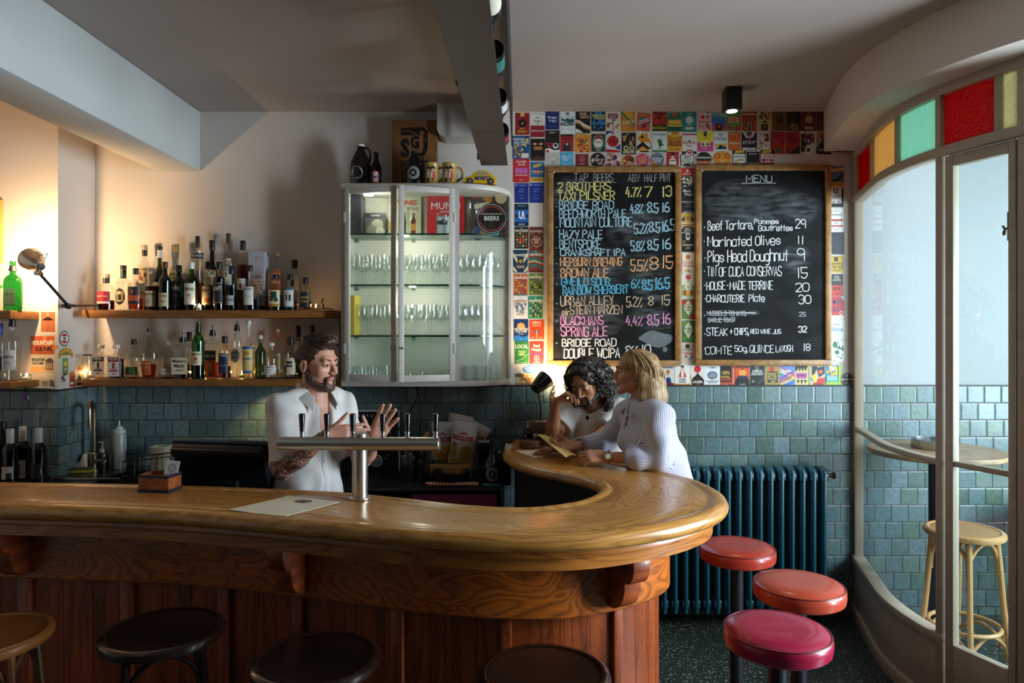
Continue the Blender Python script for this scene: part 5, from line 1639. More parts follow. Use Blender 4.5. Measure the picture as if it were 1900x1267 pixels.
row(R1,[
 ('a',118,88,237,272,'8c1f22','d 1b1412 .5 .52 .3;d d89a2a .5 .52 .07;r d8b040 .36 .84 .64 1;t e8b93a .5 .24 .09 W_T;t e8b93a .5 .1 .1 STADT','dark red card with a black record disc'),
 ('a',247,105,365,292,'e4e1da','r 8e1c2c 0 0 1 .52;o 3a3a3a .5 .66 .38 .02;r 8e1c2c 0 0 1 .5;t 222 .5 .66 .1 FURY .6;t 222 .5 .82 .07 01;t e8d8d0 .5 .25 .07 BROWN_ALE;t 444 .5 .56 .05 &_SON','white over maroon card with a drawn arch'),
 ('a',372,65,487,228,'202a66','t d0d4e8 .5 .58 .12 Brugge .74;t d0d4e8 .5 .4 .12 Tripel .62;d 4a56a0 .5 .82 .06;r 6a74b0 .3 .16 .7 .18','plain navy card with pale lettering'),
 ('a',497,65,620,265,'dfe3e2','g 2a8a9a,1d5a6a 3 14 .1 .46 .64;t 15505c .5 .5 .12 FRESH .8;t 1a1a1a .5 .34 .14 RIZZAH .9;d 6a8a90 .5 .84 .12;l aab .02 .05 .7 .95 .7;l aab .02 .05 .2 .95 .2','white card with teal graffiti lettering'),
 ('a',625,65,748,258,'1b191a','t e0bc90 .5 .78 .12 ONE .5;t e0bc90 .62 .64 .12 DROP .6;p e8d8b8 0 .5 .3 .46 .5 .3 .98 .2 .98 .28 .6 .4 .3 .54 0 .58;p b98a54 0 .42 .3 .38 .5 .22 .98 .12 .98 .2 .5 .3 .3 .46 0 .5;p efe4cc 0 .02 .5 .02 .3 .12 0 .2','black card with tan and cream waves'),
 ('a',757,58,873,242,'17202e','p 2f7ab0 .3 1 .7 1 .95 .3 .05 .3;g 3a8ac8,1a4a8a,0e2038 5 16 .1 .15 .5;t e0d23a .5 .66 .11 SHROOMS .9;t e0d23a .56 .54 .11 OF_BLOOM .8;t c8d0d8 .2 .88 .06 N;t c8d0d8 .5 .08 .03 ALE','black and blue card with yellow slanted lettering'),
 ('a',880,52,1003,240,'ddd0bc','r 6a3a6a .12 .55 .8 .78;t e8b050 .46 .68 .07 COASTER .6;t e8d8e0 .46 .59 .06 RESORT .6;g c8703a,e8e0d0,7a4a3a 9 18 .09 .05 .5;d b0502a .5 .9 .07;t 3a2a2a .35 .3 .09 Sour .4','cream card with a purple block and orange shapes'),
 ('a',1007,52,1125,245,'c8862e','d e0a03a .45 .74 .38;p 3a7a4a 0 .9 .98 .3 .98 .18 0 .78;p d8602a 0 .7 .98 .1 .98 .02 0 .58;t f0dcc0 .5 .34 .14 JUICY .8;d f0c070 .3 .9 .1','amber card with a green diagonal band'),
 ('a',1140,88,1252,240,'c9562a','d 2f7a9a .5 .48 .38;d b5302a .52 .42 .26;r 7a2a1e .42 .16 .64 .32;l e8d8c0 .07 .16 .5 .84 .72;l e8d8c0 .07 .18 .38 .86 .6;r e0b080 .2 .86 .8 .9','tilted orange card with a blue ringed globe','rect',.09),
 ('a',1270,55,1390,240,'b0301e','r 1b1715 0 0 1 .28;t d8c038 .5 .08 .14 ROOZILLA .94;o 5a1a12 .5 .6 .36 .05;g 7a2016,d04a2a 4 10 .12 .4 .8;t 3a120e .5 .52 .18 E;t e0a080 .5 .9 .05 SUNTER','red card with a black foot and yellow lettering'),
 ('a',1393,48,1517,243,'2f7a58','p 5aa090 0 1 1 1 1 .6 0 .6;p 2f6a50 0 .6 .25 .8 .5 .62 .8 .82 1 .6 1 .4 0 .4;d c8502a .5 .72 .16;r 1e5a3e 0 0 1 .2;p d8a030 .1 .5 .9 .5 .98 .38 .88 .3 .12 .3 .02 .38;r d8b040 0 .2 1 .28;t f0e0b0 .5 .36 .07 MOUNTAIN .7','green mountain card with a yellow scroll'),
 ('b',117,48,237,248,'2a7a74','d d8d0bc .5 .5 .27;l 8aa09a .03 .4 .38 .36 .6;l 8aa09a .03 .52 .36 .5 .62;l 8aa09a .03 .64 .38 .64 .6;p d0c8b4 .24 .1 .76 .1 .8 .15 .76 .2 .24 .2 .2 .15;t d8e0d8 .5 .74 .05 Coast .4;t d8e0d8 .5 .26 .04 PALE_ALE .7','teal card with a round pale shell'),
 ('b',243,48,358,240,'d9a9a8','t b03040 .5 .36 .12 Paloma .8;d c02a2a .4 .6 .14;d 2f6a3a .72 .62 .1;d d8d0c8 .6 .74 .14;g b03040,c05058 2 16 .07 .03 .3;l b03040 .12 .2 .86 .6 .9 .8 .8','pink card with red cherries'),
 ('b',365,52,487,240,'4a8aa0','p b8c090 0 1 1 1 1 .75 0 .9;p 8ab0a0 0 .9 1 .75 1 .6 0 .75;p 3a6ab0 0 .6 1 .45 1 .3 0 .4;p 7a4a9a 0 .4 1 .3 1 .12 0 .22;p c0504a 0 .22 1 .12 1 0 0 0;r 16201e .26 .02 .72 .32;d d86a2a .5 .2 .1','rainbow blended card with a black square'),
 ('b',490,52,612,240,'6f9a4a','p b02a2a .08 .34 .92 .38 .98 .66 .04 .6;t f0e0c8 .5 .54 .08 RASPBERRY .8;t f0e8d8 .5 .38 .14 SOUR .8;d c04038 .2 .14 .16;d b03a34 .76 .12 .2;d a0b86a .5 .84 .16','green card with a red sour label'),
 ('b',618,52,740,240,'a5321e','t f0e4d0 .5 .7 .1 HAWKERS .9;p 2f6a7a .3 .02 .7 .02 .7 .36 .5 .48 .3 .36;p d8a040 .36 .04 .64 .04 .64 .34 .5 .43 .36 .34;o d06a2a .5 .3 .44 .06;s e8d8b8 .5 .88 .07;p 24404a .42 .04 .58 .04 .58 .3 .5 .36 .42 .3','red-orange card with a blue arched door'),
 ('b',745,52,867,240,'d4bd84','r 1b1a24 0 .9 1 1;d 6a8a3a .3 .62 .16;d c8a040 .7 .66 .2;g 3a6a4a,d8a040,8a4a2a 8 16 .1 .3 .85;r 1b2038 .28 .02 .74 .3;d d86a2a .5 .18 .1','cream botanical card with a dark navy square'),
 ('b',870,52,990,240,'7a5220','p 16120e .34 .72 .44 .72 .44 .4 .6 .34 .6 .44 .5 .48 .5 .36 .34 .38;p 16120e .52 .3 .6 .72 .68 .72 .76 .3 .68 .3 .64 .5 .6 .3;t 2a1c0e .5 .14 .05 LAGER;r 5a3a16 .2 .84 .8 .92','bronze card with a black monogram'),
 ('b',993,52,1115,240,'1f1b18','g 9a6a30,6a4420,c08a48 6 40 .07 .02 .32;d 6a5a48 .5 .86 .12;d 1f1b18 .5 .88 .07;t 4a423a .5 .6 .06 BARREL .6;t 4a423a .5 .5 .05 AGED .6','black card with scattered brown grain along its foot'),
 ('b',1118,45,1240,240,'6e1820','d c8a878 .5 .5 .26;l 6e1820 .03 .4 .38 .36 .6;l 6e1820 .03 .52 .36 .5 .62;p d0b090 .24 .08 .76 .08 .8 .13 .76 .18 .24 .18 .2 .13;t d0b090 .5 .74 .05 Coast .4','maroon card with a tan shell'),
 ('b',1243,45,1365,240,'5a1a1c','d 8a3a2a .5 .64 .16;d 5a1a1c .54 .66 .1;t 8a4a3a .5 .3 .05 AMBER;r 6a2a24 .1 .06 .9 .1','plain dark red card')])
R2 = '# in second row'
row(R2,[
 ('a',95,280,243,475,'2d5a86','t e8e4d0 .5 .8 .1 IMMORTAL .86;t e8e4d0 .5 .66 .11 JELLYFISH .9;g d8a040,e0c878,1a2f58,c07030 7 26 .08 .05 .98;r dcd8cc .5 .04 .92 .24;t e8e4d0 .5 .57 .04 COASTAL_IPA .7','blue patterned card with cream lettering'),
 ('a',247,305,367,490,'1c1616','v d89a70 .3 .76 .14 .05;v d89a70 .72 .76 .14 .05;r c8804a .22 .5 .8 .64;t 201818 .5 .54 .06 BITTER .5;p 4a3028 0 0 1 0 1 .14 .5 .24 0 .1','black card with a half-hidden orange face'),
 ('a',370,235,490,420,'211a1b','d f0e8e0 .72 .3 .2;d 201818 .72 .32 .12;p e8e0d8 0 0 1 0 1 .12 .6 .1 .3 .2 0 .16;t d03a3a .3 .36 .1 Honest .5;t d03a3a .34 .24 .1 Beer .4;t c8c0b8 .5 .86 .07 BEAST .4;d a02a2a .16 .05 .1','black card with a laughing mouth and red script'),
 ('a',497,268,607,412,'a8262a','r 18161a 0 .88 1 1;p 2a2a38 .25 .02 .75 .02 .8 .34 .62 .5 .66 .64 .5 .58 .34 .64 .38 .5 .2 .34;t 3a1014 .5 .72 .1 VOODOO .8;d c8b0a0 .5 .42 .1','red card with a dark animal bust'),
 ('a',617,265,752,420,'d98f3a','r 3a7a4a .3 .5 .44 .64;r b0402a .44 .5 .58 .64;r 4a8a5a .58 .5 .72 .64;t a03020 .5 .34 .08 Smoky_Peach .8;t a03020 .5 .22 .08 Paddle .6;g c03a28,f0d080,a8542a 12 18 .09 .03 .98','orange card scattered with tomatoes'),
 ('a',757,265,873,415,'1d3a2c','v d8d4c4 .5 .55 .38 .4;v 1d3a2c .5 .55 .34 .36;v e0dccc .5 .5 .3 .26;d b0282a .5 .84 .16;t 1d3a2c .5 .5 .09 Hefty .5;t d8d4c4 .5 .05 .06 PILSNER .6','dark green card with a white oval'),
 ('a',880,240,1000,420,'d6d2d0','p 2a3a78 0 1 .5 1 0 .8;p 2a3a78 1 .4 1 .1 .6 .2;d b8202a .48 .52 .4;t 1a1418 .48 .56 .08 LADY .5;t 1a1418 .48 .45 .08 RIDERS .6;p b8202a 0 0 1 0 1 .08 0 .16;r b8202a .42 .84 .54 .96;t 1a1418 .3 .06 .05 Red .4','white and blue card with a big red ball'),
 ('a',1012,255,1130,437,'1a1a1c','g d89a3a,7a4a1a,c8b070 14 16 .1 .4 .95;d d8cca0 .3 .28 .18;d 1a1a1c .3 .28 .1;d d8cca0 .72 .28 .18;d 1a1a1c .72 .28 .1;r d8cca0 .1 .05 .9 .16;t 1a1a1c .5 .07 .07 THE_WAKE .7','black card with two round cream badges'),
 ('a',1140,240,1262,422,'e0dcd0','p e08a2a 0 .7 .4 .9 .9 .6 .98 .4 .6 .5 .3 .4;p 1c1a1c 0 .3 .4 .5 .9 .2 .98 .5 .98 .2 .5 .06 0 .1;p e8a040 0 .1 .4 .3 .8 .1 .6 .04;d e0a03a .6 .78 .16;d 1c1a1c .36 .72 .1;r 1c1a1c .2 .02 .8 .08','cream card with orange and black swirls'),
 ('a',1270,243,1392,418,'e2e3dd','t 1a1c1a .5 .8 .09 HOP_NATION .84;d 3a7a3a .5 .52 .16;p 2f5a34 .4 .4 .6 .46 .8 .34 .6 .3 .5 .2 .44 .3;r 3a8a4a 0 0 1 .1;t 333 .5 .16 .04 PALE_ALE .7','white card with a small green hop creature'),
 ('a',1397,247,1520,412,'c07a2c','p 9a5a1e 0 .3 1 .3 .8 .6 .5 .4 .2 .6;p d8b030 .2 .7 .8 .74 .76 .9 .24 .86;d e8d8c0 .14 .9 .12;d e8d8c0 .88 .9 .12;r d8a840 0 0 1 .22;t 7a3a12 .5 .06 .1 HAZY_MID .7','orange card with brown hills and gold foot'),
 ('b',117,265,238,435,'dcd6cc','r a8262e 0 .94 1 1;t a8262e .5 .52 .14 Bulldust .86;t a8262e .5 .36 .12 Pale .5;d 55504c .5 .64 .07;p a8262e .28 .22 .72 .22 .7 .08 .5 .0 .3 .08;t e8e0d8 .5 .11 .06 DEEDS .3;r 1c1a1c 0 0 .26 .14;r 1c1a1c .74 0 1 .14','white card with red script over a red crest'),
 ('b',243,245,377,412,'d8cc3a','r c8408a 0 0 1 .48;r 3a3a30 .4 .76 .6 1;p e8dca0 .22 .26 .78 .26 .78 .48 .22 .48;d 4a4030 .36 .36 .09;d 4a4030 .64 .36 .09;t d86a3a .5 .62 .08 CITRUS .6;t e8d8e8 .5 .12 .06 SOUR .3','yellow over pink card with a radio'),
 ('b',380,250,498,403,'dfe0e2','o 1c2440 .5 .86 .12 .04;t 1c2440 .5 .56 .16 LOCAL .86;r d89a30 .08 .06 .92 .36;p e8c060 .08 .2 .5 .36 .92 .2 .92 .06 .08 .06;p 3a2a5a .08 .06 .92 .06 .92 .18 .7 .24 .3 .16;d 1c2440 .5 .18 .16','white card with an orange landscape and navy lettering'),
 ('b',503,250,608,403,'d0662a','t f0e0d0 .5 .34 .14 Marion .86;t e8d0b8 .5 .86 .07 BentSpoke .6;r c25a22 .1 .06 .9 .09','flat orange card with one pale word'),
 ('b',615,248,742,407,'1f1d38','p d8d0c4 0 1 .3 1 .38 .8 .5 .74 .62 .8 .7 1 1 1 .9 .96 .74 .7 .5 .66 .26 .7 .1 .96;d 8a6a4a .5 .88 .1;t b8402a .5 .56 .08 Oatmeal .6;t f0ece4 .5 .36 .17 STOUT .84;r d8d4cc .06 .03 .94 .17;t 1f1d38 .5 .07 .06 PORTER .5','dark navy card lettered in white with a rounded collar'),
 ('b',748,250,855,400,'ddd8ce','p 241c1c .5 .9 .85 .9 .92 .5 .7 .4 .56 .56;d c89a80 .62 .72 .15;p e8e4e0 .5 .04 .98 .04 .94 .44 .7 .5 .5 .36;g c03a3a,d04a44 4 14 .06 .05 .95;l 333 .02 .52 .36 .72 .2 .96 .3;t 3a7a4a .3 .34 .12 Vic .3','white card with a dark-haired figure'),
 ('b',858,245,978,432,'b32628','p 2f6a3a .3 .06 .66 .04 .8 .2 .5 .3;d 8a2a30 .5 .84 .12;t d86a60 .5 .56 .06 FOX_HAT .7;t d86a60 .5 .46 .05 RED_PELT .7;p 3a1a1a .4 .08 .6 .1 .56 .2','red card with a green shape low down'),
 ('b',983,245,1105,432,'b02622','p 1a1614 0 0 1 0 1 .1;p 1a1614 .2 0 1 .4 1 0;d 7a1a18 .5 .84 .12;t 4a0e0e .5 .62 .09 FORWARD .8;t 4a0e0e .5 .5 .09 LINE .44;d 2a1412 .16 .16 .1','red card with a black diagonal corner'),
 ('b',1113,245,1235,435,'d8d2cc','r 1c1a24 .0 .1 .3 .9;r a8242a .3 .5 .92 .88;p 24386a .36 .4 .7 .44 .66 .8 .5 .86 .4 .74;g 1c1a20,a8242a,e8e0d8 4 14 .09 .3 .95;p e4e0dc .26 .0 .74 .0 .74 .24 .5 .34 .26 .24;d 1c1a24 .5 .18 .13','white, red and black card with a pale shield'),
 ('b',1243,248,1365,435,'b58a58','d b03a26 .5 .8 .26;p 1c1614 .1 .3 .9 .3 .8 .46 .62 .58 .5 .72 .38 .58 .2 .46;r 1c1614 0 .0 1 .3;t e0d0b0 .5 .14 .12 LAGER .7;t b03a26 .5 .05 .05 KAIJU .5','tan card with a red sun over a dark hop')])
OV = [(.5 + .5 * math.cos(2 * PI * i / 30),.5 + .5 * math.sin(2 * PI * i / 30)) for i in range(30)]
CREST = [(.0,.82),(.22,1),(.3,.84),(.72,.84),(.78,1),(1,.8),(.93,.2),(.5,0),(.07,.2)]
R3 = '# in third row'
row(R3,[
 ('a',100,475,238,672,'c32a32','t f0dcd4 .5 .84 .09 CLOVER .84;t f0dcd4 .5 .72 .09 CLUB .56;g d070b0,c85aa0 2 1 .01 .5 .5;d c86ab0 .25 .54 .13;d c86ab0 .5 .54 .13;d c86ab0 .75 .54 .13;d c86ab0 .25 .45 .12;d c86ab0 .5 .45 .12;d c86ab0 .75 .45 .12;t f0dcd4 .5 .28 .07 Cocktail_Sour .84;t f0dcd4 .5 .08 .05 body .7','bright red card with pink clover blobs'),
 ('a',247,500,362,665,'2d6aa6','r d8a238 0 0 1 .22;p d8b030 .2 .7 .78 .78 .8 .94 .24 .86;p c0603a .12 .56 .88 .56 .7 .38 .3 .38;t e8dcc0 .5 .46 .1 COLOSSAL .86;t 5a4a1a .5 .08 .06 BLUE_HAZY .7;p 7a3a6a .2 .6 .5 .7 .8 .6','blue card with a gold foot and sunset lettering'),
 ('a',380,425,487,540,'cfcac0','o 8a867c .5 .5 .36 .02;o 8a867c .5 .5 .28 .02;t b04a40 .5 .34 .1 Wing .5;t b04a40 .5 .2 .1 & .3;l 8a867c .02 .1 .1 .1 .9 .9 .9 .9 .1 .1 .1','pale grey card with a fine line drawing'),
 ('a',495,415,607,540,'55aad2','t e8f0f4 .5 .6 .15 YEASTY .8;t e8f0f4 .5 .42 .15 BOYS .6;t e0eef4 .5 .1 .1 DIGITAL_IPA .7;g 7ac0e0,4098c4 3 10 .07 .05 .95','light blue card with white block lettering'),
 ('a',625,433,733,535,'7c1a26','o d0a0a0 .5 .58 .2 .03;t e0c0c0 .5 .5 .13 C;t e0c0c0 .5 .14 .08 IMPERIAL .6;r c08a8a .2 .88 .8 .9','small maroon card with a ringed letter'),
 ('a',748,422,872,542,'1d1a1c','g b08a90,6a5060,d0b0a0 9 14 .1 .15 .85;t f0e8e4 .5 .43 .14 GLOW_UP .8','black round coaster with pink blossoms','oval'),
 ('a',880,422,1004,542,'d8b8aa','g 3a2a30,e0d0c8,c07a70,8a4a50 5 20 .14 .12 .88;t 2a2028 .5 .44 .12 DAISY .5','pink and cream round coaster with dark leaves','oval'),
 ('a',1013,440,1124,541,'d08036','d 8a3a26 .5 .5 .4;p d89a80 .2 .1 .5 .5 .9 .3 .7 .06;d d8b040 .2 .5 .12;p 2a2a3a .5 .6 .9 .8 .8 .4','orange round coaster with a raised hand','oval'),
 ('a',1128,427,1246,541,'d8707c','o c02a3a .5 .5 .4 .08;d a03040 .5 .46 .14;p c8a050 .36 .3 .64 .3 .56 .6 .44 .6;g e8c0c0 4 10 .05 .1 .9','pink round coaster with a brown glass in it','oval'),
 ('a',1252,424,1368,541,'77808e','p c08050 0 .3 .4 .04 .7 .1 .2 .5;p 55607a .6 .9 .9 .7 1 .5 .8 .4;t f0ece4 .5 .52 .14 CHARGING .8;t f0ece4 .5 .34 .14 LANES .6','grey-blue round coaster with white lettering','oval'),
 ('a',1388,415,1490,532,'b82a2a','d e0c8b0 .5 .68 .15;p e8dcd0 .2 .06 .8 .06 .76 .46 .5 .56 .24 .46;p 1c1618 .34 .72 .66 .72 .6 .92 .4 .92;l 1c1618 .07 .3 .36 .7 .36;t 201014 .5 .9 .08 MARKET .7','red card with a capped man folding his arms'),
 ('b',97,430,217,550,'1a1a1c','p e0dcd4 .06 .78 .22 .92 .32 .78 .7 .78 .78 .92 .94 .76 .87 .24 .5 .06 .13 .24;t 1a1a1c .5 .58 .16 DEEDS .7;t 1a1a1c .5 .4 .12 BREWING .7;p 1a1a1c .25 .32 .75 .32 .7 .16 .5 .1 .3 .16','black and white crest-shaped sticker',CREST),
 ('b',226,416,370,533,'1d1b1a','o d8d0c4 .5 .5 .46 .03;p c0562a .07 .36 .93 .36 .8 .12 .5 .04 .2 .12;t e8e0d8 .5 .54 .15 BentSpoke .76;t f0d8c0 .5 .2 .1 Crankshaft .56','black oval badge with an orange lower half','oval'),
 ('b',374,410,532,530,'d08a30','o b02a24 .24 .66 .14 .05;o b02a24 .76 .66 .14 .05;t f0dcb8 .5 .3 .07 TROPPER .4;d f0d8a0 .5 .1 .03','amber rounded badge with two red rings','oval'),
 ('b',538,400,652,528,'26242c','p d8b034 .16 .78 .84 .82 .86 .98 .2 .96;p dcd8d4 .06 .12 .94 .12 .94 .74 .06 .74;t 2a2a40 .5 .5 .14 PASSION .8;t 2a2a40 .66 .3 .12 MESS .4;d d8a040 .3 .28 .14;t d0ccc4 .5 .03 .06 SOUR .5','dark card with white panel and gold ribbon'),
 ('b',658,415,767,525,'18181a','t d8d4cc .5 .8 .1 BentSpoke .6;t e0dcd4 .5 .06 .12 DRAUGHT .86','plain black card with white foot lettering'),
 ('b',772,398,888,525,'5a2a34','p d8b034 .14 .76 .82 .82 .84 .98 .18 .94;p e0bcb8 .05 .14 .95 .14 .95 .74 .05 .74;t a8283a .5 .5 .14 SOUR .7;d b02a3a .24 .32 .13;d b02a3a .8 .3 .1;t a8283a .55 .28 .12 MESS .4','pink and red card with a gold ribbon')])
CL = '# down the left strip'
row(CL,[
 ('a',112,678,230,843,'1e2f7c','t 8aa0e0 .56 .86 .07 TRAPPIST .7;t 6a86d8 .5 .66 .08 Tripel .5;t 6a86d8 .46 .54 .08 Dubbel .4;t 6a86d8 .5 .34 .06 Blond .4;t 6a86d8 .5 .2 .06 Bruin .5;d 9ab0e8 .12 .9 .07','navy card of fine blue writing'),
 ('a',237,675,357,843,'1f3186','t 8aa0e0 .56 .86 .07 TRAPPIST .7;t 6a86d8 .5 .66 .08 Amber .5;t 6a86d8 .46 .54 .08 Saison .5;t 6a86d8 .5 .34 .06 Lambic .5;t 6a86d8 .5 .2 .06 Gueuze .6;d 9ab0e8 .12 .9 .07','bluer navy card of fine writing'),
 ('a',112,852,230,1038,'14243c','g 2a6ab8,1d4a90,3a80c8 5 1 .01 .4 .41;d 2a62aa .2 .62 .2;d 2a62aa .5 .62 .2;d 2a62aa .8 .62 .2;d 1f5298 .35 .44 .2;d 1f5298 .66 .44 .2;d 2a62aa .18 .28 .18;d 2a62aa .5 .26 .2;d 2a62aa .82 .28 .18;p eef0f4 .3 .68 .38 .68 .38 .44 .5 .36 .5 .3 .34 .36 .3 .42;p eef0f4 .46 .3 .56 .68 .64 .68 .74 .3 .66 .3 .6 .52 .54 .3;r 14243c 0 0 1 .16;t d0d8e8 .5 .05 .06 WATER .7;t 8a9ac0 .5 .88 .06 BREWERS .6','blue scaled card with a white monogram'),
 ('a',112,1042,230,1228,'25322c','z b83a2a,3a6a50,d8b050 4 5;t e8e0d0 .5 .76 .11 HAWKERS .9;s e8e0d0 .5 .92 .06;t d85a3a .5 .42 .1 Mood .4;t d85a3a .5 .3 .1 Lighter .6','dark card with red and green leaves'),
 ('a',237,1045,355,1240,'6a3222','z 8a4a30,4a2418,a06a48 5 6;t d8c0a0 .5 .76 .1 HAWKERS .9;o d8c0a0 .5 .36 .36 .03;d 6a3222 .5 .36 .32;t d8c0a0 .5 .4 .09 WEST .5;t d8c0a0 .5 .28 .09 RED .3','brown-red card with a ringed middle'),
 ('c',100,62,222,252,'23384e','p d8c8a0 0 .9 .3 .6 .3 .4 0 .7;p d8c8a0 1 .9 .7 .6 .7 .4 1 .7;p d8c8a0 0 .3 .3 .05 .15 .02 0 .1;p d8c8a0 1 .3 .7 .05 .85 .02 1 .1;p c08a3a .5 .6 .66 .5 .5 .4 .34 .5;t f0e8d8 .5 .72 .11 HAWKERS .9;t e0c080 .5 .2 .14 Gold .5','navy card with cream chevrons'),
 ('c',230,62,355,252,'8a3a2c','p 2f6a6a 0 .9 .4 1 1 .8 1 .7 .4 .88 0 .8;p 2f6a6a 0 .6 .4 .7 1 .5 1 .4 .4 .58 0 .5;p c8a878 0 .5 .4 .56 1 .4 1 .34 .4 .48 0 .42;p 2f6a6a 0 .3 .4 .42 1 .2 1 .1 .4 .3 0 .2;t e8d8c0 .5 .74 .11 HAWKERS .9;s e8d8c0 .5 .9 .06;r 5a2018 .1 .03 .9 .1','red and teal wavy card'),
 ('c',105,262,222,443,'c4662a','z 7a2a5a,e0a040,2a6a8a,b03040 4 6;t f4ece0 .5 .76 .12 HAWKERS .92;s f4ece0 .5 .92 .06;t e8d060 .5 .4 .08 HAZY .4;r 1f6a78 0 0 1 .05','orange card with purple and blue diamonds'),
 ('c',232,257,355,440,'6a7a2e','z c0a030,2f4a2a,7a3a3a,3a6a8a 4 6;t e4dcb8 .5 .76 .12 HAWKERS .92;s f0e8d0 .5 .92 .06;r 202818 .2 .3 .8 .4;t d8d060 .5 .32 .07 PALE .5','olive card with dark diamonds'),
 ('c',105,450,220,635,'e6e2dc','g 7a9a94,b8a0c0,5a6a7a 8 22 .1 .2 .7;t c8803a .5 .72 .11 HAWKERS .9;s d89a40 .5 .9 .06;t d8a860 .5 .12 .1 Ghost .6','white card with grey-violet drawings'),
 ('c',227,450,350,638,'38906a','z d8b040,1f4a3a,8a3a4a 5 6;t f0ecdc .5 .74 .12 HAWKERS .92;s f4f0e0 .5 .9 .06;r 1f4a3a .36 .1 .62 .24;d d8c050 .5 .17 .07','green card with a pattern of dark beads'),
 ('c',105,643,228,828,'1d3a66','d e8a860 .5 .66 .27;r 1d3a66 .1 .4 .9 .56;t f4ecdc .5 .5 .1 MOUNTAIN .9;t f4ecdc .5 .4 .1 CULTURE .76;p 2a7ac0 0 .02 1 .02 1 .26 .6 .18 .3 .28 0 .22;t e8e0d0 .5 .31 .05 Pale_Ale .7;t d0dcec .5 .08 .03 IPA','navy card with a pale sun over blue sea'),
 ('c',237,648,360,812,'cc4a26',"t f0dcc0 .5 .8 .12 KIRK'S .84;t f0dcc0 .5 .68 .06 HOUSE_RED .7;p 3a5a86 .16 .34 .3 .42 .5 .46 .7 .42 .84 .34 .66 .37 .5 .34 .34 .37;l f0dcc0 .025 .5 .46 .5 .1 .46 .06 .42 .1;t f0dcc0 .2 .06 .05 4.5%;t f0dcc0 .76 .06 .05 AMBER .3",'orange card with a blue umbrella'),
 ('c',112,830,232,1018,'2f7a40','t e8ecd0 .5 .7 .17 LOCAL .9;t d8e0a0 .5 .5 .09 TALUS .5;t d8e0a0 .5 .38 .09 NEIPA .44;l b8d8a0 .03 .02 .1 .5 .2 .96 .44;t d0e0c0 .5 .03 .04 MOUNTAIN_GOAT .8','green card with a pale road line'),
 ('c',237,828,357,1018,'c23a34','r 9a2a2a 0 0 1 .4;t f0e0d4 .5 .74 .14 Red .44;t f0e0d4 .5 .58 .14 Hoppy .7;o f0e0d4 .5 .26 .18 .03;t f0e0d4 .5 .22 .09 b;t f0e0d4 .5 .05 .05 LAUNCH .6;r 5a3a8a 0 .4 1 .46','red card with a round ringed emblem'),
 ('c',182,1026,290,1098,'2d7ac4','d e8f0f8 .26 .66 .14;d e8f0f8 .74 .66 .14;d 1f5aa0 .26 .66 .07;d 1f5aa0 .74 .66 .07;p e8f0f8 .5 .86 .64 .5 .36 .5;t e8f0f8 .5 .2 .18 GADS .7','round blue sticker with two pale eyes','oval'),
 ('c',293,1047,402,1082,'d8cbb4','r a06a4a 0 .78 1 1;t 8a6a50 .5 .44 .2 KIRK_BAR .7;t 8a6a50 .4 .14 .16 street .5;r a0603a .78 .06 1 .3','small pale ticket with a brown edge'),
 ('c',130,1098,292,1212,'dcc494','g a8703a,e8a050,c89060,f0d8a8,8a5a30 11 40 .08 .05 .95;r 7a5a3a .0 .74 .36 .98;r b8844a .4 .55 .96 .68;r c08a50 .04 .2 .7 .3','wide sepia printed card behind the black desk lamp')])
CM = '# between the chalkboards'
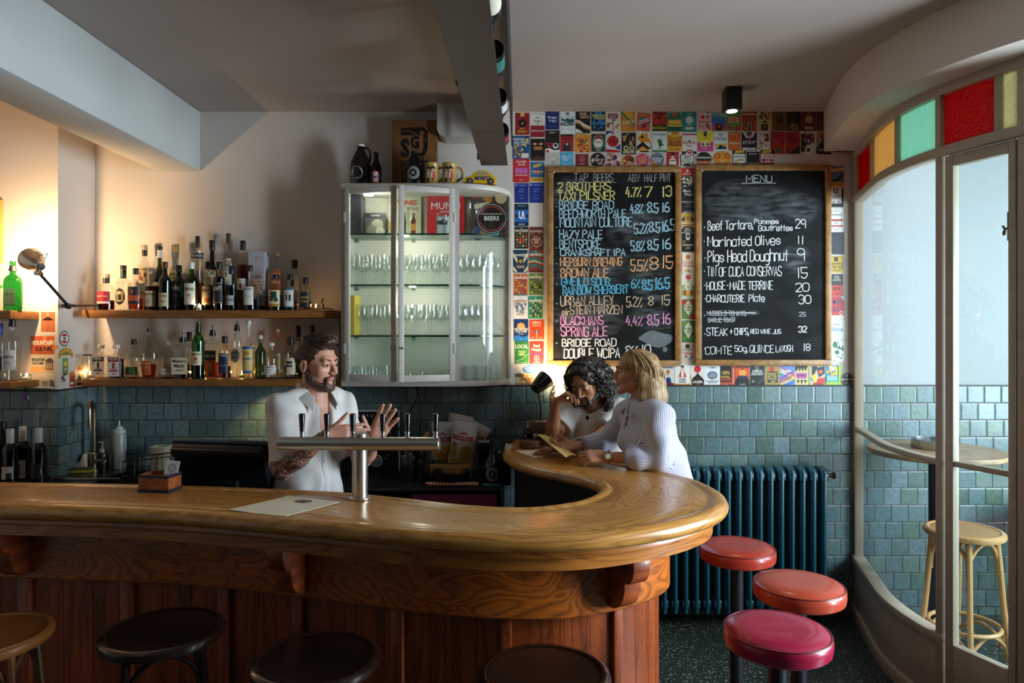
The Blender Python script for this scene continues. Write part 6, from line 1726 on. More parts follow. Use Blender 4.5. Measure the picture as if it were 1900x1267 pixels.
row(CM,[
 ('b',107,550,215,620,'c02a2a','p f0dcd4 .5 .9 .62 .6 .5 .46 .38 .6;t f0dcd4 .5 .2 .2 AETHER .74','red card with a white flame'),
 ('b',107,622,215,712,'1c1b1a','g e8e0d0,d8d0c0,f0e8d8 3 40 .08 .06 .94','black card scattered with cream blobs'),
 ('b',110,714,217,830,'17181a','t e8e4dc .46 .66 .2 Black .7;t e8e4dc .56 .42 .2 Hops .6;r 3a3a3a .1 .1 .9 .13','black card with white brush script'),
 ('b',110,834,217,926,'161617','l d8d4cc .03 .06 .96 .36 .96 .5 .78 .64 .96 .94 .96;t 7a7670 .5 .5 .16 GOAT .56;t d0ccc4 .5 .04 .1 WINTER_BEER .9','black card with a thin white notch'),
 ('b',110,930,217,1035,'d0a24a','p 2a2a5a 0 .5 .3 .8 .5 .96 .7 .8 1 .5 1 .4 0 .4;v d8a840 .5 .6 .24 .32;t 3a2a1a .5 .48 .26 B;r c08a3a 0 0 1 .16;r e8d8b0 0 .16 1 .24','gold card with a large oval letter'),
 ('b',110,1039,217,1091,'20263e','p d8a040 0 .98 .26 .98 0 .5;p d8a040 1 .98 .74 .98 1 .5;t e8d8b0 .5 .5 .24 SIMPLE .6;t e8d8b0 .5 .16 .24 RESERVE .7','low navy card with gold corners'),
 ('b',112,1097,217,1255,'161618','p e8e4dc .34 .98 .66 .98 .66 .7 .5 .6 .34 .7;r 161618 .4 .76 .6 .92;o c89a5a .18 .54 .12 .04;t e0d8c8 .5 .32 .1 GOODNESS .86;t c89a5a .5 .16 .1 JOB .4','black card with a white hanging pennant'),
 ('d',112,90,220,262,'e4dccc','d c86a2a .5 .82 .18;t c03a24 .5 .5 .14 Crook .8;t c03a24 .56 .34 .14 Nojols .8;g c89a40,8a7a3a 3 6 .1 .04 .2;r b8402a 0 0 .04 1','cream card with an orange top disc and red script'),
 ('d',112,265,222,450,'dcd8c8','r 8ab070 0 0 1 .52;d d04a4a .5 .86 .2;v e8e0d0 .5 .42 .24 .16;d d8a888 .5 .4 .12;p b8282a .1 .2 .3 .3 .36 .06 .2 .02;p b8282a .9 .2 .7 .3 .64 .06 .8 .02;p e0b838 .34 .24 .66 .24 .64 .02 .36 .02;t a8c890 .5 .66 .05 TEMPLE .7','green and white card with a white-haired cartoon figure'),
 ('d',115,475,222,642,'5a7a34','d b8302a .16 .86 .18;d b8302a .84 .12 .22;d c8402a .84 .88 .14;p dcd0b8 .5 .96 .9 .6 .5 .14 .1 .6;t c04a28 .5 .68 .08 SPICY .5;t 2a2a1e .5 .54 .11 PICKLE .72;t 2a2a1e .5 .42 .07 BEER .3','green card with tomatoes round a cream lozenge'),
 ('d',115,655,222,838,'3f6a2c','d 5a8a3a .2 .84 .24;d 5a8a3a .8 .2 .26;d 4a7a30 .2 .2 .2;p d8d4bc .5 .96 .9 .6 .5 .16 .1 .6;t 202818 .5 .56 .12 PICKLE .76;t 202818 .5 .44 .07 BEER .34','green card with a cream lozenge'),
 ('d',115,840,225,1010,'cdb8a6','d 2a2426 .42 .82 .18;t 2a2426 .42 .62 .07 BALLISTIC .66;t b84a40 .5 .42 .12 Nelson .8;t b84a40 .56 .28 .12 Pilsner .7;g 3a4a8a,d8d0e0 3 8 .08 .14 .4','dusty pink card with red script and a dark disc')])
CR = '# down the right strip'
row(CR,[
 ('b',1357,535,1475,708,'3f86a0','p d8b034 .2 .7 .8 .76 .82 .94 .24 .88;p 1d2430 .14 .34 .5 .4 .9 .66 .98 .6 .7 .34 .4 .24 .2 .26;d e8e0d8 .12 .8 .12;d e8e0d8 .9 .86 .1;r d8a838 0 0 1 .22;t 4a3a12 .5 .08 .07 INDIA_PALE_ALE .84','teal card with a dark leaping figure and gold foot'),
 ('b',1357,718,1470,880,'dcdad6','r 1c1c22 .86 .2 1 1;r 1c1c22 0 0 1 .2;p 2a3040 .22 .96 .6 .96 .58 .78 .41 .7 .24 .78;d e0dcd8 .41 .86 .1;t 22242c .44 .56 .09 KENNETH .7;t 22242c .44 .45 .09 ZENITH .6;p 7a4a3a .06 .24 .3 .32 .4 .24;p 7a4a3a .5 .24 .7 .32 .84 .24','white card with a dark shield and black foot'),
 ('b',1355,893,1465,1085,'e2e0dc','l 2a2a30 .03 .1 .84 .5 .97 .9 .84 .9 .2 .5 .06 .1 .2 .1 .84;t 2a2a30 .5 .7 .08 HAWKERS .7;r a8242e 0 .46 1 .54;r a8242e 0 .22 1 .28;t 8a8a8a .5 .34 .08 PILS .5;d 2a2a30 .5 .88 .04','white card with a drawn shield and two red bands'),
 ('b',1357,1090,1477,1276,'2b2c3c','d 1e1f2c .3 .86 .14;d 1e1f2c .74 .76 .16;d 1e1f2c .3 .2 .2;d 1e1f2c .74 .16 .14;t 45465a .5 .56 .05 BLACK .6;t 45465a .5 .46 .08 IPA .44','tall plain near-black navy card'),
 ('d',1357,112,1470,255,'c9a43a','l 3a3014 .03 .06 .94 .94 .94 .94 .2 .5 .06 .06 .2 .06 .94;r 2a2618 .3 .68 .6 .92;t 2a2618 .5 .48 .13 BEECHWORTH .86;t 2a2618 .5 .28 .17 PALE_ALE .84;t 5a4a1a .5 .16 .06 BRIDGE_RD .6','gold shield-like card with black lettering'),
 ('d',1360,265,1467,450,'1b1a1c','r b8302a 0 0 1 .52;p 1b1a1c .1 .5 .5 .66 .9 .5;t d8d0c8 .5 .86 .06 WOLF .4;t d8d0c8 .5 .78 .05 OF_THE .5;t d8d0c8 .5 .7 .06 WILLOWS .7;t 1b1a1c .5 .28 .14 XPA .6;t 5a1a18 .5 .1 .05 ALE','black over red card with a low dome'),
 ('d',1360,452,1475,645,'b8282e','r dcdad6 0 0 1 .18;t 2a3a6a .42 .68 .2 AMBER .8;t 2a3a6a .4 .36 .2 ALE .5;o e8e0dc .8 .28 .14 .04;p b8c8dc .76 1 1 1 1 .8;p b8c8dc 0 .3 .12 .2 0 .14','red card with slanting navy block lettering'),
 ('d',1362,650,1480,815,'dddedc','t 2a62a8 .42 .74 .09 Boatrocker .5;t 3a82c8 .5 .44 .2 Stoop .84;t 7aa0c0 .4 .22 .06 A_STORY .5','white card with blue script'),
 ('d',1370,822,1480,1000,'e0e2de','d 2f7a50 .26 .78 .2;l 2f7a50 .14 .3 .7 .6 .64 .9 .6;d 2f7a50 .42 .44 .17;d 1c3a2a .36 .46 .05;d 1c3a2a .5 .46 .05;g 222,2f7a50 5 12 .06 .05 .95;t 334 .5 .22 .05 SONIC .4','white card with a green skull and blobs')])
CB = '# in bottom row'
row(CB,[
 ('c',1350,1035,1450,1207,'d8d8d6','r 7a1a22 0 0 1 .16;p 24386a .3 .16 .8 .16 .7 .4 .5 .46 .36 .4;d d8b088 .5 .6 .14;p c8682a .34 .64 .66 .64 .6 .8 .4 .8;t 2a2a2a .5 .88 .08 PACKHEAD .9',"white card half hidden by the blonde woman's hair"),
 ('d',55,1030,182,1207,'e4e4e0','r d89a38 0 0 1 .13;d d8b090 .5 .88 .13;p 1c2a40 .38 .9 .62 .9 .56 1 .44 1;p c0482a .24 .46 .4 .76 .6 .76 .76 .46 .66 .42 .34 .42;p e8e4e0 .42 .44 .58 .44 .58 .74 .42 .74;t 1a1a1a .5 .29 .09 DOSE .6;t 1a1a1a .5 .18 .09 GOLD .6','white card with a man in an orange jacket'),
 ('d',185,1035,308,1207,'e2d8cc','d c8283a .48 .84 .24;p 2a1814 .06 .3 .94 .3 .8 .44 .6 .56 .5 .68 .4 .56 .2 .44;p 2a1814 .1 .04 .9 .04 .94 .32 .06 .32;t f0e8dc .5 .16 .13 LAGER .66;t d86a2a .5 .08 .05 KAIJU .5;p d88a3a 0 .3 .1 .4 0 .6','white card with a red sun over a dark hop'),
 ('d',308,1035,432,1207,'e0e2e2','t 2a2a2a .5 .88 .08 TEMPLE .5;v 5a6a78 .5 .54 .34 .2;v 2a3038 .55 .5 .2 .14;p 8a98a4 .2 .5 .5 .7 .8 .56 .6 .36;p c06a3a .34 .42 .5 .5 .6 .4;t 2a2a2a .5 .24 .05 NEW_WORLD_ORDER .86;t 2a2a2a .5 .16 .05 AMERICAN_IPA .6','white card with a grey rock-like creature'),
 ('d',437,1035,560,1205,'c04a30','r 1c1818 0 .2 .76 1;t d8b050 .36 .58 .18 GIN .5;t d8b050 .36 .42 .1 BARREL .6;t d85a34 .37 .27 .14 GOSE .66;r e0c8b0 .86 .1 .9 .9;t e8c8b0 .4 .08 .04 SOUR','black and red card with gold spirit lettering'),
 ('d',563,1035,682,1205,'7a3426','r d8562a 0 .3 1 .9;d e8a040 .5 .66 .26;p 2a1c20 0 .3 1 .3 .8 .46 .5 .4 .2 .5;v 1c3050 .5 .46 .4 .06;r 1c1a1e 0 0 1 .3;t d8d0c8 .5 .06 .06 LIMITED .7;p b83a2a .3 .8 .5 .92 .7 .8','orange sunset card with a dark foot'),
 ('d',687,1035,808,1205,'1b1c1e','p 3a3c40 .5 0 1 .34 1 .56 .3 0;o d8d4cc .46 .9 .12 .03;t e4e0d8 .5 .68 .12 DEEDS .7;t e4e0d8 .5 .54 .12 DRAUGHT .84;d 8a8a86 .2 .24 .09','black card with a grey diagonal stripe'),
 ('d',813,1035,935,1203,'a98a4a','d c0392a .46 .84 .18;r 1f1b18 .16 .16 .86 .72;t d8c070 .5 .56 .11 PEANUT .6;t d8c070 .5 .43 .11 BUTTER .6;t d8c070 .5 .3 .1 PORTER .6;p d8c48a .3 .22 .7 .26 .6 .18','gold card with a black panel'),
 ('d',935,1035,1060,1203,'6a8ad0','p d84a3a 0 .98 .1 .98 .98 .6 .98 .52;p e8a838 0 .88 0 .8 .98 .42 .98 .5;p e8e0d0 0 .76 0 .7 .98 .34 .98 .4;p 3a9a5a 0 .66 0 .58 .98 .22 .98 .3;p 7a4ab0 0 .4 0 .3 .98 .7 .98 .8;p d84a3a 0 .26 0 .16 .98 .52 .98 .6;p e8b840 0 .1 .06 .02 .98 .36 .98 .44;p 3a6ac8 .2 .02 .5 .02 .98 .16 .98 .26;t f4f0f0 .46 .7 .13 Kushie .6','rainbow striped card'),
 ('d',1065,1035,1190,1203,'dcc88c','p 1d1a1a 0 1 .84 1 .7 .7 .6 .9 .5 .68 .4 .9 .3 .68 .2 .9 .1 .7 0 .8;p b85aa0 .06 .66 .8 .66 .76 .36 .1 .36;t 2a1a24 .42 .46 .12 BURNING .64;p 1d1a1a .1 .3 .2 .1 .3 .3;p 1d1a1a .34 .3 .44 .06 .54 .3;p 1d1a1a .58 .3 .68 .1 .78 .3;r 8a9a6a .88 .06 .96 .94','cream card with black spikes and a pink name'),
 ('d',1192,1035,1315,1197,'d0b89a','p 1f2430 .1 .98 .5 .98 .3 .6 .1 .5;d 3a8ac0 .2 .34 .2;p e0c040 .06 .44 .3 .6 .5 .2 .3 .06;p 2a2a3a .4 .9 .98 .98 .98 .6 .6 .4;p c8342a .4 .1 .98 .1 .98 .4 .5 .34;r b82a3a .2 .02 .9 .14;d d86a3a .7 .7 .14','many-coloured collage card'),
 ('d',1320,1030,1445,1200,'3f8fd0','g d8b038,e8c850 6 26 .1 .5 .96;d d0dcec .46 .84 .16;r 9ac040 0 0 1 .2;r 9ac040 .84 0 1 1;p 2a9aca .02 .22 .82 .22 .82 .48 .02 .48;t f0f4f0 .42 .38 .08 TROPICAL .66;t f0f4f0 .42 .27 .08 PARADISE .66','blue card with yellow blobs and a green edge'),
 ('d',1446,1092,1556,1204,'18181a','o b8b4ac .5 .5 .46 .03;o b8b4ac .5 .5 .34 .02;r d0ccc4 .04 .44 .96 .56;t 18181a .5 .46 .07 WHITE_RABBIT .8;t c8c4bc .5 .24 .08 DARK .3;p c8c4bc .42 .8 .58 .8 .5 .66','black round badge with a pale cross band','oval')])
CW = pm('bdb7ae',.42,var=.1,scale=12,bump=.03)
CY,CZ0,CZ1 = 4.0,1.44,2.62
cx = lambda px,Y=CY: (px - VX) / FPX * Y
XL,XC = cx(633),cx(847)
cab = thing('display_cabinet','white painted metal wall cabinet with two glazed doors ajar and a curved glass end','cabinet',(-.5,4.1,CZ0))
def cplan(inset=0.0,n=14):
 pts = [(XL + inset,CY + inset),(XC,CY + inset)]
 a,b = -XC - .004 - inset,WALL - .004 - CY - inset
 for i in range(1,n + 1):
  t = PI / 2 * i / n
  pts.append((XC + a * math.sin(t),WALL - .004 - b * math.cos(t)))
 return pts
full = cplan() + [(XL,WALL - .004)]
MB().prism(full,CZ0,CZ0 + .03).build('base_panel',CW,cab,world=True,bev=.003)
MB().prism(full,CZ1 - .03,CZ1).build('top_panel',CW,cab,world=True,bev=.003)
MB().box((XL,CY,CZ0 + .03),(XL + .012,WALL - .004,CZ1 - .03)).build('side_panel',CW,cab,world=True)
MB().box((XL + .012,WALL - .012,CZ0 + .03),(-.03,WALL - .004,CZ1 - .03)).build('back_panel',pm('d2cfc0',.6,var=.04),cab,world=True)
MB().box((XL,CY - .001,CZ0 + .03),(cx(640.5),CY + .012,CZ1 - .03)).build('frame_stile',CW,cab,world=True)
MB().box((cx(843),CY - .001,CZ0 + .03),(cx(852),CY + .014,CZ1 - .03)).build('frame_stile',CW,cab,world=True)
MB().box((-.022,WALL - .03,CZ0 + .03),(-.006,WALL - .004,CZ1 - .03)).build('frame_stile',CW,cab,world=True)
cg = MB()
cp_ = [(Vector((x,y,0)),(0,0)) for x,y in cplan(.004)[1:]]
cg.sweep(cp_,[(0,CZ0 + .03),(0,CZ1 - .03)],cyclic_prof=False)
cg.build('curved_pane',glass('f4f8f6',1.45,.015),cab,world=True)
for px0,sgn,ang,wd in ((641,1,-13.5,.318),(843,-1,18,.322)):
 hx = cx(px0)
 M = Matrix.Translation((hx,CY - .004,0)) @ Matrix.Rotation(math.radians(ang),4,'Z')
 d_ = bpy.data.objects.new('door',None)
 COL.objects.link(d_)
 d_.parent = cab
 z0,z1 = CZ0 + .033,CZ1 - .033
 q = MB()
 X = lambda a: a * sgn
 for (u0,u1,w0,w1) in ((0,.03,z0,z1),(wd - .03,wd,z0,z1),(.03,wd - .03,z1 - .032,z1),(.03,wd - .03,z0,z0 + .038)):
  q.box((min(X(u0),X(u1)),-.012,w0),(max(X(u0),X(u1)),.006,w1),M=M)
 d_['_o'] = list(cab.location)
 o = q.build('door_frame',CW,d_,world=True,bev=.002)
 MB().box((min(X(.03),X(wd - .03)),-.004,z0 + .038),(max(X(.03),X(wd - .03)),-.001,z1 - .032),M=M).build('door_pane',glass('f4f8f6',1.45,.015),d_,world=True)
 kn = MB().cyl(M @ Vector((X(wd - .016),-.012,1.665)),M @ Vector((X(wd - .016),-.026,1.665)),.004,n=10)
 kn.ell(M @ Vector((X(wd - .016),-.03,1.665)),.008,12)
 kn.build('knob',pm('6a5a4c',.35,.6),d_,world=True)
 for z in (1.66,2.42):
  MB().box((hx - .008,CY - .02,z - .03),(hx + .008,CY - .002,z + .03)).build('hinge',CW,d_,world=True,bev=.003)
 del d_['_o']
GEDGE = glass('dff0ea',1.5,.02)
SHZ = (1.737,2.034,2.332)
for z in SHZ:
 pl = cplan(.02)
 q = MB().prism([(XL + .014,CY + .03)] + [(x,max(y,CY + .03)) for x,y in pl[1:]] + [(-.035,WALL - .013),(XL + .014,WALL - .013)],z - .007,z,0)
 q.build('glass_shelf',GEDGE,cab,world=True)
 e = MB()
 pth = [(x,max(y,CY + .03) - .0006) for x,y in [(XL + .014,CY + .03)] + pl[1:]]
 e.sweep([(Vector((x,y,0)),(0,1)) for x,y in pth],[(0,z - .009),(.0015,z - .009),(.0015,z + .0012),(0,z + .0012)])
 e.build('shelf_edge',pm('0e332b',.2),cab,world=True)
 for x in (XL + .02,-.62,-.36):
  MB().box((x,WALL - .03,z - .02),(x + .02,WALL - .012,z - .007)).build('shelf_support',pm('6a6a66',.4),cab,world=True)
pk = MB().lathe([(0,0),(.03,0),(.03,.012),(0,.012)],20,c=(cx(684,4.13),4.13,CZ1 - .046))
pk.build('puck_and_added_disc',pm('fff2dc',.4,emit=5.0),cab,world=True)
point('cabinet_puck_lamp',(cx(700,4.13),4.12,CZ1 - .09),0.5,(1.0,.97,.84),.03)
for qx,qz in ((cx(760,4.2),2.324),(cx(770,4.15),2.026)):  # two glowing discs added as stand-in fixtures for the fill lights below
 MB().lathe([(0,-.008),(.02,-.008),(.022,0),(0,0)],18,c=(qx,4.045,qz)).build('puck_and_added_disc',pm('fff2dc',.4,emit=3.0),cab,world=True)
point('cabinet_added_fill_lower',(cx(760,4.2),4.045,2.26),1.9,(1.0,.97,.84),.05)  # added fill light to brighten the middle shelves, no real lamp
point('cabinet_added_fill_base',(cx(770,4.15),4.045,1.93),1.5,(1.0,.97,.84),.05)  # second added fill, evens out the lower part of the interior
CG = glass('fcfdfd',1.5,.02,extra=.01)
def wineglass(label,x,y,z,group,H=.185,R=.034,flute=False,src=[None,None,None]):
 k = 1 if flute else 0
 if flute == 'big':
  k = 2
 if src[k] is None:
  o = thing('wine_glass',label,'glass',(x,y,z),0,group)
  prof = [(0,0),(R * .92,.001),(R * .9,.003),(.006,.006),(.0038,.012),(.0036,H * .42),(.008,H * .46),(R * .8,H * .56),(R,H * .68),(R * .93,H * .85),(R * .8,H),(R * .78,H),(R * .9,H * .84),(R * .97,H * .68),(R * .77,H * .575),(0,H * .475)]
  if k == 1:
   prof = [(0,0),(R,.001),(R,.003),(.006,.006),(.0038,.012),(.0036,H * .36),(R * .5,H * .46),(R * .72,H * .62),(R * .66,H),(R * .62,H),(R * .68,H * .62),(R * .46,H * .47),(0,H * .4)]
  MB().lathe(prof,18).build('bowl_and_stem',CG,o)
  src[k] = o
  return o
 o = dup(src[k],(x,y,z),label)
 o['group'] = group
 return o
xe = lambda y: XC + (-XC - .03) * math.sqrt(max(0,1 - ((WALL - .03 - y) / (WALL - .03 - CY)) ** 2)) if y > CY + .03 else XC
for z,nm,ys in ((SHZ[1],'middle',(4.09,4.17,4.245)),(SHZ[0],'lower',(4.085,4.165,4.242))):
 for j,y in enumerate(ys):
  x = XL + .07 + (j % 2) * .036 + (0 if nm == 'middle' else .03)
  while x < xe(y) - .06:
   wineglass('stemmed clear wine glass packed in rows on the %s glass shelf of the white cabinet' % nm,x,y,z,'wine glasses on the %s cabinet shelf' % nm,H=.182)
   x += .0745
tum = None
for j,(px,y) in enumerate([(p,4.08) for p in (656,676,696)] + [(p,4.16) for p in (662,682,702,722)] + [(p,4.2) for p in (744,766,788,810)] + [(p,4.1) for p in (862,884,904)] + [(p,4.2) for p in (860,881,902,922)]):
 where = 'left corner' if px < 730 else ('middle' if px < 830 else 'curved end')
 if tum is None:
  tum = thing('tumbler','','glass',(cx(px,y),y,CZ0 + .03),0,'')
  MB().lathe([(0,.0),(.026,0),(.03,.085),(.0285,.085),(.0245,.008),(0,.008)],18).build('tumbler_body',CG,tum)
  o = tum
 else:
  o = dup(tum,(cx(px,y),y,CZ0 + .03))
 if where == 'middle':
  o.scale = (1,1,.45)
 o['label'] = {'left corner': 'clear tumbler crowded into the left corner of the cabinet floor','middle': 'low clear glass at the back of the cabinet floor behind the open door','curved end': 'clear tumbler behind the curved glass on the cabinet floor'}[where]
 o['group'] = 'tumblers in the %s of the cabinet floor' % where
def book(px0,px1,yt,Y,draw,label,base,lean=.06,th=.02,rz=0.0):
 z0 = SHZ[2]
 w = (px1 - px0) / FPX * Y
 h = EYE - (yt - HY) / FPX * Y - z0
 r = thing('book',label,'book',(cx((px0 + px1) / 2,Y),Y,z0),rz,'books standing on the top glass shelf')
 M = Matrix.Rotation(-lean,4,'X')
 mb,mats = MB(),[]
 d = Draw(mb,mats,w,h,base,thick=.003,fn=lambda x,y,z: tuple(M @ Vector((x,-y,z + h / 2 + .001))))
 draw(d)
 mb.build('cover',mats,r,smooth=False)
 MB().box((-w / 2 + .003,.0005,.004),(w / 2 - .004,th,h - .003),M=M).build('pages',pm('d8d0bc',.7),r)
 MB().box((-w / 2,.0,.001),(-w / 2 + .003,th + .003,h + .001),M=M).build('spine',pm(base,.5),r)
 MB().box((-w / 2,th,.001),(w / 2,th + .003,h + .001),M=M).build('back_cover',pm(base,.5),r)
book(677,715,395,4.21,lambda d: (d.rect('2a3038',0,.8,1,1),d.text('c8c0b0','CAVIAR',.5,.86,.08,.8),d.disc('b0aa98',.6,.5,.3),d.disc('8a8474',.35,.3,.25),d.disc('c8c2b0',.75,.25,.22)),'small dark book with pale oysters on its cover, leftmost on the top glass shelf','5a5a52')
book(720,781,363,4.235,lambda d: (d.text('b03a24','WINES',.56,.8,.11,.8,.04),d.text('3a3430','OF THE WORLD',.52,.68,.06,.8),d.poly('6a2a1e',[(.7,.1),(.84,.1),(.84,.42),(.8,.5),(.8,.6),(.75,.6),(.75,.5),(.7,.42)]),d.rect('c87a3a',.7,.18,.84,.34),d.poly('3a2a22',[(.42,.1),(.54,.1),(.54,.4),(.5,.6),(.46,.6),(.42,.4)]),d.disc('c89a4a',.12,.3,.14)),'cream wine book with red lettering and drawn bottles behind the door stile','bfb59a',.1)
book(792,861,363,4.22,lambda d: (d.text('f0dcd8','MUMM',.5,.68,.17,.84,.0),d.text('e8c8c4','HISTOIRE',.5,.6,.04,.7),d.rect('8a8a90',.26,.02,.66,.52),d.rect('b8b8be',.3,.04,.44,.48),d.rect('d0d0d4',.5,.04,.6,.5),d.disc('50505a',.45,.4,.06)),'bright red champagne book on the top shelf behind the second door','b82028',.05,.03)
book(872,944,355,4.235,lambda d: (d.rect('3a2a24',.04,.02,.96,.98),d.poly('a86a3a',[(.3,.98),(.6,.98),(.55,.76),(.35,.8)]),d.poly('8a3028',[(.05,.98),(.3,.98),(.28,.86),(.05,.84)]),d.disc('b8a078',.8,.86,.15),d.disc('4a4a6a',.2,.1,.18),d.poly('c8b898',[(.1,.72),(.5,.78),(.48,.68),(.12,.62)]),d.disc('8a7a5a',.4,.1,.15),d.disc('70a0a8',.62,.14,.14),d.disc('1c1614',.56,.42,.4),d.ring('b03a34',.56,.42,.32,.025),d.ring('d8d0c0',.56,.42,.37,.012),d.rect('1c1614',.2,.36,.92,.5),d.text('e8e0d0','BEERS',.56,.38,.09,.6,.02),d.text('c8c0b0','THE FAVOURITE BOOK',.56,.5,.03,.5)),'dark beer label book at the curved end of the top glass shelf','4a3830',.04)
bx = thing('wooden_box','dark upright box in the top left corner of the white cabinet','box',(cx(662,4.19),4.19,SHZ[2]))
MB().box((-.04,-.06,0),(.04,.06,.235)).build('box_body',pm('35333a',.35),bx,bev=.003)
MB().box((-.041,-.061,.236),(.041,.061,.244)).build('lid',pm('2a282e',.35),bx,bev=.002)
wineglass('large balloon wine glass standing in front of the beer label book',cx(878,4.1),4.1,SHZ[2],'odd glasses on the top cabinet shelf',H=.2,R=.04,flute='big')
wineglass('tall clear flute in front of the cream wine book',cx(758,4.12),4.12,SHZ[2],'odd glasses on the top cabinet shelf',H=.17,R=.03,flute=True)
bg_ = thing('beer_glass','straight clear beer glass with a small dark mark, in front of the red champagne book','glass',(cx(820,4.12),4.12,SHZ[2]),0,'odd glasses on the top cabinet shelf')
MB().lathe([(0,0),(.03,0),(.034,.13),(.032,.13),(.028,.01),(0,.01)],20).build('glass_body',CG,bg_)
MB().lathe([(.0334,.07),(.0341,.085)],20).build('printed_mark',pm('2a2a30',.4),bg_)
yp = MB().box((cx(652,4.05),4.03,SHZ[0]),(cx(659,4.05),4.2,SHZ[0] + .235))
tag(yp.build('yellow_folder',pm('cfae3a',.6)),'yellow folded card standing at the left end of the lower glass shelf','card')
def growler(label,px,base_z,Y,hpx,wpx,cap,badge,hand=1):
 H,R = hpx / FPX * Y,wpx / 2 / FPX * Y
 r = thing('growler',label,'growler',(cx(px,Y),Y,base_z),0,'brown glass growlers')
 BR = pm('120c0a',.12,var=.1,spec=.6)
 MB().lathe([(0,0),(R * .94,0),(R,H * .02),(R,H * .5),(R * .93,H * .6),(R * .66,H * .75),(R * .42,H * .86),(R * .33,H * .92),(R * .33,H * .96),(0,H * .96)],28).build('jug_body',BR,r)
 MB().lathe([(0,H * .955),(R * .37,H * .955),(R * .38,H * .962),(R * .36,H),(0,H)],20).build('cap',pm(cap,.45),r)
 hx = hand
 MB().tube(spline([(hx * R * .3,0,H * .9),(hx * R * .55,0,H * .93),(hx * R * .86,0,H * .86),(hx * R * .95,0,H * .72),(hx * R * .9,0,H * .6)],5),R * .11,8).build('handle',BR,r)
 rr = R + .0008
 cyl_ = lambda x,y,z: ((rr + y) * math.sin(x / rr),-(rr + y) * math.cos(x / rr),z)
 mb,mats = MB(),[]
 badge(mb,mats,R,H,cyl_)
 mb.build('badge',mats,r,smooth=False)
 return r
def bd1(mb,mats,R,H,f):
 s = R * 1.25
 d = Draw(mb,mats,s,s,'c9c9c6','oval',thick=.0004,fn=lambda x,y,z: f(x - R * .2,y,z + H * .3))
 d.ring('2a2a2a',.5,.5,.47,.02).text('26262a','STOMPING',.5,.74,.1,.6).text('26262a','GROUND',.5,.2,.11,.6)
 for a in (.3,.42,.54):
  d.line('26262a',[(a,.38),(a + .1,.66),(a + .2,.38)],.04)
def bd2(mb,mats,R,H,f):
 s = R * 1.5
 d = Draw(mb,mats,.002,.002,'120c0a',thick=.0002,fn=lambda x,y,z: f(x,y,z + H * .33))
 d.w = d.h = s
 for rr in (.46,.38,.3):
  d.ring('b8b8b4',.5,.5,rr,.03)
 d.line('b8b8b4',[(.4,.4),(.6,.6)],.05).line('b8b8b4',[(.6,.4),(.4,.6)],.05).text('b8b8b4','GROWLER',.5,.06,.05,.4)
growler('large dark growler with a round white badge, standing at the cabinet\'s left top corner',669,CZ1,4.12,79,38,'d8d8d4',bd1)
growler('dark growler with a ringed badge, in front of the cardboard carton on the cabinet',769,CZ1,4.08,64,34,'17120f',bd2)
bb = bottle('brown beer bottle with a red, white and blue oval label on top of the cabinet',698,276,339,19,4.1,CZ1,prof='beer',g='br',liq='dark',fill=.8,cap='141414',capf=.95,kind='beer_bottle',
 lab=('22264a',.06,.46,.95,[('LAGER','1a2a5a',.44,.12)],[('c8323a',-.6,.6,.08,.92),('d8d4c8',-.5,.5,.14,.86),('1f2f6a',-.46,.46,.4,.56)],'oval'))
cbx = thing('cardboard_carton','tall brown cardboard beer carton printed in black, on top of the cabinet','carton',(cx(770.5,4.22),4.22,CZ1))
w_,h_ = 83 / FPX * 4.18,EYE - (222 - HY) / FPX * 4.18 - CZ1
MB().box((-w_ / 2,-.035,0),(w_ / 2,.04,h_)).build('carton_body',pm('8a5a2e',.75,var=.12,scale=8),cbx,bev=.003)
mb,mats = MB(),[]
d = Draw(mb,mats,.002,.002,'8a5a2e',thick=.0002,fn=lambda x,y,z: (x,-.0353 - y,z + h_ / 2))
d.w,d.h = w_,h_
INK = '1a1412'
d.poly(INK,[(.2,.88),(.7,.9),(.8,.84),(.8,.6),(.74,.5),(.62,.46),(.6,.49),(.68,.54),(.7,.6),(.7,.76),(.64,.78),(.2,.78)])
d.disc('8a5a2e',.67,.81,.055).line('8a5a2e',[(.24,.84),(.4,.84),(.56,.79)],.02).line('8a5a2e',[(.73,.74),(.76,.72),(.73,.7),(.76,.68)],.012)
d.text(INK,'S',.29,.48,.25,.2,.05).text(INK,'G',.51,.6,.17,.2,.05)
d.text(INK,'SAILORS',.5,.34,.08,.62,.05).text(INK,'GRAVE',.46,.22,.08,.5,.05).text(INK,'BREWING',.46,.1,.08,.5,.05)
mb.build('printing',mats,cbx,smooth=False)
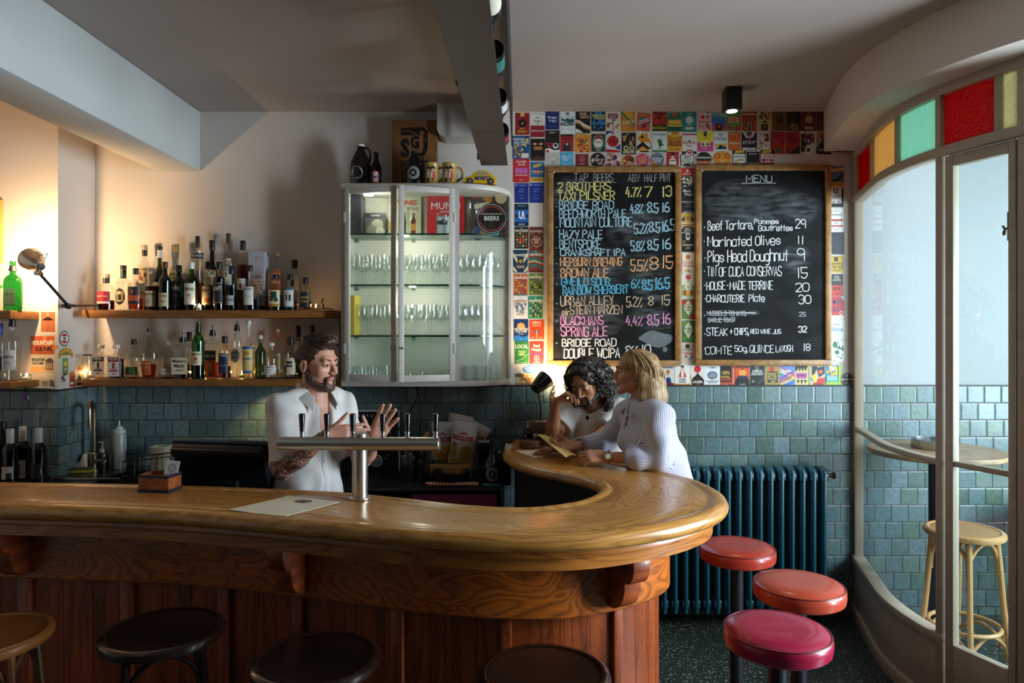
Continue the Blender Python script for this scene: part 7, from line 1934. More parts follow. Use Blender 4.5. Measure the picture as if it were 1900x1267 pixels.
def mug(label,px,hpx):
 Y = 4.07
 H,R = hpx / FPX * Y,13.0 / FPX * Y
 r = thing('stoneware_mug',label,'mug',(cx(px,Y),Y,CZ1),0,'painted stoneware mugs on the cabinet')
 CR = pm('b08a48',.3,var=.15,scale=20)
 MB().lathe([(0,0),(R * 1.06,0),(R * 1.1,H * .04),(R * 1.0,H * .1),(R,H * .9),(R * 1.04,H * .93),(R * 1.02,H),(R * .9,H),(R * .88,H * .08),(0,H * .07)],28).build('mug_body',CR,r)
 MB().tube(spline([(R * .95,0,H * .78),(R * 1.5,0,H * .8),(R * 1.85,0,H * .6),(R * 1.75,0,H * .36),(R * 1.4,0,H * .26),(R * .97,0,H * .18)],5),R * .17,8).build('handle',CR,r)
 rr = R + .0008
 mb,mats = MB(),[]
 d = Draw(mb,mats,.002,.002,'b08a48',thick=.0002,fn=lambda x,y,z: ((rr + y) * math.sin(x / rr),-(rr + y) * math.cos(x / rr),z + H / 2))
 d.w,d.h = R * 2,H
 for q in (.3,.66):
  d.disc('17120f',q,.72,.16).disc('c89a78',q,.64,.11)
 d.poly('d8d0c0',[(.18,.28),(.42,.28),(.4,.58),(.22,.58)]).poly('b02a2e',[(.56,.26),(.86,.26),(.74,.58),(.6,.58)]).poly('d8d0c0',[(.5,.3),(.6,.3),(.62,.56),(.54,.56)])
 d.line('17120f',[(.24,.28),(.24,.14)],.07).line('17120f',[(.36,.28),(.36,.14)],.07).line('17120f',[(.66,.26),(.66,.14)],.06).rect('5a6a2a',.1,.1,.9,.15)
 mb.build('painting',mats,r,smooth=False)
mug('yellow stoneware mug with painted figures, touching the dark growler',801,41)
mug('yellow stoneware mug with painted figures, nearest the yellow toy car',834,41)
car = thing('toy_car','small yellow toy car with blue lettering on its side, at the right on the cabinet','toy car',(cx(891,4.08),4.08,CZ1),.06)
k = 4.08 / FPX
prof = [(-31,5),(-31,10),(-26,14),(-17,16.5),(-10,23),(-2,26),(8,26),(17,22),(26,15),(30,9),(30,4),(22,3),(-24,3)]
Mx = Matrix(((1,0,0,0),(0,0,-1,0),(0,1,0,0),(0,0,0,1)))
YC = pm('d2a21c',.25,var=.06,coat=.4)
pr = [(p.x * k,p.y * k) for p in spline([(a,b,0) for a,b in prof],3,True)]
MB().prism(pr,-.04,.04,M=Mx).build('car_body',YC,car,bev=.008,seg=3)
MB().prism([(x * k,z * k) for x,z in ((-8,17),(-3,23.5),(2,24),(2,17))],-.0406,.0406,M=Mx).prism([(x * k,z * k) for x,z in ((4,17),(4,24),(9,23.5),(16,17.5))],-.0406,.0406,M=Mx).build('side_window',pm('8a8a80',.15),car)
for x in (-19,19):
 for s_ in (-1,1):
  wv = MB().cyl((x * k,s_ * .031,6 * k),(x * k,s_ * .042,6 * k),6 * k,n=18)
  wv.cyl((x * k,s_ * .0421,6 * k),(x * k,s_ * .043,6 * k),3.4 * k,n=14,mi=1)
  wv.build('wheel',[pm('141414',.5),pm('c0c0c0',.25,.8)],car)
q = MB()
put_text(q,'MORITZ',lambda u,v: (u,-.0412,v),5 * k,8.2 * k,7.2 * k,0,w=30 * k,bold=.03)
q.build('lettering',pm('1c2a70',.4),car)
MB().ell((-30.5 * k,0,6 * k),(.004,.036,.004),10).build('bumper',pm('6a4a20',.3,.6),car)
BLK = pm('121214',.35,var=.15)
STL = pm('9a958e',.28,.9,var=.1,stretch=(1,1,30))
BC = .90
bc = thing('back_counter','black topped back counter against the tiles behind the bartender','counter',(-.6,4.0,0))
MB().box((-1.22,3.78,BC - .03),(-.06,WALL - .014,BC)).build('worktop',BLK,bc,world=True,bev=.004)
MB().box((-1.22,3.775,BC - .012),(-.06,3.781,BC - .004)).build('steel_edge',STL,bc,world=True)
MB().box((-1.22,3.84,.1),(-.06,WALL - .02,BC - .03)).build('cabinet_body',pm('1a1615',.5),bc,world=True)
for i in range(3):
 MB().box((-1.2 + i * .385,3.825,.14),(-1.2 + i * .385 + .37,3.842,BC - .05)).build('door',pm('1d1916',.45),bc,world=True,bev=.004)
sb = thing('sink_bench','dark stainless steel sink bench in the corner behind the left of the bar','sink',(-1.9,4.0,0))
SZ = .93
SD = pm('4a4642',.3,.85,var=.15)
m_ = MB()
for lo,hi in (((-2.58,3.5,SZ - .03),(-2.3,4.28,SZ)),((-1.75,3.5,SZ - .03),(-1.24,4.28,SZ)),((-2.3,3.5,SZ - .03),(-1.75,3.72,SZ)),((-2.3,4.08,SZ - .03),(-1.75,4.28,SZ))):
 m_.box(lo,hi)
m_.build('bench_top',SD,sb,world=True)
m_ = MB()
m_.box((-2.3,3.72,SZ - .2),(-1.75,4.08,SZ - .19)).box((-2.31,3.72,SZ - .2),(-2.3,4.08,SZ - .005)).box((-1.75,3.72,SZ - .2),(-1.74,4.08,SZ - .005)).box((-2.3,3.71,SZ - .2),(-1.75,3.72,SZ - .005)).box((-2.3,4.08,SZ - .2),(-1.75,4.09,SZ - .005))
m_.build('basin',pm('6a6258',.25,.9),sb,world=True)
MB().box((-2.58,3.54,0),(-1.24,4.26,.7)).build('bench_body',BLK,sb,world=True)
MB().box((-2.56,3.845,SZ),(-2.19,3.86,SZ + .012)).build('raised_rim',STL,sb,world=True,bev=.003)
al = tag(MB().box((-4.1,3.3,.0),(-2.63,PIER - .016,.94)).build('alcove_cupboard',BLK,bev=.004),'black cupboard along the alcove wall under the wine bottles','cupboard')
fx = thing('mixer_tap','tall brushed steel gooseneck tap at the sink in the corner','tap',(cx(174,4.13),4.13,SZ))
zt = EYE - (741 - HY) / FPX * 4.13 - SZ
TAPM = pm('a8927c',.22,.95)
MB().lathe([(0,0),(.028,0),(.028,.006),(.019,.01),(.019,.1),(.0155,.104),(0,.104)],20).build('tap_body',TAPM,fx)
pts = [(0,0,.1),(0,0,zt * .55),(0,0,zt * .8)] + [(.016 - .016 * math.cos(a),-.05 + .05 * math.cos(a),zt * .84 + .055 * math.sin(a)) for a in (.5,1.0,1.57,2.1,2.6)] + [(.034,-.1,zt * .76),(.036,-.1,zt * .62)]
MB().tube(spline(pts,4),.0125,12).build('spout',TAPM,fx)
lv = MB().cyl((.0,0,.055),(.075,-.02,.06),.014)
lv.tube([(.07,-.02,.06),(.095,-.03,.1),(.105,-.034,.135)],[.008,.006,.004],8)
lv.build('lever',TAPM,fx)
sp2 = thing('sponge','yellow and green kitchen sponge resting by the sink corner','sponge',(cx(147,4.06),4.06,SZ + .001),.25)
MB().box((-.075,-.03,0),(.075,.03,.018)).build('sponge_foam',pm('a89a2e',.9,var=.2,scale=60,bump=.3),sp2,bev=.004)
MB().box((-.075,-.03,.018),(.075,.03,.026)).build('scouring_pad',pm('2f4a2c',.9,var=.3,scale=80),sp2,bev=.003)
cy = thing('soap_dish','white triangular dish with a curved back behind the sponge','dish',(cx(150,4.14),4.14,SZ))
MB().prism([(.05,0),(.05,.1),(.035,.1),(.02,.06),(-.02,.025),(-.06,.02),(-.06,0)],0,.09,M=Matrix(((1,0,0,0),(0,0,1,-.04),(0,1,0,0),(0,0,0,1)))).build('dish_body',pm('c8c0b2',.4),cy,bev=.003)
sd_ = thing('soap_dispenser','dark soap bottle with a white pump behind the tap','dispenser',(cx(190,4.2),4.2,SZ))
MB().lathe([(0,0),(.032,0),(.034,.01),(.034,.08),(.028,.095),(0,.095)],20).build('bottle_body',pm('2a2420',.3),sd_)
q = MB().lathe([(0,.095),(.016,.095),(.018,.115),(.01,.12),(.005,.125),(.005,.15),(.011,.152),(.011,.158),(0,.158)],16)
q.box((-.022,-.006,.152),(.02,.006,.16))
q.build('pump',pm('b8b0a4',.4),sd_)
sq = thing('squeeze_bottle','clear plastic squeeze bottle with a pointed green-white nozzle near the tap','bottle',(cx(221,4.2),4.2,SZ))
MB().lathe([(0,0),(.038,0),(.04,.006),(.04,.2),(.036,.212),(0,.212)],24).build('bottle_body',pm('8a9088',.35,var=.06),sq)
MB().lathe([(0,.212),(.036,.212),(.037,.232),(.024,.236),(.023,.25),(.009,.256),(.004,.29),(0,.29)],20).build('nozzle_cap',pm('a9bdb0',.4),sq)
tb = thing('plastic_tub','tapered beige plastic tub beside the dish rack','tub',(cx(298,4.15),4.15,SZ))
MB().lathe([(0,0),(.05,0),(.062,.13),(.068,.132),(.068,.142),(.06,.142),(.048,.006),(0,.006)],4,M=Matrix.Rotation(PI / 4,4,'Z')).build('tub_body',pm('b0a48c',.45),tb,bev=.006)
rk2 = thing('dish_rack','black wire dish rack beside the sink','rack',(cx(285,4.0),4.0,SZ))
for zz in (.004,.09):
 MB().tube([(-.13,-.09,zz),(.14,-.09,zz + (.03 if zz > .05 else 0)),(.14,.09,zz + (.03 if zz > .05 else 0)),(-.13,.09,zz)],.0035,6,cyclic=True).build('rail',BLK,rk2)
for i in range(5):
 x = -.13 + .27 * i / 4
 MB().tube([(x,-.09,.006),(x,-.09,.09 + .03 * i / 4)],.003,6).build('upright',BLK,rk2)
 MB().tube([(x,.09,.006),(x,.09,.09 + .03 * i / 4)],.003,6).build('upright',BLK,rk2)
 MB().tube([(x,-.09,.006),(x,.09,.006)],.003,6).build('cross_wire',BLK,rk2)
cu = thing('copper_cup','small dented copper cup at the edge of the dish rack behind the monitor','cup',(cx(319,3.9),3.9,SZ))
MB().lathe([(0,0),(.022,0),(.03,.02),(.031,.06),(.028,.062),(.026,.02),(0,.006)],16,M=Matrix.Translation((0,0,.035)) @ Matrix.Rotation(.9,4,'Y')).build('cup_body',pm('8a5a34',.3,.9),cu)
G4 = 'dark wine bottles on the alcove cupboard'
for px,top,lb,lab in ((19,795,'dark wine bottle with a white cap and orange-cornered label, second from the left edge',('d8d4ce',.06,.3,.98,[],[('c8622a',-1,-.5,.5,1),('2a2a30',.1,.8,0,.5)])),
 (42,795,'dark wine bottle with a white label, blue blob and orange corner',('dcd8d2',.04,.38,.98,[('19','6a5a8a',.8,.08)],[('c8622a',-1,-.7,.4,1),('232a56',-.35,.3,.2,.56),('8a9098',-.6,.4,.6,.8)])),
 (72,795,'dark wine bottle with a black label, rightmost of the wine bottles',('1c2024',.06,.34,.96,[],[('c8c4bc',.85,1,.3,.6)])),
 (5,790,'dark wine bottle cut by the left edge of the picture',None)):
 Y = {5: 3.88,19: 3.77,42: 3.83}.get(px,3.79)
 bottle(lb,px,top,892,26,Y,.94,prof='wine',g='dk',liq='none',cap='d0d0ce' if px != 5 else '17171a',capf=.70,lab=lab,group=G4,kind='wine_bottle')
mo = thing('till_monitor','black till screen seen from behind, standing on the bench behind the bar','monitor',(cx(418,3.12),3.12,.86))
M = Matrix.Translation((0,-.10,.385)) @ Matrix.Rotation(math.radians(28),4,'X') @ Matrix.Rotation(math.radians(-3),4,'Z')
q = MB().box((-.205,.0,-.31),(.205,.035,.0),M=M)
q.build('screen_body',pm('0c0d10',.42),mo,bev=.008)
MB().box((-.215,.035,-.32),(.215,.058,.008),M=M).build('bezel',pm('24384f',.4,var=.2,scale=60),mo,bev=.006)
MB().box((-.2,-.016,-.036),(.2,.002,-.002),M=M).build('top_ridge',pm('16181c',.5),mo,bev=.004)
MB().box((-.07,-.03,-.28),(.07,.002,-.17),M=M).build('bracket',pm('0f1013',.45),mo,bev=.005)
q = MB().box((-.05,-.05,0),(.05,.09,.012))
q.box((-.03,-.02,.012),(.03,.03,.2))
q.build('stand',pm('0f1013',.45),mo,bev=.004)
cbz = thing('card_box','small wooden box with dark blue bands on the bar beside the till','box',(cx(297,2.86),2.86,BZ),-.12)
wd = mwood('6b2d14','a35a2c','redbox','Object',(6,20,20),2,.8,.4,.2)
q = MB()
for lo,hi in (((-.066,-.045,0),(.066,-.038,.07)),((-.066,.038,0),(.066,.045,.07)),((-.066,-.038,0),(-.059,.038,.07)),((.059,-.038,0),(.066,.038,.07)),((-.059,-.038,0),(.059,.038,.006))):
 q.box(lo,hi)
q.build('box_body',wd,cbz)
for z in (.0,.058):
 q = MB()
 for lo,hi in (((-.068,-.047,z),(.068,-.0455,z + .011)),((-.068,.0455,z),(.068,.047,z + .011)),((-.068,-.0455,z),(-.0665,.0455,z + .011)),((.0665,-.0455,z),(.068,.0455,z + .011))):
  q.box(lo,hi)
 q.build('band',pm('16203a',.4),cbz)
mb,mats = MB(),[]
Mc = Matrix.Rotation(-.25,4,'X') @ Matrix.Rotation(.12,4,'Y')
d = Draw(mb,mats,.056,.09,'e4e0dc',thick=.002,fn=lambda x,y,z: tuple(Mc @ Vector((x,-y,z + .046))))
d.ring('5a5a60',.5,.66,.3,.05).ring('5a5a60',.5,.66,.16,.04)
bcard = mb.build('business_card',mats,smooth=False)
bcard.location = (cx(313,2.86),2.86,BZ + .03)
tag(bcard,'white business card with a round grey print standing in the little wooden box','card')
def paper(quad,label,mark,name='paper_menu',thick=.0012,z=None,sag=0.0,col='f0e6c8'):
 pts = [P(px,py,(EYE - BZ) * FPX / (py - HY)) for px,py in quad] if z is None else quad
 c = sum(pts,Vector()) / 4
 mb = MB()
 vs,n = [],6
 for s_ in (0,1):
  for j in range(n + 1):
   for i in range(n + 1):
    u,v = i / n,j / n
    p = (pts[0] * (1 - u) + pts[1] * u) * (1 - v) + (pts[3] * (1 - u) + pts[2] * u) * v
    b_ = sag * (4 * u * (1 - u)) + (.0035 * max(0,u - .7) ** 2 * 8 if z is None else 0)
    vs.append(p + Vector((0,0,b_ + .0006 + s_ * thick)) - c)
 m1 = (n + 1) ** 2
 fs = []
 for j in range(n):
  for i in range(n):
   a = j * (n + 1) + i
   fs.append((a + m1,a + 1 + m1,a + n + 2 + m1,a + n + 1 + m1))
   fs.append((a + n + 1,a + n + 2,a + 1,a))
 rim = [i for i in range(n + 1)] + [(j + 1) * (n + 1) + n for j in range(n)] + [n * (n + 1) + i for i in range(n - 1,-1,-1)] + [j * (n + 1) for j in range(n - 1,0,-1)]
 for a,b in zip(rim,rim[1:] + rim[:1]):
  fs.append((a,b,b + m1,a + m1))
 mb.add(vs,fs)
 if mark:
  u0,v0,ru,rv = mark
  e1,e2 = pts[1] - pts[0],pts[3] - pts[0]
  o0 = pts[0] + e1 * u0 + e2 * v0 - c
  nrm = e1.cross(e2).normalized()
  nrm = nrm if nrm.z > 0 else -nrm
  up = nrm * (thick + .0022 + sag)
  for r0,r1 in ((1.0,.72),(.5,.0)):
   vs = []
   for i in range(20):
    a = 2 * PI * i / 20
    for rr in (r0,r1):
     vs.append(o0 + e1 * ru * rr * math.cos(a) + e2 * rv * rr * math.sin(a) + up)
   mb.add(vs,[(2 * i,2 * i + 1,(2 * i + 3) % 40,(2 * i + 2) % 40) for i in range(20)],1)
 o = mb.build(name,[pm(col,.7,var=.04),pm('4a4a52',.6)])
 o.location = c
 return tag(o,label,'menu')
paper([(424,946),(535,921),(631,933),(523,960)],'pale paper menu lying on the bar in front of the beer tap column',(.82,.5,.09,.13))
paper([(957,837),(1022,833),(1040,846),(992,850)],"pale paper menu lying flat on the far bar, left of the woman's hands",(.5,.62,.1,.1))
TY_,TXx = 2.715,None
tw = thing('beer_font','T shaped brushed steel beer font with six black tap handles on the bar','beer tap',(cx(668,TY_),TY_,BZ))
BRU = pm('cdc5ba',.3,.95,var=.08,scale=60,stretch=(1,1,.05))
ztop = EYE - (803 - HY) / FPX * TY_ - BZ
zar = EYE - (821.5 - HY) / FPX * TY_ - BZ
MB().lathe([(0,0),(.043,0),(.043,.006),(.0305,.008),(.0305,ztop - .003),(.028,ztop),(0,ztop)],32).build('column',BRU,tw)
x0,x1 = cx(518,TY_) - cx(668,TY_),cx(817,TY_) - cx(668,TY_)
arm = MB().lathe([(0,0),(.0245,0),(.026,.002),(.026,x1 - x0 - .002),(.0245,x1 - x0),(0,x1 - x0)],32,M=Matrix.Translation((x0,-.012,zar)) @ Matrix.Rotation(PI / 2,4,'Y') @ Matrix.Rotation(.03,4,'X'))
arm.build('cross_tube',BRU,tw)
for px in (562,608,655.5,711,757,809):
 xx = cx(px,TY_) - cx(668,TY_)
 t_ = MB().lathe([(0,zar + .02),(.011,zar + .02),(.011,zar + .028),(.008,zar + .031),(.008,zar + .036),(.0105,zar + .039),(.0105,zar + .045),(.006,zar + .05),(0,zar + .05)],16,c=(xx,-.012,0))
 tp = t_.build('tap_collar',pm('c8ccd2',.15,1.0),tw)
 hd = MB().lathe([(0,zar + .045),(.0085,zar + .046),(.0125,zar + .108),(.0125,zar + .113),(.010,zar + .117),(0,zar + .117)],18,c=(xx,-.012,0))
 hd.build('tap_handle',pm('0d0d12',.15,coat=.5),tp)
def sgn(mb,mats,w,h):
 d = Draw(mb,mats,w,h,'b8b8b4',thick=.004)
 d.rect('101012',.02,.025,.98,.975)
 k = 0
 for txt,a0,st,up in (('MELBOURNE',-50,9.4,1),('BREWED',42,9.4,1),('BEER',148,-9.5,-1)):
  for i,ch in enumerate(txt):
   a = math.radians(a0 + st * i)
   vs,fs,tw_ = printed(ch,.02)
   R_,hh = (.050,.0115)
   R_ = w * .37
   out = []
   for vx,vy in vs:
    lx,ly = (vx - tw_ / 2) * hh,vy * hh
    if up < 0:
     ca,sa = math.cos(a),math.sin(a)
     bx_,bz_ = (R_ + hh) * sa,(R_ + hh) * ca
     out.append(d.fn(bx_ - lx * ca - ly * sa,.0048,bz_ + lx * sa - ly * ca))
    else:
     ca,sa = math.cos(a),math.sin(a)
     out.append(d.fn((R_ + ly) * sa + lx * ca,.0048,(R_ + ly) * ca - lx * sa))
   mb.add(out,fs,d.col('c8c8c4'))
 d.star('c8c8c4',.5,.52,.1)
 d.ring('c8c8c4',.66,.2,.09,.02).disc('8a8a88',.66,.2,.06)
so = card_xz('pub_sign',612,760,742,878,4.255,sgn,'black sign with white ring lettering leaning on the tiles behind the raised hand','sign')
so.rotation_euler = (.05,0,0)
po = thing('power_point','double power socket on the tiles beside the till screen','socket',P(492,836,WALL - .013))
MB().box((-.06,-.012,-.03),(.06,0,.03)).build('face_plate',pm('5a5648',.45),po,bev=.004)
q = MB()
for x in (-.025,.03):
 q.cyl((x,-.012,.0),(x,-.03,.0),.017,n=14)
q.build('plug',BLK,po,bev=.002)
for pts,lb in (([(775,716,4.26),(772,742,4.22),(744,790,4.2),(735,805,4.2)],'black cable hanging from the cabinet down towards the sign'),([(770,716,4.26),(776,730,4.23),(782,770,4.22),(776,815,4.2)],'black cable dropping behind the beer taps'),
 ([(638,717,4.27),(645,740,4.26),(652,765,4.26)],"black cable behind the bartender's far shoulder"),([(950,715,4.27),(948,750,4.27),(953,790,4.26),(965,822,4.24)],'black cable running down the tiles beside the far bar end')):
 tag(MB().tube(spline([P(*p) for p in pts],6),.005,6).build('cable',BLK),lb,'cable')
ul = thing('under_shelf_light','slim light fixed under the lower shelf, glowing on the tiles behind the bartender','light',(P(500,0,4.2).x,4.2,1.436))
MB().box((-.05,-.015,-.007),(.05,.015,0)).build('housing',pm('e8dcc0',.4,emit=.6),ul,bev=.002)
spot('under_shelf_lamp',(P(500,0,4.1).x,4.12,1.42),P(496,800,4.29),5.0,(1,.72,.34),80,.9,.02)
def cup(label,px,Y,R,H,mat,name='metal_cup',fill=None):
 r = thing(name,label,'cup',(cx(px,Y),Y,BC))
 MB().lathe([(0,0),(R * .9,0),(R,H),(R - .003,H),(R * .87,.005),(0,.005)],20).build('cup_body',mat,r)
 if fill:
  fill(r)
 return r
DKS = pm('3a3430',.3,.8)
c1_ = cup('steel cup of bar spoons on the back counter below the taps',757,3.95,.036,.095,DKS)
for i in range(6):
 a = i * 1.05
 sp4 = MB().tube([(.018 * math.cos(a),.018 * math.sin(a),.01),(.03 * math.cos(a),.03 * math.sin(a),.13 + .012 * (i % 3))],.002,6)
 sp4.ell((.031 * math.cos(a),.031 * math.sin(a),.135 + .012 * (i % 3)),(.006,.004,.011),8)
 o = sp4.build('bar_spoon',pm('9a948c',.25,.9))
 o.location = c1_.location
 tag(o,'steel bar spoon standing in the cup below the taps','spoon','bar spoons in the steel cup')
c2_ = cup('dark cup of black drinking straws on the back counter',786,3.95,.036,.095,pm('2a2624',.35,.6))
stw = MB()
for i in range(46):
 a,rr = i * 2.4,.031 * math.sqrt(i / 46)
 stw.tube([(rr * math.cos(a) * .8,rr * math.sin(a) * .8,.01),(rr * math.cos(a) * 1.1,rr * math.sin(a) * 1.1,.118 + .01 * math.sin(i * 3.1))],.0022,5)
so_ = stw.build('drinking_straws',pm('16161c',.4))
so_.location = c2_.location
tag(so_,'bundle of short black straws standing in the dark cup','straws')
so_['kind'] = 'stuff'
cr = thing('wooden_crate','shallow pine box holding the bags of chips on the back counter','crate',(cx(832,4.13),4.13,BC))
PINE = mwood('7a5428','b98b4e','pine','Object',(3,18,18),2,.7,.55,.05)
for nm,lo,hi in (('front_board',(-.17,-.11,0),(.145,-.1,.085)),('back_board',(-.17,.1,0),(.145,.11,.085)),('side_board',(-.17,-.1,0),(-.16,.1,.1)),('side_board',(.135,-.1,0),(.145,.1,.1)),('base_board',(-.16,-.1,0),(.135,.1,.008))):
 MB().box(lo,hi).build(nm,PINE,cr,bev=.002)
def chips(label,px,py,Y,w,h,tilt,lean,txt2=None,lo='2f5a34'):
 r = thing('chip_bag',label,'chip bag',P(px,py,Y),0,'bags of chips in the pine box')
 r.rotation_euler = (lean,tilt,.0)
 n,m_ = 12,14
 vs,fs = [],[]
 mb = MB()
 mats = [pm('c9c5c0',.38,var=.06,scale=9,bump=.25)]
 rnd = random.Random(px)
 for s_ in (-1,1):
  for j in range(m_ + 1):
   v = j / m_
   for i in range(n + 1):
    u = i / n
    puff = (max(0,math.sin(PI * u)) ** .6) * (max(0,math.sin(PI * v)) ** .55) * .036
    wv = w * (1 - .07 * math.sin(PI * v))
    cr_ = .003 * math.sin(9 * u + 5 * v + px) * math.sin(PI * v)
    vs.append(((u - .5) * wv,s_ * (puff + cr_ * .6) if 0 < i < n and 0 < j < m_ else s_ * .0008,(v - .5) * h))
 k = (n + 1) * (m_ + 1)
 for j in range(m_):
  for i in range(n):
   a = j * (n + 1) + i
   fs.append((a,a + 1,a + n + 2,a + n + 1))
   fs.append((a + k + n + 1,a + k + n + 2,a + k + 1,a + k))
 mb.add(vs,fs)
 mb.build('bag',mats,r,ang=70)
 def fn(x,y,z):
  u,v = min(1,max(0,x / w + .5)),min(1,max(0,z / h + .5))
  puff = (max(0,math.sin(PI * u)) ** .6) * (max(0,math.sin(PI * v)) ** .55) * .036
  return (x,-(puff + .0032 + y),z)
 q,mt = MB(),[]
 d = Draw(q,mt,.001,.001,'c9c5c0',thick=.0001,fn=fn)
 d.w,d.h = w,h
 RED = 'b8282a'
 d.text(RED,'BOULDER',.5,.6,.1,.84,.04).text('c05a50','CANYON',.5,.54,.035,.5)
 d.poly(RED,[(.3,.73),(.42,.77),(.5,.8),(.58,.77),(.7,.73),(.6,.735),(.5,.76),(.4,.735)])
 for i in range(9):
  x,z = .14 + .72 * rnd.random(),.16 + .28 * rnd.random()
  d.disc(('b8862e','c99a3e','a8742a')[i % 3],x,z,.12,.1,12)
 if txt2:
  pass
 for i in range(7):
  d.rect(lo,.06 + i * .125,.04,.06 + i * .125 + .125,.13)
  d.poly(lo,[(.06 + i * .125,.13),(.06 + (i + 1) * .125,.13),(.06 + (i + .5) * .125,.2)])
 if txt2:
  d.text('d8b048',txt2,.5,.06,.06,.7,.03)
 q.build('printing',mt,r,smooth=False)
chips('white chip bag with a green foot, at the left of the pine box',822,824,4.12,.145,.27,.03,.1,'JALAPEÑO')
chips('white chip bag with red lettering in the middle of the pine box',859,822,4.055,.15,.26,.14,.12,None,'c9a04a')
chips('white chip bag lying slanted on top of the others',851,800,4.17,.15,.22,.75 - .55,.3,None,'c9a04a')
chips('crumpled white chip bag at the right back of the pine box',880,812,4.245,.14,.2,.5,.2,None,'c9a04a')
bw = thing('black_bowl','shallow black bowl on the back counter in front of the pine box','bowl',(cx(837,3.93),3.93,BC + .012))
MB().lathe([(0,0),(.075,0),(.1,.02),(.118,.052),(.114,.053),(.095,.022),(0,.008)],32).build('bowl_body',pm('0e0e10',.3),bw)
for i,(y,z) in enumerate(((3.86,.0),(3.835,.0))):
 t_ = MB()
 t_.cyl((cx(790 + i * 4,y),y,BC + .009),(cx(884 + i * 3,y),y,BC + .009),.0085,n=12)
 m,nt,b = newmat('striped_paper')
 tc_,wv = nt.nodes.new('ShaderNodeTexCoord'),nt.nodes.new('ShaderNodeTexWave')
 mp_ = nt.nodes.new('ShaderNodeMapping')
 mp_.inputs['Rotation'].default_value = (0,.5,.5)
 wv.inputs['Scale'].default_value = 22
 rmp = nt.nodes.new('ShaderNodeValToRGB')
 rmp.color_ramp.interpolation = 'CONSTANT'
 rmp.color_ramp.elements[0].color,rmp.color_ramp.elements[1].color = lin('c8b8a8'),lin('b8402e')
 rmp.color_ramp.elements[1].position = .5
 for a,b_ in ((tc_.outputs['Object'],mp_.inputs[0]),(mp_.outputs[0],wv.inputs['Vector']),(wv.outputs['Fac'],rmp.inputs[0]),(rmp.outputs[0],b.inputs['Base Color'])):
  nt.links.new(a,b_)
 o = t_.build('paper_roll',m)
 tag(o,'rolled red and white striped paper lying in front of the black bowl, %s one' % ('upper' if i == 0 else 'lower'),'paper roll','striped paper rolls')
cd = thing('napkin_caddy','black square caddy of folded napkins beside the pine box','caddy',(cx(899,3.98),3.98,BC + .09))
MB().lathe([(0,0),(.05,0),(.068,.135),(.064,.135),(.047,.006),(0,.006)],4,M=Matrix.Rotation(PI / 4 + .1,4,'Z')).build('caddy_body',pm('0d0d10',.35),cd,bev=.004)
for i in range(4):
 MB().box((-.03 + .016 * i,-.035,.02),(-.022 + .016 * i,.035,.138)).build('napkin',pm('a8a29a',.8),cd)
cs = tag(MB().cyl((cx(899,3.98),3.98,BC),(cx(899,3.98),3.98,BC + .089),.03,n=20).build('glass_stand',glass('c8c8c4',1.5,.05)),'clear upturned glass under the black napkin caddy','glass')
growler('dark growler with a white spiral mark on the back counter below the far bar end',914,BC,3.9,62,36,'101012',bd2)
bk = tag(MB().box((cx(896,3.83),3.81,BC + .0005),(cx(929,3.83),3.87,BC + .011)).build('coaster_pad',pm('1f5a68',.6),bev=.002),'thin teal pad of paper lying at the edge of the back counter','notepad')
for px,lb in ((947,'clear glass behind the teal pad on the back counter'),(968,'clear glass under the curve of the far bar')):
 t_ = thing('tumbler',lb,'glass',(cx(px,3.9),3.9,BC))
 MB().lathe([(0,0),(.028,0),(.034,.1),(.032,.1),(.026,.008),(0,.008)],18).build('tumbler_body',CG,t_)
ph_ = tag(MB().box((-.017,-.004,-.016),(.017,.004,.016),M=Matrix.Rotation(.35,4,'Y')).build('white_tag',pm('d8dce0',.4)),'small white tag propped against the black napkin caddy by the far bar end','tag')
ph_.location = P(943,829,3.86)
hs = tag(MB().tube([P(938,845,3.88),P(943,832,3.87),P(948,826,3.87)],.004,6).build('tag_clip',BLK),'thin black clip holding up the small white tag','clip')
st_ = thing('card_terminal','dark terminal standing beside the growler under the small white tag','terminal',(cx(938,3.86),3.86,BC))
MB().box((-.03,-.02,0),(.03,.02,.2)).build('terminal_body',pm('0c0c0f',.4),st_,bev=.006)
tl = thing('bar_towel','plum pink towel hanging from the front of the back counter','towel',(cx(844,3.765),3.765,BC - .03))
n = 40
w0 = 156 / FPX * 3.765
vs = []
for s_ in (0,1):
 for j in range(9):
  for i in range(n + 1):
   vs.append(((i / n - .5) * w0,-.004 * math.sin(i * .9) * j / 8 - s_ * .004 - .004,-j / 8 * .42))
fs = []
k = 9 * (n + 1)
for j in range(8):
 for i in range(n):
  a = j * (n + 1) + i
  fs.append((a,a + 1,a + n + 2,a + n + 1))
  fs.append((a + k + n + 1,a + k + n + 2,a + k + 1,a + k))
MB().add(vs,fs).build('towel_cloth',pm('8a3352',.95,var=.15,scale=40,bump=.3),tl)
wk = thing('wooden_tool','orange-handled wooden tool standing in a jar behind the taps','utensil',(cx(778,4.1),4.1,BC))
MB().tube([(0,0,.01),(.012,0,.14),(.03,0,.2)],.006,8).build('handle',pm('8a5a2a',.5),wk)
MB().ell((.036,0,.235),(.016,.008,.036),12,M=Matrix.Rotation(.5,4,'Y')).build('blade',pm('b8763a',.5),wk)
jr = thing('utensil_jar','dark metal jar of bar tools behind the taps','jar',(cx(778,4.1) - .005,4.1,BC))
MB().lathe([(.03,.002),(.045,0),(.047,.14),(.044,.14),(.042,.006)],20).build('jar_body',pm('241f1c',.3,.7),jr)
nd = thing('napkin_dispenser',"steel napkin dispenser on the far bar end beside the man's elbow",'dispenser',(cx(999,4.07),4.07,BZ))
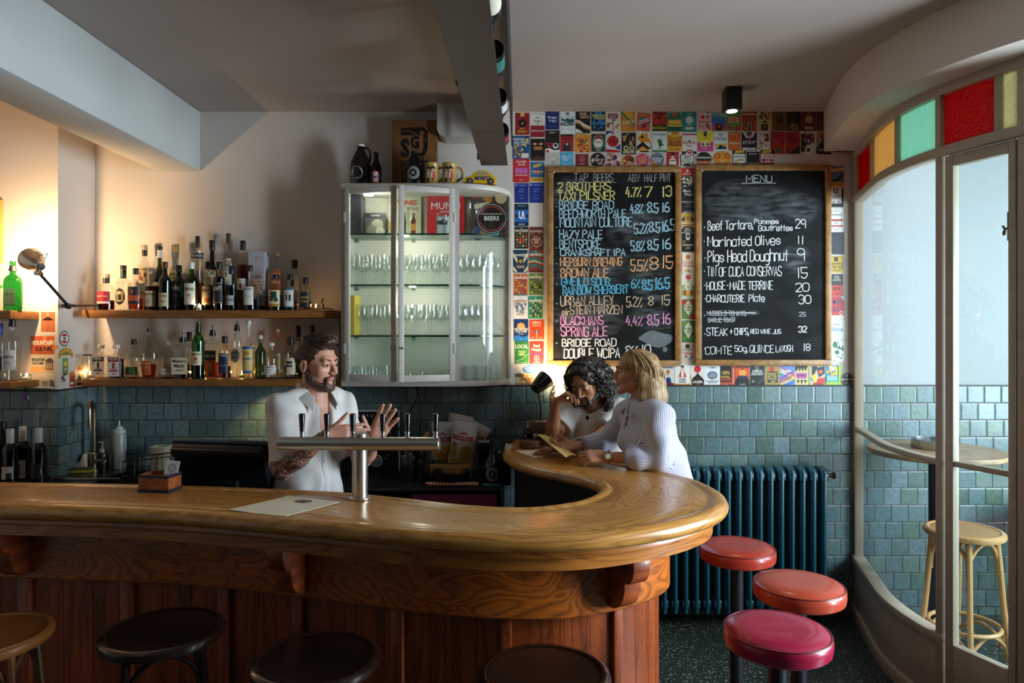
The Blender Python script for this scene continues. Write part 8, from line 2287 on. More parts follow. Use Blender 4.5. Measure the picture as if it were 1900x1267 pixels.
MB().box((-.057,-.042,.0),(.057,.042,.135)).build('dispenser_body',pm('6a5a4c',.35,.7,var=.2),nd,bev=.008)
MB().box((.0575,-.04,.02),(.059,.04,.125)).build('side_plate',pm('b8c0c8',.2,.9),nd)
sa = thing('sauce_bottle','dark bottle with a steel pourer beside the napkin dispenser','bottle',(cx(979.5,4.03),4.03,BZ))
MB().lathe([(0,0),(.026,0),(.028,.01),(.028,.06),(.022,.078),(.012,.088),(.011,.1),(0,.1)],20).build('bottle_body',pm('1a0f0a',.15),sa)
MB().lathe([(0,.1),(.0105,.1),(.0105,.106),(.004,.11),(.002,.135),(0,.135)],12).build('pourer',pm('c0bcb4',.2,.9),sa)
sh_ = thing('salt_shaker','glass salt shaker with a steel lid in front of the napkin dispenser','shaker',(cx(994,3.96),3.96,BZ))
MB().lathe([(0,0),(.017,0),(.018,.045),(.016,.055),(0,.055)],16).build('shaker_body',glass('e8e4da',1.5,.05,extra=.05),sh_)
MB().lathe([(0,.006),(.0145,.006),(.0145,.03),(0,.03)],14).build('salt',pm('e0dcd4',.8),sh_)
MB().lathe([(0,.055),(.0175,.055),(.0175,.066),(.011,.074),(0,.075)],16).build('lid',pm('b8b4ac',.25,.9),sh_)
for i in range(4):
 w_ = MB().lathe([(0,0),(.056,0),(.058,.003),(.058,.006),(.056,.009),(0,.009)],28)
 o = w_.build('wooden_coaster',pm('6a4426',.6,var=.2,scale=30))
 o.location = (cx(982,3.93) + .003 * (i % 2),3.93 + .002 * i,BZ + .0005 + .0092 * i)
 tag(o,'round brown coaster, %s of the stack on the far bar end' % ('bottom one','second from bottom','third from bottom','topmost')[i],'coaster','coaster stack on the far bar end')
dl = thing('desk_lamp','black gooseneck desk lamp lighting the wall beside the couple','lamp',(cx(1003,4.165),4.165,BZ))
MB().lathe([(0,0),(.04,0),(.04,.01),(.012,.018),(0,.018)],24).build('lamp_base',BLK,dl)
w2l = lambda p: p - Vector(dl.location)
nk = spline([Vector((0,0,.015)),w2l(P(1003,775,4.165)),w2l(P(1003,750,4.16)),w2l(P(1000,732,4.15)),w2l(P(997,726,4.14))],6)
MB().tube(nk,.0065,8).build('gooseneck',pm('3a3634',.35,.6),dl)
sc_ = w2l(P(1003,712,4.12))
ax = Vector((.62,.38,.55)).normalized()
Mh = Matrix.Translation(sc_) @ ax.to_track_quat('Z','Y').to_matrix().to_4x4()
MB().lathe([(0,-.058),(.026,-.058),(.034,-.052),(.043,-.02),(.053,.03),(.056,.052),(.0545,.052),(.051,.03),(.041,-.02),(.03,-.048),(0,-.05)],32,M=Mh).build('shade',pm('15100e',.18,coat=.5),dl)
MB().ell(Mh @ Vector((0,0,.005)),.022,14).build('bulb',pm('ffe0a8',.5,emit=16.0,var=0),dl)
point('desk_lamp_bulb',Vector(dl.location) + (Mh @ Vector((0,0,.045))),9.0,(1,.66,.34),.02)
def surf(mb,mats,w,h):
 d = Draw(mb,mats,w,h,'151517',[(.5,0),(.75,.12),(.95,.35),(1,.55),(.92,.78),(.7,.95),(.55,1),(.3,.93),(.08,.75),(0,.5),(.08,.25),(.3,.08)])
 rnd = random.Random(4)
 for i in range(26):
  x,z = .25 + .5 * rnd.random(),.08 + .8 * rnd.random()
  d.line('c8c4bc',[(x,z),(x + rnd.uniform(-.16,.16),z + rnd.uniform(-.03,.03)),(x + rnd.uniform(-.16,.16),z + rnd.uniform(-.04,.04))],.035)
card_xz('wall_sticker',1019,713,1040,770,WALL - .013,surf,'black leaf-shaped sticker with white scribbles on the tiles beside the black lamp','sticker')
def pap(mb,mats,w,h):
 Draw(mb,mats,w,h,'d8cfb4').rect('cfc4a4',.1,.2,.9,.24)
card_xz('paper_sheet',1030,697,1056,758,WALL - .017,pap,"pale sheet of paper on the wall behind the dark-haired man's hand",'paper')
tbm = mwood('6a5038','a98d68','grey_table','Object',(3,14,14),2,.8,.5,.05)
et = thing('round_table','round wooden bar table on a dark post behind the glass screen','table',(cx(1736,3.86),3.86,0))
MB().lathe([(0,1.07),(.335,1.07),(.345,1.078),(.345,1.093),(.34,1.1),(0,1.1)],56).build('tabletop',tbm,et)
MB().cyl((0,0,.02),(0,0,1.07),.036,n=20).build('post',pm('1c2230',.4,.2),et)
MB().lathe([(0,0),(.2,0),(.2,.012),(.06,.03),(0,.03)],32).build('table_base',pm('1c2230',.4,.2),et)
at_ = thing('ashtray','shallow round steel ashtray on the table behind the glass','ashtray',(cx(1740,3.86),3.9,1.1))
MB().lathe([(0,0),(.11,0),(.112,.003),(.112,.052),(.108,.052),(.106,.008),(0,.006)],40).build('ashtray_body',pm('b4b8bc',.22,.95),at_)
GE = 'pale bentwood stools in the entry'
BL2 = pm('b78f5e',.4,var=.2,scale=16,stretch=(1,6,1))
es = thing('bentwood_stool','pale bentwood bar stool standing behind the glass door beside the dark table post','stool',(2.345,3.58,0),.35,GE)
stool_parts(es,.735,.185,BL2,pm('a57c4c',.45,var=.2,scale=10))
dup(es,(3.24,4.03,0),'pale bentwood stool farthest back by the wall at the right edge',.9)
dup(es,(2.90,3.72,0),'pale bentwood stool between the other two at the right edge',.2)
for y0,lb,c1,c2 in ((1.62,'dark bottle with an orange label lying in the overhead trough, nearest','c08a3a','2f6a4a'),(2.06,'dark bottle with a cream label lying in the overhead trough','d2cbb8','d2cbb8'),(2.55,'dark bottle with a teal label lying in the overhead trough','2f6a66','2f6a66'),
 (3.05,'dark bottle with a white round label lying in the overhead trough','c8ccd0','c8ccd0'),(3.55,'dark bottle with a red label lying in the overhead trough, farthest','8a3038','8a3038')):
 x = -.046 - (4.1 - y0) * .0125
 r = bottle(lb,950,0,300 / 1000 * FPX / 4,74 / 1000 * FPX / 4,4.0,0,prof='wine',g='dk',liq='none',cap='18181c',capf=.8,lab=(c1,.1,.45,2.6,[]),group='wine bottles lying in the overhead trough',kind='wine_bottle')
 r.location = (x,y0,2.758 + .038)
 r.rotation_euler = (-PI / 2,.9,.0)
V = Vector
class Sdf:
 def __init__(s):
  s.ops = []
 def cap(s,a,b,ra,rb=None,k=.02,sub=False):
  a,b = V(a),V(b)
  rb = ra if rb is None else rb
  R = max(ra,rb)
  s.ops.append(('c',(np.array(a),np.array(b),ra,rb),np.minimum(a,b) - R,np.maximum(a,b) + R,k,sub))
  return s
 def chain(s,pts,rs,k=.015):
  for i in range(len(pts) - 1):
   s.cap(pts[i],pts[i + 1],rs[i],rs[i + 1],k)
  return s
 def ell(s,c,r,M=None,k=.02,sub=False):
  c = V(c)
  A = np.array(M) if M is not None else np.eye(3)
  e = np.sqrt(((A * np.array(r)) ** 2).sum(1))
  s.ops.append(('e',(np.array(c),np.array(r),A),np.array(c) - e,np.array(c) + e,k,sub))
  return s
 def cut(s,p,n,c,R):
  c = np.array(V(c))
  s.ops.append(('p',(np.array(V(p)),np.array(V(n).normalized())),c - R,c + R,0,True))
  return s
 def field(s,h,wr=None):
  lo = np.min([o[2] for o in s.ops if not o[5]],0) - 4 * h
  hi = np.max([o[3] for o in s.ops if not o[5]],0) + 4 * h
  n = np.ceil((hi - lo) / h).astype(int) + 1
  ax = [(lo[i] + h * np.arange(n[i])).astype(np.float32) for i in range(3)]
  F = np.full(n,1.0,np.float32)
  for kind,pr,blo,bhi,k,sub in s.ops:
   pad = k + 3 * h if kind != 'p' else 0
   i0 = np.clip(np.floor((blo - pad - lo) / h).astype(int),0,n)
   i1 = np.clip(np.ceil((bhi + pad - lo) / h).astype(int) + 1,0,n)
   if (i1 <= i0).any():
    continue
   sl = tuple(slice(a,b) for a,b in zip(i0,i1))
   X,Y,Z_ = ax[0][sl[0]][:,None,None],ax[1][sl[1]][None,:,None],ax[2][sl[2]][None,None,:]
   if kind == 'c':
    a,b,ra,rb = pr
    d = b - a
    L = max(float(d @ d),1e-9)
    px,py,pz = X - a[0],Y - a[1],Z_ - a[2]
    t = np.clip((px * d[0] + py * d[1] + pz * d[2]) / L,0,1)
    D = np.sqrt((px - t * d[0]) ** 2 + (py - t * d[1]) ** 2 + (pz - t * d[2]) ** 2) - (ra + (rb - ra) * t)
   elif kind == 'e':
    c,r,A = pr
    px,py,pz = X - c[0],Y - c[1],Z_ - c[2]
    q = [px * A[0,i] + py * A[1,i] + pz * A[2,i] for i in range(3)]
    k0 = np.sqrt(sum((q[i] / r[i]) ** 2 for i in range(3)))
    k1 = np.sqrt(sum((q[i] / r[i] ** 2) ** 2 for i in range(3))) + 1e-9
    D = k0 * (k0 - 1) / k1
   else:
    p,nn = pr
    D = -((X - p[0]) * nn[0] + (Y - p[1]) * nn[1] + (Z_ - p[2]) * nn[2])
   G = F[sl]
   if sub:
    D = -D
    if k > 0:
     e = np.maximum(k - np.abs(G - D),0) / k
     F[sl] = np.maximum(G,D) + e * e * k * .25
    else:
     F[sl] = np.maximum(G,D)
   elif k > 0:
    e = np.maximum(k - np.abs(G - D),0) / k
    F[sl] = np.minimum(G,D) - e * e * k * .25
   else:
    F[sl] = np.minimum(G,D)
  if wr is not None:
   F += wr(ax[0][:,None,None],ax[1][None,:,None],ax[2][None,None,:]).astype(np.float32)
  return F,lo,n
 def mesh(s,h,wr=None):
  F,lo,n = s.field(h,wr)
  I = F < 0
  c = [I[i:n[0] - 1 + i,j:n[1] - 1 + j,l:n[2] - 1 + l] for i in (0,1) for j in (0,1) for l in (0,1)]
  al,an = c[0].copy(),c[0].copy()
  for q in c[1:]:
   al &= q
   an |= q
  act = an & ~al
  ijk = np.argwhere(act)
  ids = np.full(act.shape,-1,np.int32)
  ids[act] = np.arange(len(ijk))
  vals = {}
  for i in (0,1):
   for j in (0,1):
    for l in (0,1):
     vals[(i,j,l)] = F[ijk[:,0] + i,ijk[:,1] + j,ijk[:,2] + l]
  acc,cnt = np.zeros((len(ijk),3)),np.zeros(len(ijk))
  ks = list(vals)
  for a in ks:
   for b in ks:
    if sum(abs(x - y) for x,y in zip(a,b)) == 1 and a < b:
     va,vb = vals[a],vals[b]
     m = (va < 0) != (vb < 0)
     t = np.where(m,va / np.where(m,va - vb,1),0)
     for d in range(3):
      acc[:,d] += np.where(m,a[d] + t * (b[d] - a[d]),0)
     cnt += m
  vs = (ijk + acc / cnt[:,None]) * h + lo
  fs = []
  for d in range(3):
   e1,e2 = [q for q in range(3) if q != d]
   s0 = [slice(None)] * 3
   s1 = [slice(None)] * 3
   s0[d],s1[d] = slice(0,-1),slice(1,None)
   A,B = I[tuple(s0)],I[tuple(s1)]
   pos = np.argwhere(A != B)
   ok = (pos[:,e1] > 0) & (pos[:,e2] > 0) & (pos[:,e1] < n[e1] - 1) & (pos[:,e2] < n[e2] - 1)
   pos = pos[ok]
   q = []
   for o1,o2 in ((1,1),(0,1),(0,0),(1,0)):
    p = pos.copy()
    p[:,e1] -= o1
    p[:,e2] -= o2
    q.append(ids[p[:,0],p[:,1],p[:,2]])
   q = np.stack(q,1)
   fl = A[pos[:,0],pos[:,1],pos[:,2]] ^ (d == 1)
   q[~fl] = q[~fl][:,::-1]
   fs.append(q)
  return vs,np.concatenate(fs)
def smooth_mesh(vs,fs,it=2,f=.5):
 e = np.concatenate([fs[:,[0,1]],fs[:,[1,2]],fs[:,[2,3]],fs[:,[3,0]]])
 for _ in range(it):
  acc,cn = np.zeros_like(vs),np.zeros(len(vs))
  for a,b in ((0,1),(1,0)):
   for d in range(3):
    acc[:,d] += np.bincount(e[:,a],vs[e[:,b],d],len(vs))
   cn += np.bincount(e[:,a],minlength=len(vs))
  vs = vs + f * (acc / cn[:,None] - vs)
 return vs
def put(name,S_,h,mats,par,zone=None,wr=None,it=2,attr=None):
 vs,fs = S_.mesh(h,wr)
 vs = smooth_mesh(vs,fs,it)
 me = bpy.data.meshes.new(name)
 o0 = np.array(par['_o'])
 me.from_pydata((vs - o0).tolist(),[],fs.tolist())
 for m in (mats if isinstance(mats,list) else [mats]):
  me.materials.append(m)
 if zone is not None:
  me.polygons.foreach_set('material_index',zone(vs[fs].mean(1)).astype(np.int32))
 if attr is not None:
  at = me.attributes.new('stripe','FLOAT','POINT')
  at.data.foreach_set('value',attr(vs).astype(np.float32))
 me.polygons.foreach_set('use_smooth',[True] * len(me.polygons))
 me.update()
 o = bpy.data.objects.new(name,me)
 COL.objects.link(o)
 o.parent = par
 return o
def person(label,loc):
 r = thing('person',label,'person',loc)
 r['_o'] = list(loc)
 return r
def frame(f,up=(0,0,1)):
 f = V(f).normalized()
 u = V(up)
 u = (u - f * u.dot(f)).normalized()
 return Matrix((f.cross(u),f,u)).transposed()
def head(S_,c,A,s=1.0,nose=1.0,fem=0):
 c = V(c)
 T = lambda x,y,z: c + A @ V((x,y,z)) * s
 E = lambda p,r,k=.02,sub=False: S_.ell(T(*p),[q * s for q in r],A,k,sub)
 Cc = lambda a,b,ra,rb=None,k=.015,sub=False: S_.cap(T(*a),T(*b),ra * s,(rb if rb else ra) * s,k,sub)
 jw = .9 if fem else 1.0
 E((0,-.014,.034),(.074,.096,.082))
 E((0,.03,-.03),(.058 * jw,.058,.082))
 for q in (-1,1):
  Cc((q * .05 * jw,-.002,-.06),(q * .016,.066,-.1),.02,.016,.02)
  E((q * .04,.056,-.026),(.022,.022,.022),.02)
  E((q * .076,-.012,-.012),(.0085,.019,.03),.006)
  E((q * .08,-.006,-.006),(.005,.008,.014),.004,True)
 E((0,.07,-.1),(.02,.017,.017),.02)
 Cc((-.034,.076,.02),(.034,.076,.02),.012,.012,.018)
 for q in (-1,1):
  E((q * .031,.095,-.002),(.016,.014,.011),.012,True)
  E((q * .031,.076,-.003),(.0145,.013,.012),.004)
 Cc((0,.086,.008),(0,.108 + .006 * (nose - 1),-.034),.0075,.0105,.01)
 for q in (-1,1):
  E((q * .0115,.095,-.038),(.0085,.011,.0075),.006)
 Cc((-.02,.083,-.06),(0,.0905,-.058),.0042,.0052,.006)
 Cc((.02,.083,-.06),(0,.0905,-.058),.0042,.0052,.006)
 Cc((-.017,.082,-.068),(.017,.082,-.068),.0052,.0052,.006)
 E((0,.0865,-.068),(.015,.006,.0055),.005)
 E((0,.096,-.0638),(.02,.006,.0018),.002,True)
 return T
def eyes(par,T,s,iris='4a6070',closed=False,brow='3a261a',bz=.018):
 o0 = V(par['_o'])
 for q in (-1,1):
  if not closed:
   m = MB().ell(T(q * .031,.0775,-.004) - o0,.0121 * s,14)
   e = m.build('eye',pm('a39a92',.15,var=0),par)
   c,f = T(q * .031,.0775,-.004) - o0,(T(0,1,0) - T(0,0,0)).normalized()
   MB().ell(c + f * .0085 * s,.0062 * s,10).build('iris',pm(iris,.1),e)
   MB().ell(c + f * .0128 * s,.0028 * s,8).build('pupil',pm('0a0a0a',.1),e)
  MB().tube([T(q * x,y,z) - o0 for x,y,z in ((.018,.0905,-.004),(.026,.0935,-.001 if not closed else -.008),(.036,.0905,-.001 if not closed else -.009),(.045,.08,-.005))],[.0009,.0014,.0014,.0008],6).build('eyelashes',pm('1a100c',.6),par)
  MB().tube([T(q * x,y,z) - o0 for x,y,z in ((.012,.0935,bz - .003),(.024,.0935,bz + .003),(.038,.086,bz + .005),(.05,.072,bz - .001))],[.0018,.0025,.0022,.0011],6,flat=1.5).build('eyebrow',pm(brow,.8),par)
def hand(S_,W,D,N,A_hint,curls,spread=(.16,.05,-.06,-.18),thumb=(.6,.6,.25),tc=.3,s=1.0,r=1.0):
 W,D = V(W),V(D).normalized()
 N = V(N)
 N = (N - D * N.dot(D)).normalized()
 A = D.cross(N).normalized()
 if A.dot(V(A_hint)) < 0:
  A = -A
 offs,lens = (.030,.0105,-.0095,-.0275),((.044,.026,.021),(.047,.030,.022),(.044,.028,.022),(.034,.02,.019))
 tips = []
 for i in range(4):
  K = W + (D * (.088 - .004 * abs(i - 1) - (.006 if i == 3 else 0)) + A * offs[i]) * s
  S_.cap(W + A * offs[i] * .55 * s + D * .012 * s,K,.0135 * s * r,.0112 * s * r,.014)
  a,p,sp_ = 0.0,K,spread[i]
  for j in range(3):
   a += curls[i][j]
   d = ((D * math.cos(sp_) + A * math.sin(sp_)) * math.cos(a) + N * math.sin(a)).normalized()
   q = p + d * lens[i][j] * s
   S_.cap(p,q,(.0088 - .0007 * j) * s * r,(.0083 - .0008 * j) * s * r,.0025)
   p = q
  tips.append(p)
 S_.ell(W + (D * .035 + A * .022 + N * .008) * s,(.018 * s,.03 * s,.014 * s),Matrix((A,D,N)).transposed(),.014)
 b = W + (D * .022 + A * .026 + N * .004) * s
 d = (A * thumb[0] + D * thumb[1] + N * thumb[2]).normalized()
 p1 = b + d * .042 * s
 d2 = (d + D * tc + N * tc * .4).normalized()
 p2 = p1 + d2 * .031 * s
 p3 = p2 + (d2 + D * tc * .5).normalized() * .024 * s
 S_.cap(b,p1,.0135 * s,.0105 * s,.012).cap(p1,p2,.0102 * s,.0092 * s,.003).cap(p2,p3,.0092 * s,.0074 * s,.003)
 return A,tips
def folds(amp,f,ph=0.0):
 def w(x,y,z):
  return amp * (np.sin(f * (x * .8 + y * .5 + z * .35) + 2.2 * np.sin(f * .33 * (z - x) + ph)) * .5 + np.sin(f * .6 * (z * 1.1 - x * .7 + y * .4) + ph + 1.5 * np.sin(f * .4 * y)) * .5)
 return w
def torso(S_,J,f,r,w,g=0.0,k=.06,belly=0.0):
 A = frame((f[0],f[1],0))
 ch,pe,nb = V(J['chest']),V(J['pelvis']),V(J['neck'])
 S_.ell(ch + V((0,0,.02)),(w * .86 + g,.115 + g,.17 + g),A,k)
 S_.ell(ch.lerp(pe,.55),(w * .78 + g,.11 + g + belly,.2 + g),A,k)
 S_.ell(pe,(w * .86 + g,.118 + g,.13 + g),A,k)
 S_.cap(V(J['shR']),V(J['shL']),.058 + g,.058 + g,k)
 for q in ('shR','shL'):
  S_.cap(nb + V((0,0,.01)),V(J[q]) + V((0,0,.012)),.04 + g * .6,.045 + g,.04)
 return A
def legs(name,par,J,f,r,mat,shoe,w=.09,fwd=0.0):
 Q = Sdf()
 pe = V(J['pelvis']) + V((f[0],f[1],0)) * fwd
 A = frame((f[0],f[1],0))
 Q.ell(pe - V((0,0,.06)),(w * 1.95,.125,.13),A,.05)
 for s_ in (-1,1):
  h = pe + V((r[0],r[1],0)) * w * s_ - V((0,0,.06))
  kn,an = V((h.x + f[0] * .03,h.y + f[1] * .03,.5)),V((h.x,h.y,.09))
  Q.chain([h,kn,an],[.088,.062,.05],.03)
 put('trousers',Q,.012,mat,par)
 o0 = V(par['_o'])
 for s_ in (-1,1):
  h = pe + V((r[0],r[1],0)) * w * s_
  c = V((h.x + f[0] * .05,h.y + f[1] * .05,.045)) - o0
  m = MB().ell(c,(.045,.13,.05),16,M=A.to_4x4())
  m.v = [(x,y,max(z,-par['_o'][2])) for x,y,z in m.v]
  m.build('shoe',shoe,par)
def skin(col,key,extra=None):
 return pm(col,.5,var=.1,scale=30,bump=.03,sss=.12)
def near(pts,a,b,r):
 a,b = np.array(V(a)),np.array(V(b))
 d = b - a
 t = np.clip(((pts - a) @ d) / (d @ d),0,1)
 return np.linalg.norm(pts - a - t[:,None] * d,axis=1) < r
def strands(name,par,paths,mats,r0=.0022,n=4):
 m = MB()
 o0 = V(par['_o'])
 for i,p in enumerate(paths):
  L = len(p)
  m.tube([q - o0 for q in p],[r0 * (1 - .75 * (j / (L - 1)) ** 2) for j in range(L)],n,mi=i % len(mats))
 return m.build(name,mats,par,ang=180)
def hairmat(key,dark,light,sc):
 m,nt,b = newmat('hair_' + key)
 N,L = nt.nodes.new,nt.links.new
 tc,mp,no,cr = N('ShaderNodeTexCoord'),N('ShaderNodeMapping'),N('ShaderNodeTexNoise'),N('ShaderNodeValToRGB')
 mp.inputs['Scale'].default_value = sc
 no.inputs['Scale'].default_value = 1
 no.inputs['Detail'].default_value = 4
 L(tc.outputs['Object'],mp.inputs[0])
 L(mp.outputs[0],no.inputs['Vector'])
 cr.color_ramp.elements[0].position,cr.color_ramp.elements[0].color = .35,lin(dark)
 cr.color_ramp.elements[1].position,cr.color_ramp.elements[1].color = .65,lin(light)
 L(no.outputs['Fac'],cr.inputs[0])
 L(cr.outputs[0],b.inputs['Base Color'])
 b.inputs['Roughness'].default_value = .42
 bp = N('ShaderNodeBump')
 bp.inputs['Strength'].default_value = .6
 bp.inputs['Distance'].default_value = .006
 L(no.outputs['Fac'],bp.inputs['Height'])
 L(bp.outputs['Normal'],b.inputs['Normal'])
 return m
def flap(par,pts,mat,th=.004,name='collar'):
 o0 = V(par['_o'])
 p = [V(q) - o0 for q in pts]
 nrm = (p[1] - p[0]).cross(p[2] - p[0]).normalized() * th
 n = len(p)
 m = MB().add([q - nrm / 2 for q in p] + [q + nrm / 2 for q in p],[tuple(range(n))[::-1],tuple(range(n,2 * n))] + [(i,(i + 1) % n,n + (i + 1) % n,n + i) for i in range(n)])
 return m.build(name,mat,par,bev=.0012,recalc=True)
rnd = random.Random(11)
PANTS,SHOE = pm('17181d',.8,var=.15,scale=40),pm('141211',.4)
J = dict(pelvis=(-.955,3.23,.97),chest=(-.935,3.205,1.28),neck=(-.918,3.2,1.455),shR=(-1.03,3.095,1.40),shL=(-.835,3.325,1.405),elR=(-.985,2.965,1.165),wrR=(-.775,2.885,1.322),
 elL=(-.70,3.215,1.165),wrL=(-.603,3.035,1.275))
f,r = (.766,-.643),(-.643,-.766)
p = person('bearded bartender in a white short-sleeved shirt, gesturing with both hands behind the taps',(-.95,3.22,0))
HA = frame((.895,-.445,-.05),(-.03,.0,1))
HC = V((-.9,3.185,1.612))
B = Sdf()
torso(B,J,f,r,.17,-.012)
B.cap(J['neck'],HC + V((-.012,.004,-.06)),.058,.055,.03)
T = head(B,HC,HA,1.02,1.0)
for q in 'RL':
 B.chain([J['sh' + q],J['el' + q]],[.05,.043],.03).chain([J['el' + q],V(J['el' + q]).lerp(V(J['wr' + q]),.35),J['wr' + q]],[.042,.043,.028],.02)
hand(B,J['wrR'],(.96,.1,.08),(.05,.95,-.2),(0,0,1),[(.12,.12,.1),(.16,.14,.1),(.22,.18,.12),(.3,.22,.15)],(.06,.0,-.06,-.12),(.55,.72,-.1),-.1,.95,1.12)
hand(B,J['wrL'],(.42,-.12,.9),(.15,-1,-.05),(-1,0,.4),[(.1,.08,.05),(.08,.08,.05),(.1,.1,.05),(.12,.1,.08)],(.04,-.06,-.16,-.34),(.75,.66,.05),.12,.97,1.32)
tat,nt,b = newmat('tattooed_skin')
N_,L_ = nt.nodes.new,nt.links.new
tc,no,cr = N_('ShaderNodeTexCoord'),N_('ShaderNodeTexNoise'),N_('ShaderNodeValToRGB')
no.inputs['Scale'].default_value,no.inputs['Detail'].default_value,no.inputs['Distortion'].default_value = 34,2,2.5
cr.color_ramp.elements[0].position,cr.color_ramp.elements[0].color = .47,lin('4a3c3a')
cr.color_ramp.elements[1].position,cr.color_ramp.elements[1].color = .56,lin('b57f66')
for a,b_ in ((tc.outputs['Object'],no.inputs['Vector']),(no.outputs['Fac'],cr.inputs[0]),(cr.outputs[0],b.inputs['Base Color'])):
 L_(a,b_)
b.inputs['Roughness'].default_value = .5
LIPM = skin('b0655c','lip')
def zoneB(c):
 z = np.zeros(len(c),int)
 z[near(c,J['elR'],V(J['elR']).lerp(V(J['wrR']),.86),.06)] = 1
 z[near(c,T(-.02,.088,-.0635),T(.02,.088,-.0635),.0098)] = 2
 return z
put('body',B,.0036,[skin('c28a72','b'),tat,LIPM],p,zoneB,it=2)
eyes(p,T,1.02,'2c3238',brow='4a3020')
WSH = pm('cfcac6',.8,var=.05,scale=60,bump=.08)
Q = Sdf()
Q.cap(V((-.95,3.225,1.02)),V((-.955,3.23,.93)),.14,.15,.05)
for q,e in (('R',.93),('L',.85)):
 a,b2 = V(J['sh' + q]),V(J['el' + q])
 c_ = a.lerp(b2,e)
 Q.cap(a,c_,.062,.066,.014)
 Q.cut(c_,b2 - a,c_ + (b2 - a).normalized() * .05,.1)
torso(Q,J,f,r,.172,.006)
nb = V(J['neck'])
F3,R3_ = V((f[0],f[1],0)),V((r[0],r[1],0))
Q.cap(nb + V((0,0,-.02)),nb + V((0,0,.14)) + F3 * .01,.06,.07,.012,True)
Q.ell(nb + F3 * .105 + V((0,0,-.06)),(.036,.07,.115),frame((f[0],f[1],0)),.012,True)
put('shirt',Q,.006,WSH,p,wr=folds(.008,55),it=1)
for s_ in (-1,1):
 t0 = nb + R3_ * s_ * .062 + F3 * -.01 + V((0,0,.055))
 t1 = nb + R3_ * s_ * .05 + F3 * .075 + V((0,0,-.002))
 flap(p,[t0,t1 + V((0,0,.012)),t1 + F3 * .035 + R3_ * s_ * .022 + V((0,0,-.06)),nb + R3_ * s_ * .105 + F3 * .035 + V((0,0,.0))],WSH)
 flap(p,[t0,nb + R3_ * s_ * .105 + F3 * .035 + V((0,0,.0)),nb + R3_ * s_ * .06 - F3 * .07 + V((0,0,.03)),nb + R3_ * s_ * .045 - F3 * .06 + V((0,0,.07))],WSH)
Fd,flo,fn_ = Q.field(.012)
def surf_pt(lat,z,c=None,d=F3,lt=R3_):
 ax_ = V((J['chest'][0],J['chest'][1],z)) + lt * lat
 for i in range(60):
  q = ax_ + d * (.22 - i * .004)
  g = ((np.array(q) - flo) / .012).astype(int)
  if (g >= 0).all() and (g < fn_).all() and Fd[tuple(g)] < .002:
   return q
 return ax_ + d * .12
pl = [surf_pt(.0,z) + F3 * .004 for z in (1.27,1.2,1.13,1.06,1.0,.94)]
o0 = V(p['_o'])
MB().tube([q - o0 for q in pl],.012,6,flat=.3).build('placket',WSH,p)
for z in (1.245,1.17,1.095,1.02):
 MB().ell(surf_pt(0,z) + F3 * .008 - o0,.0055,10).build('button',pm('e4e0d6',.3),p)
HB = hairmat('brown','22150d','4a301e',(60,60,60))
Hs = Sdf()
E = lambda q,rr,k=.02,sub=False: Hs.ell(T(*q),rr,HA,k,sub)
E((0,-.022,.04),(.082,.1,.086))
E((.0,.045,.1),(.05,.05,.03),.03)
E((-.01,.07,.108),(.035,.03,.02),.02)
E((0,.13,-.01),(.09,.082,.085),.01,True)
E((0,-.02,-.11),(.2,.2,.085),.01,True)
for s_ in (-1,1):
 E((s_ * .09,-.002,-.03),(.03,.03,.05),.006,True)
put('hair',Hs,.005,HB,p,it=3,wr=folds(.002,240))
ps = []
for i in range(150):
 a,b2 = rnd.uniform(-1.25,1.25),rnd.uniform(-.9,1.0)
 q0 = V((.066 * math.sin(a),.01 + .06 * b2,.045 + .078 * math.cos(a) * (1 - .25 * b2 * b2)))
 ps.append([T(*(q0 + V((.0,.012 * t,.010 + .006 * math.sin(t * 1.6)))) - V((0,.02,0))) if t < 4 else T(*(q0 + V((0.002,.012 * t - .02,.006)))) for t in range(5)])
strands('hair_strands',p,ps,[HB],.0028)
BD = Sdf()
for s_ in (-1,1):
 BD.cap(T(s_ * .062,.0,-.04),T(s_ * .048,.016,-.075),.014,.022,.01).cap(T(s_ * .048,.016,-.075),T(s_ * .018,.064,-.103),.024,.022,.012)
 BD.cap(T(s_ * .004,.094,-.051),T(s_ * .026,.083,-.062),.0055,.005,.006).cap(T(s_ * .026,.083,-.062),T(s_ * .022,.076,-.09),.006,.012,.008)
BD.ell(T(0,.074,-.106),(.026,.02,.02),HA,.015)
BD.ell(T(0,.1,-.0655),(.021,.022,.0115),HA,.003,True)
put('beard',BD,.004,hairmat('beard','2a1a10','5a3a24',(160,160,160)),p,it=1,wr=folds(.002,400))
w0,w1 = V(J['wrL']),V(J['elL'])
dd = (w1 - w0).normalized()
MB().tube([w0 + dd * .012 + (dd.orthogonal().normalized() * math.cos(a) + dd.cross(dd.orthogonal().normalized()) * math.sin(a)) * .031 - o0 for a in [2 * PI * i / 24 for i in range(24)]],.011,8,cyclic=True,flat=.4).build('wristband',pm('0e0e10',.5),p)
legs('legs',p,J,f,r,PANTS,SHOE)
J = dict(pelvis=(.60,4.06,.95),chest=(.52,4.05,1.19),neck=(.485,4.01,1.345),shR=(.362,4.125,1.29),shL=(.64,3.985,1.285),elR=(.225,3.96,1.145),wrR=(.248,3.855,1.368),elL=(.455,3.84,1.15),wrL=(.275,3.70,1.135))
f,r = (-.45,-.89),(-.89,.45)
p = person('dark-haired bearded man in a white T-shirt, cheek on his fist, looking down at the bar',(.55,4.05,0))
o0 = V(p['_o'])
HA = frame((-.45,-.76,-.46),(-.17,-.1,1))
HC = V((.415,3.905,1.478))
B = Sdf()
torso(B,J,f,r,.185,-.012)
B.cap(J['neck'],HC + V((.02,.02,-.055)),.056,.053,.03)
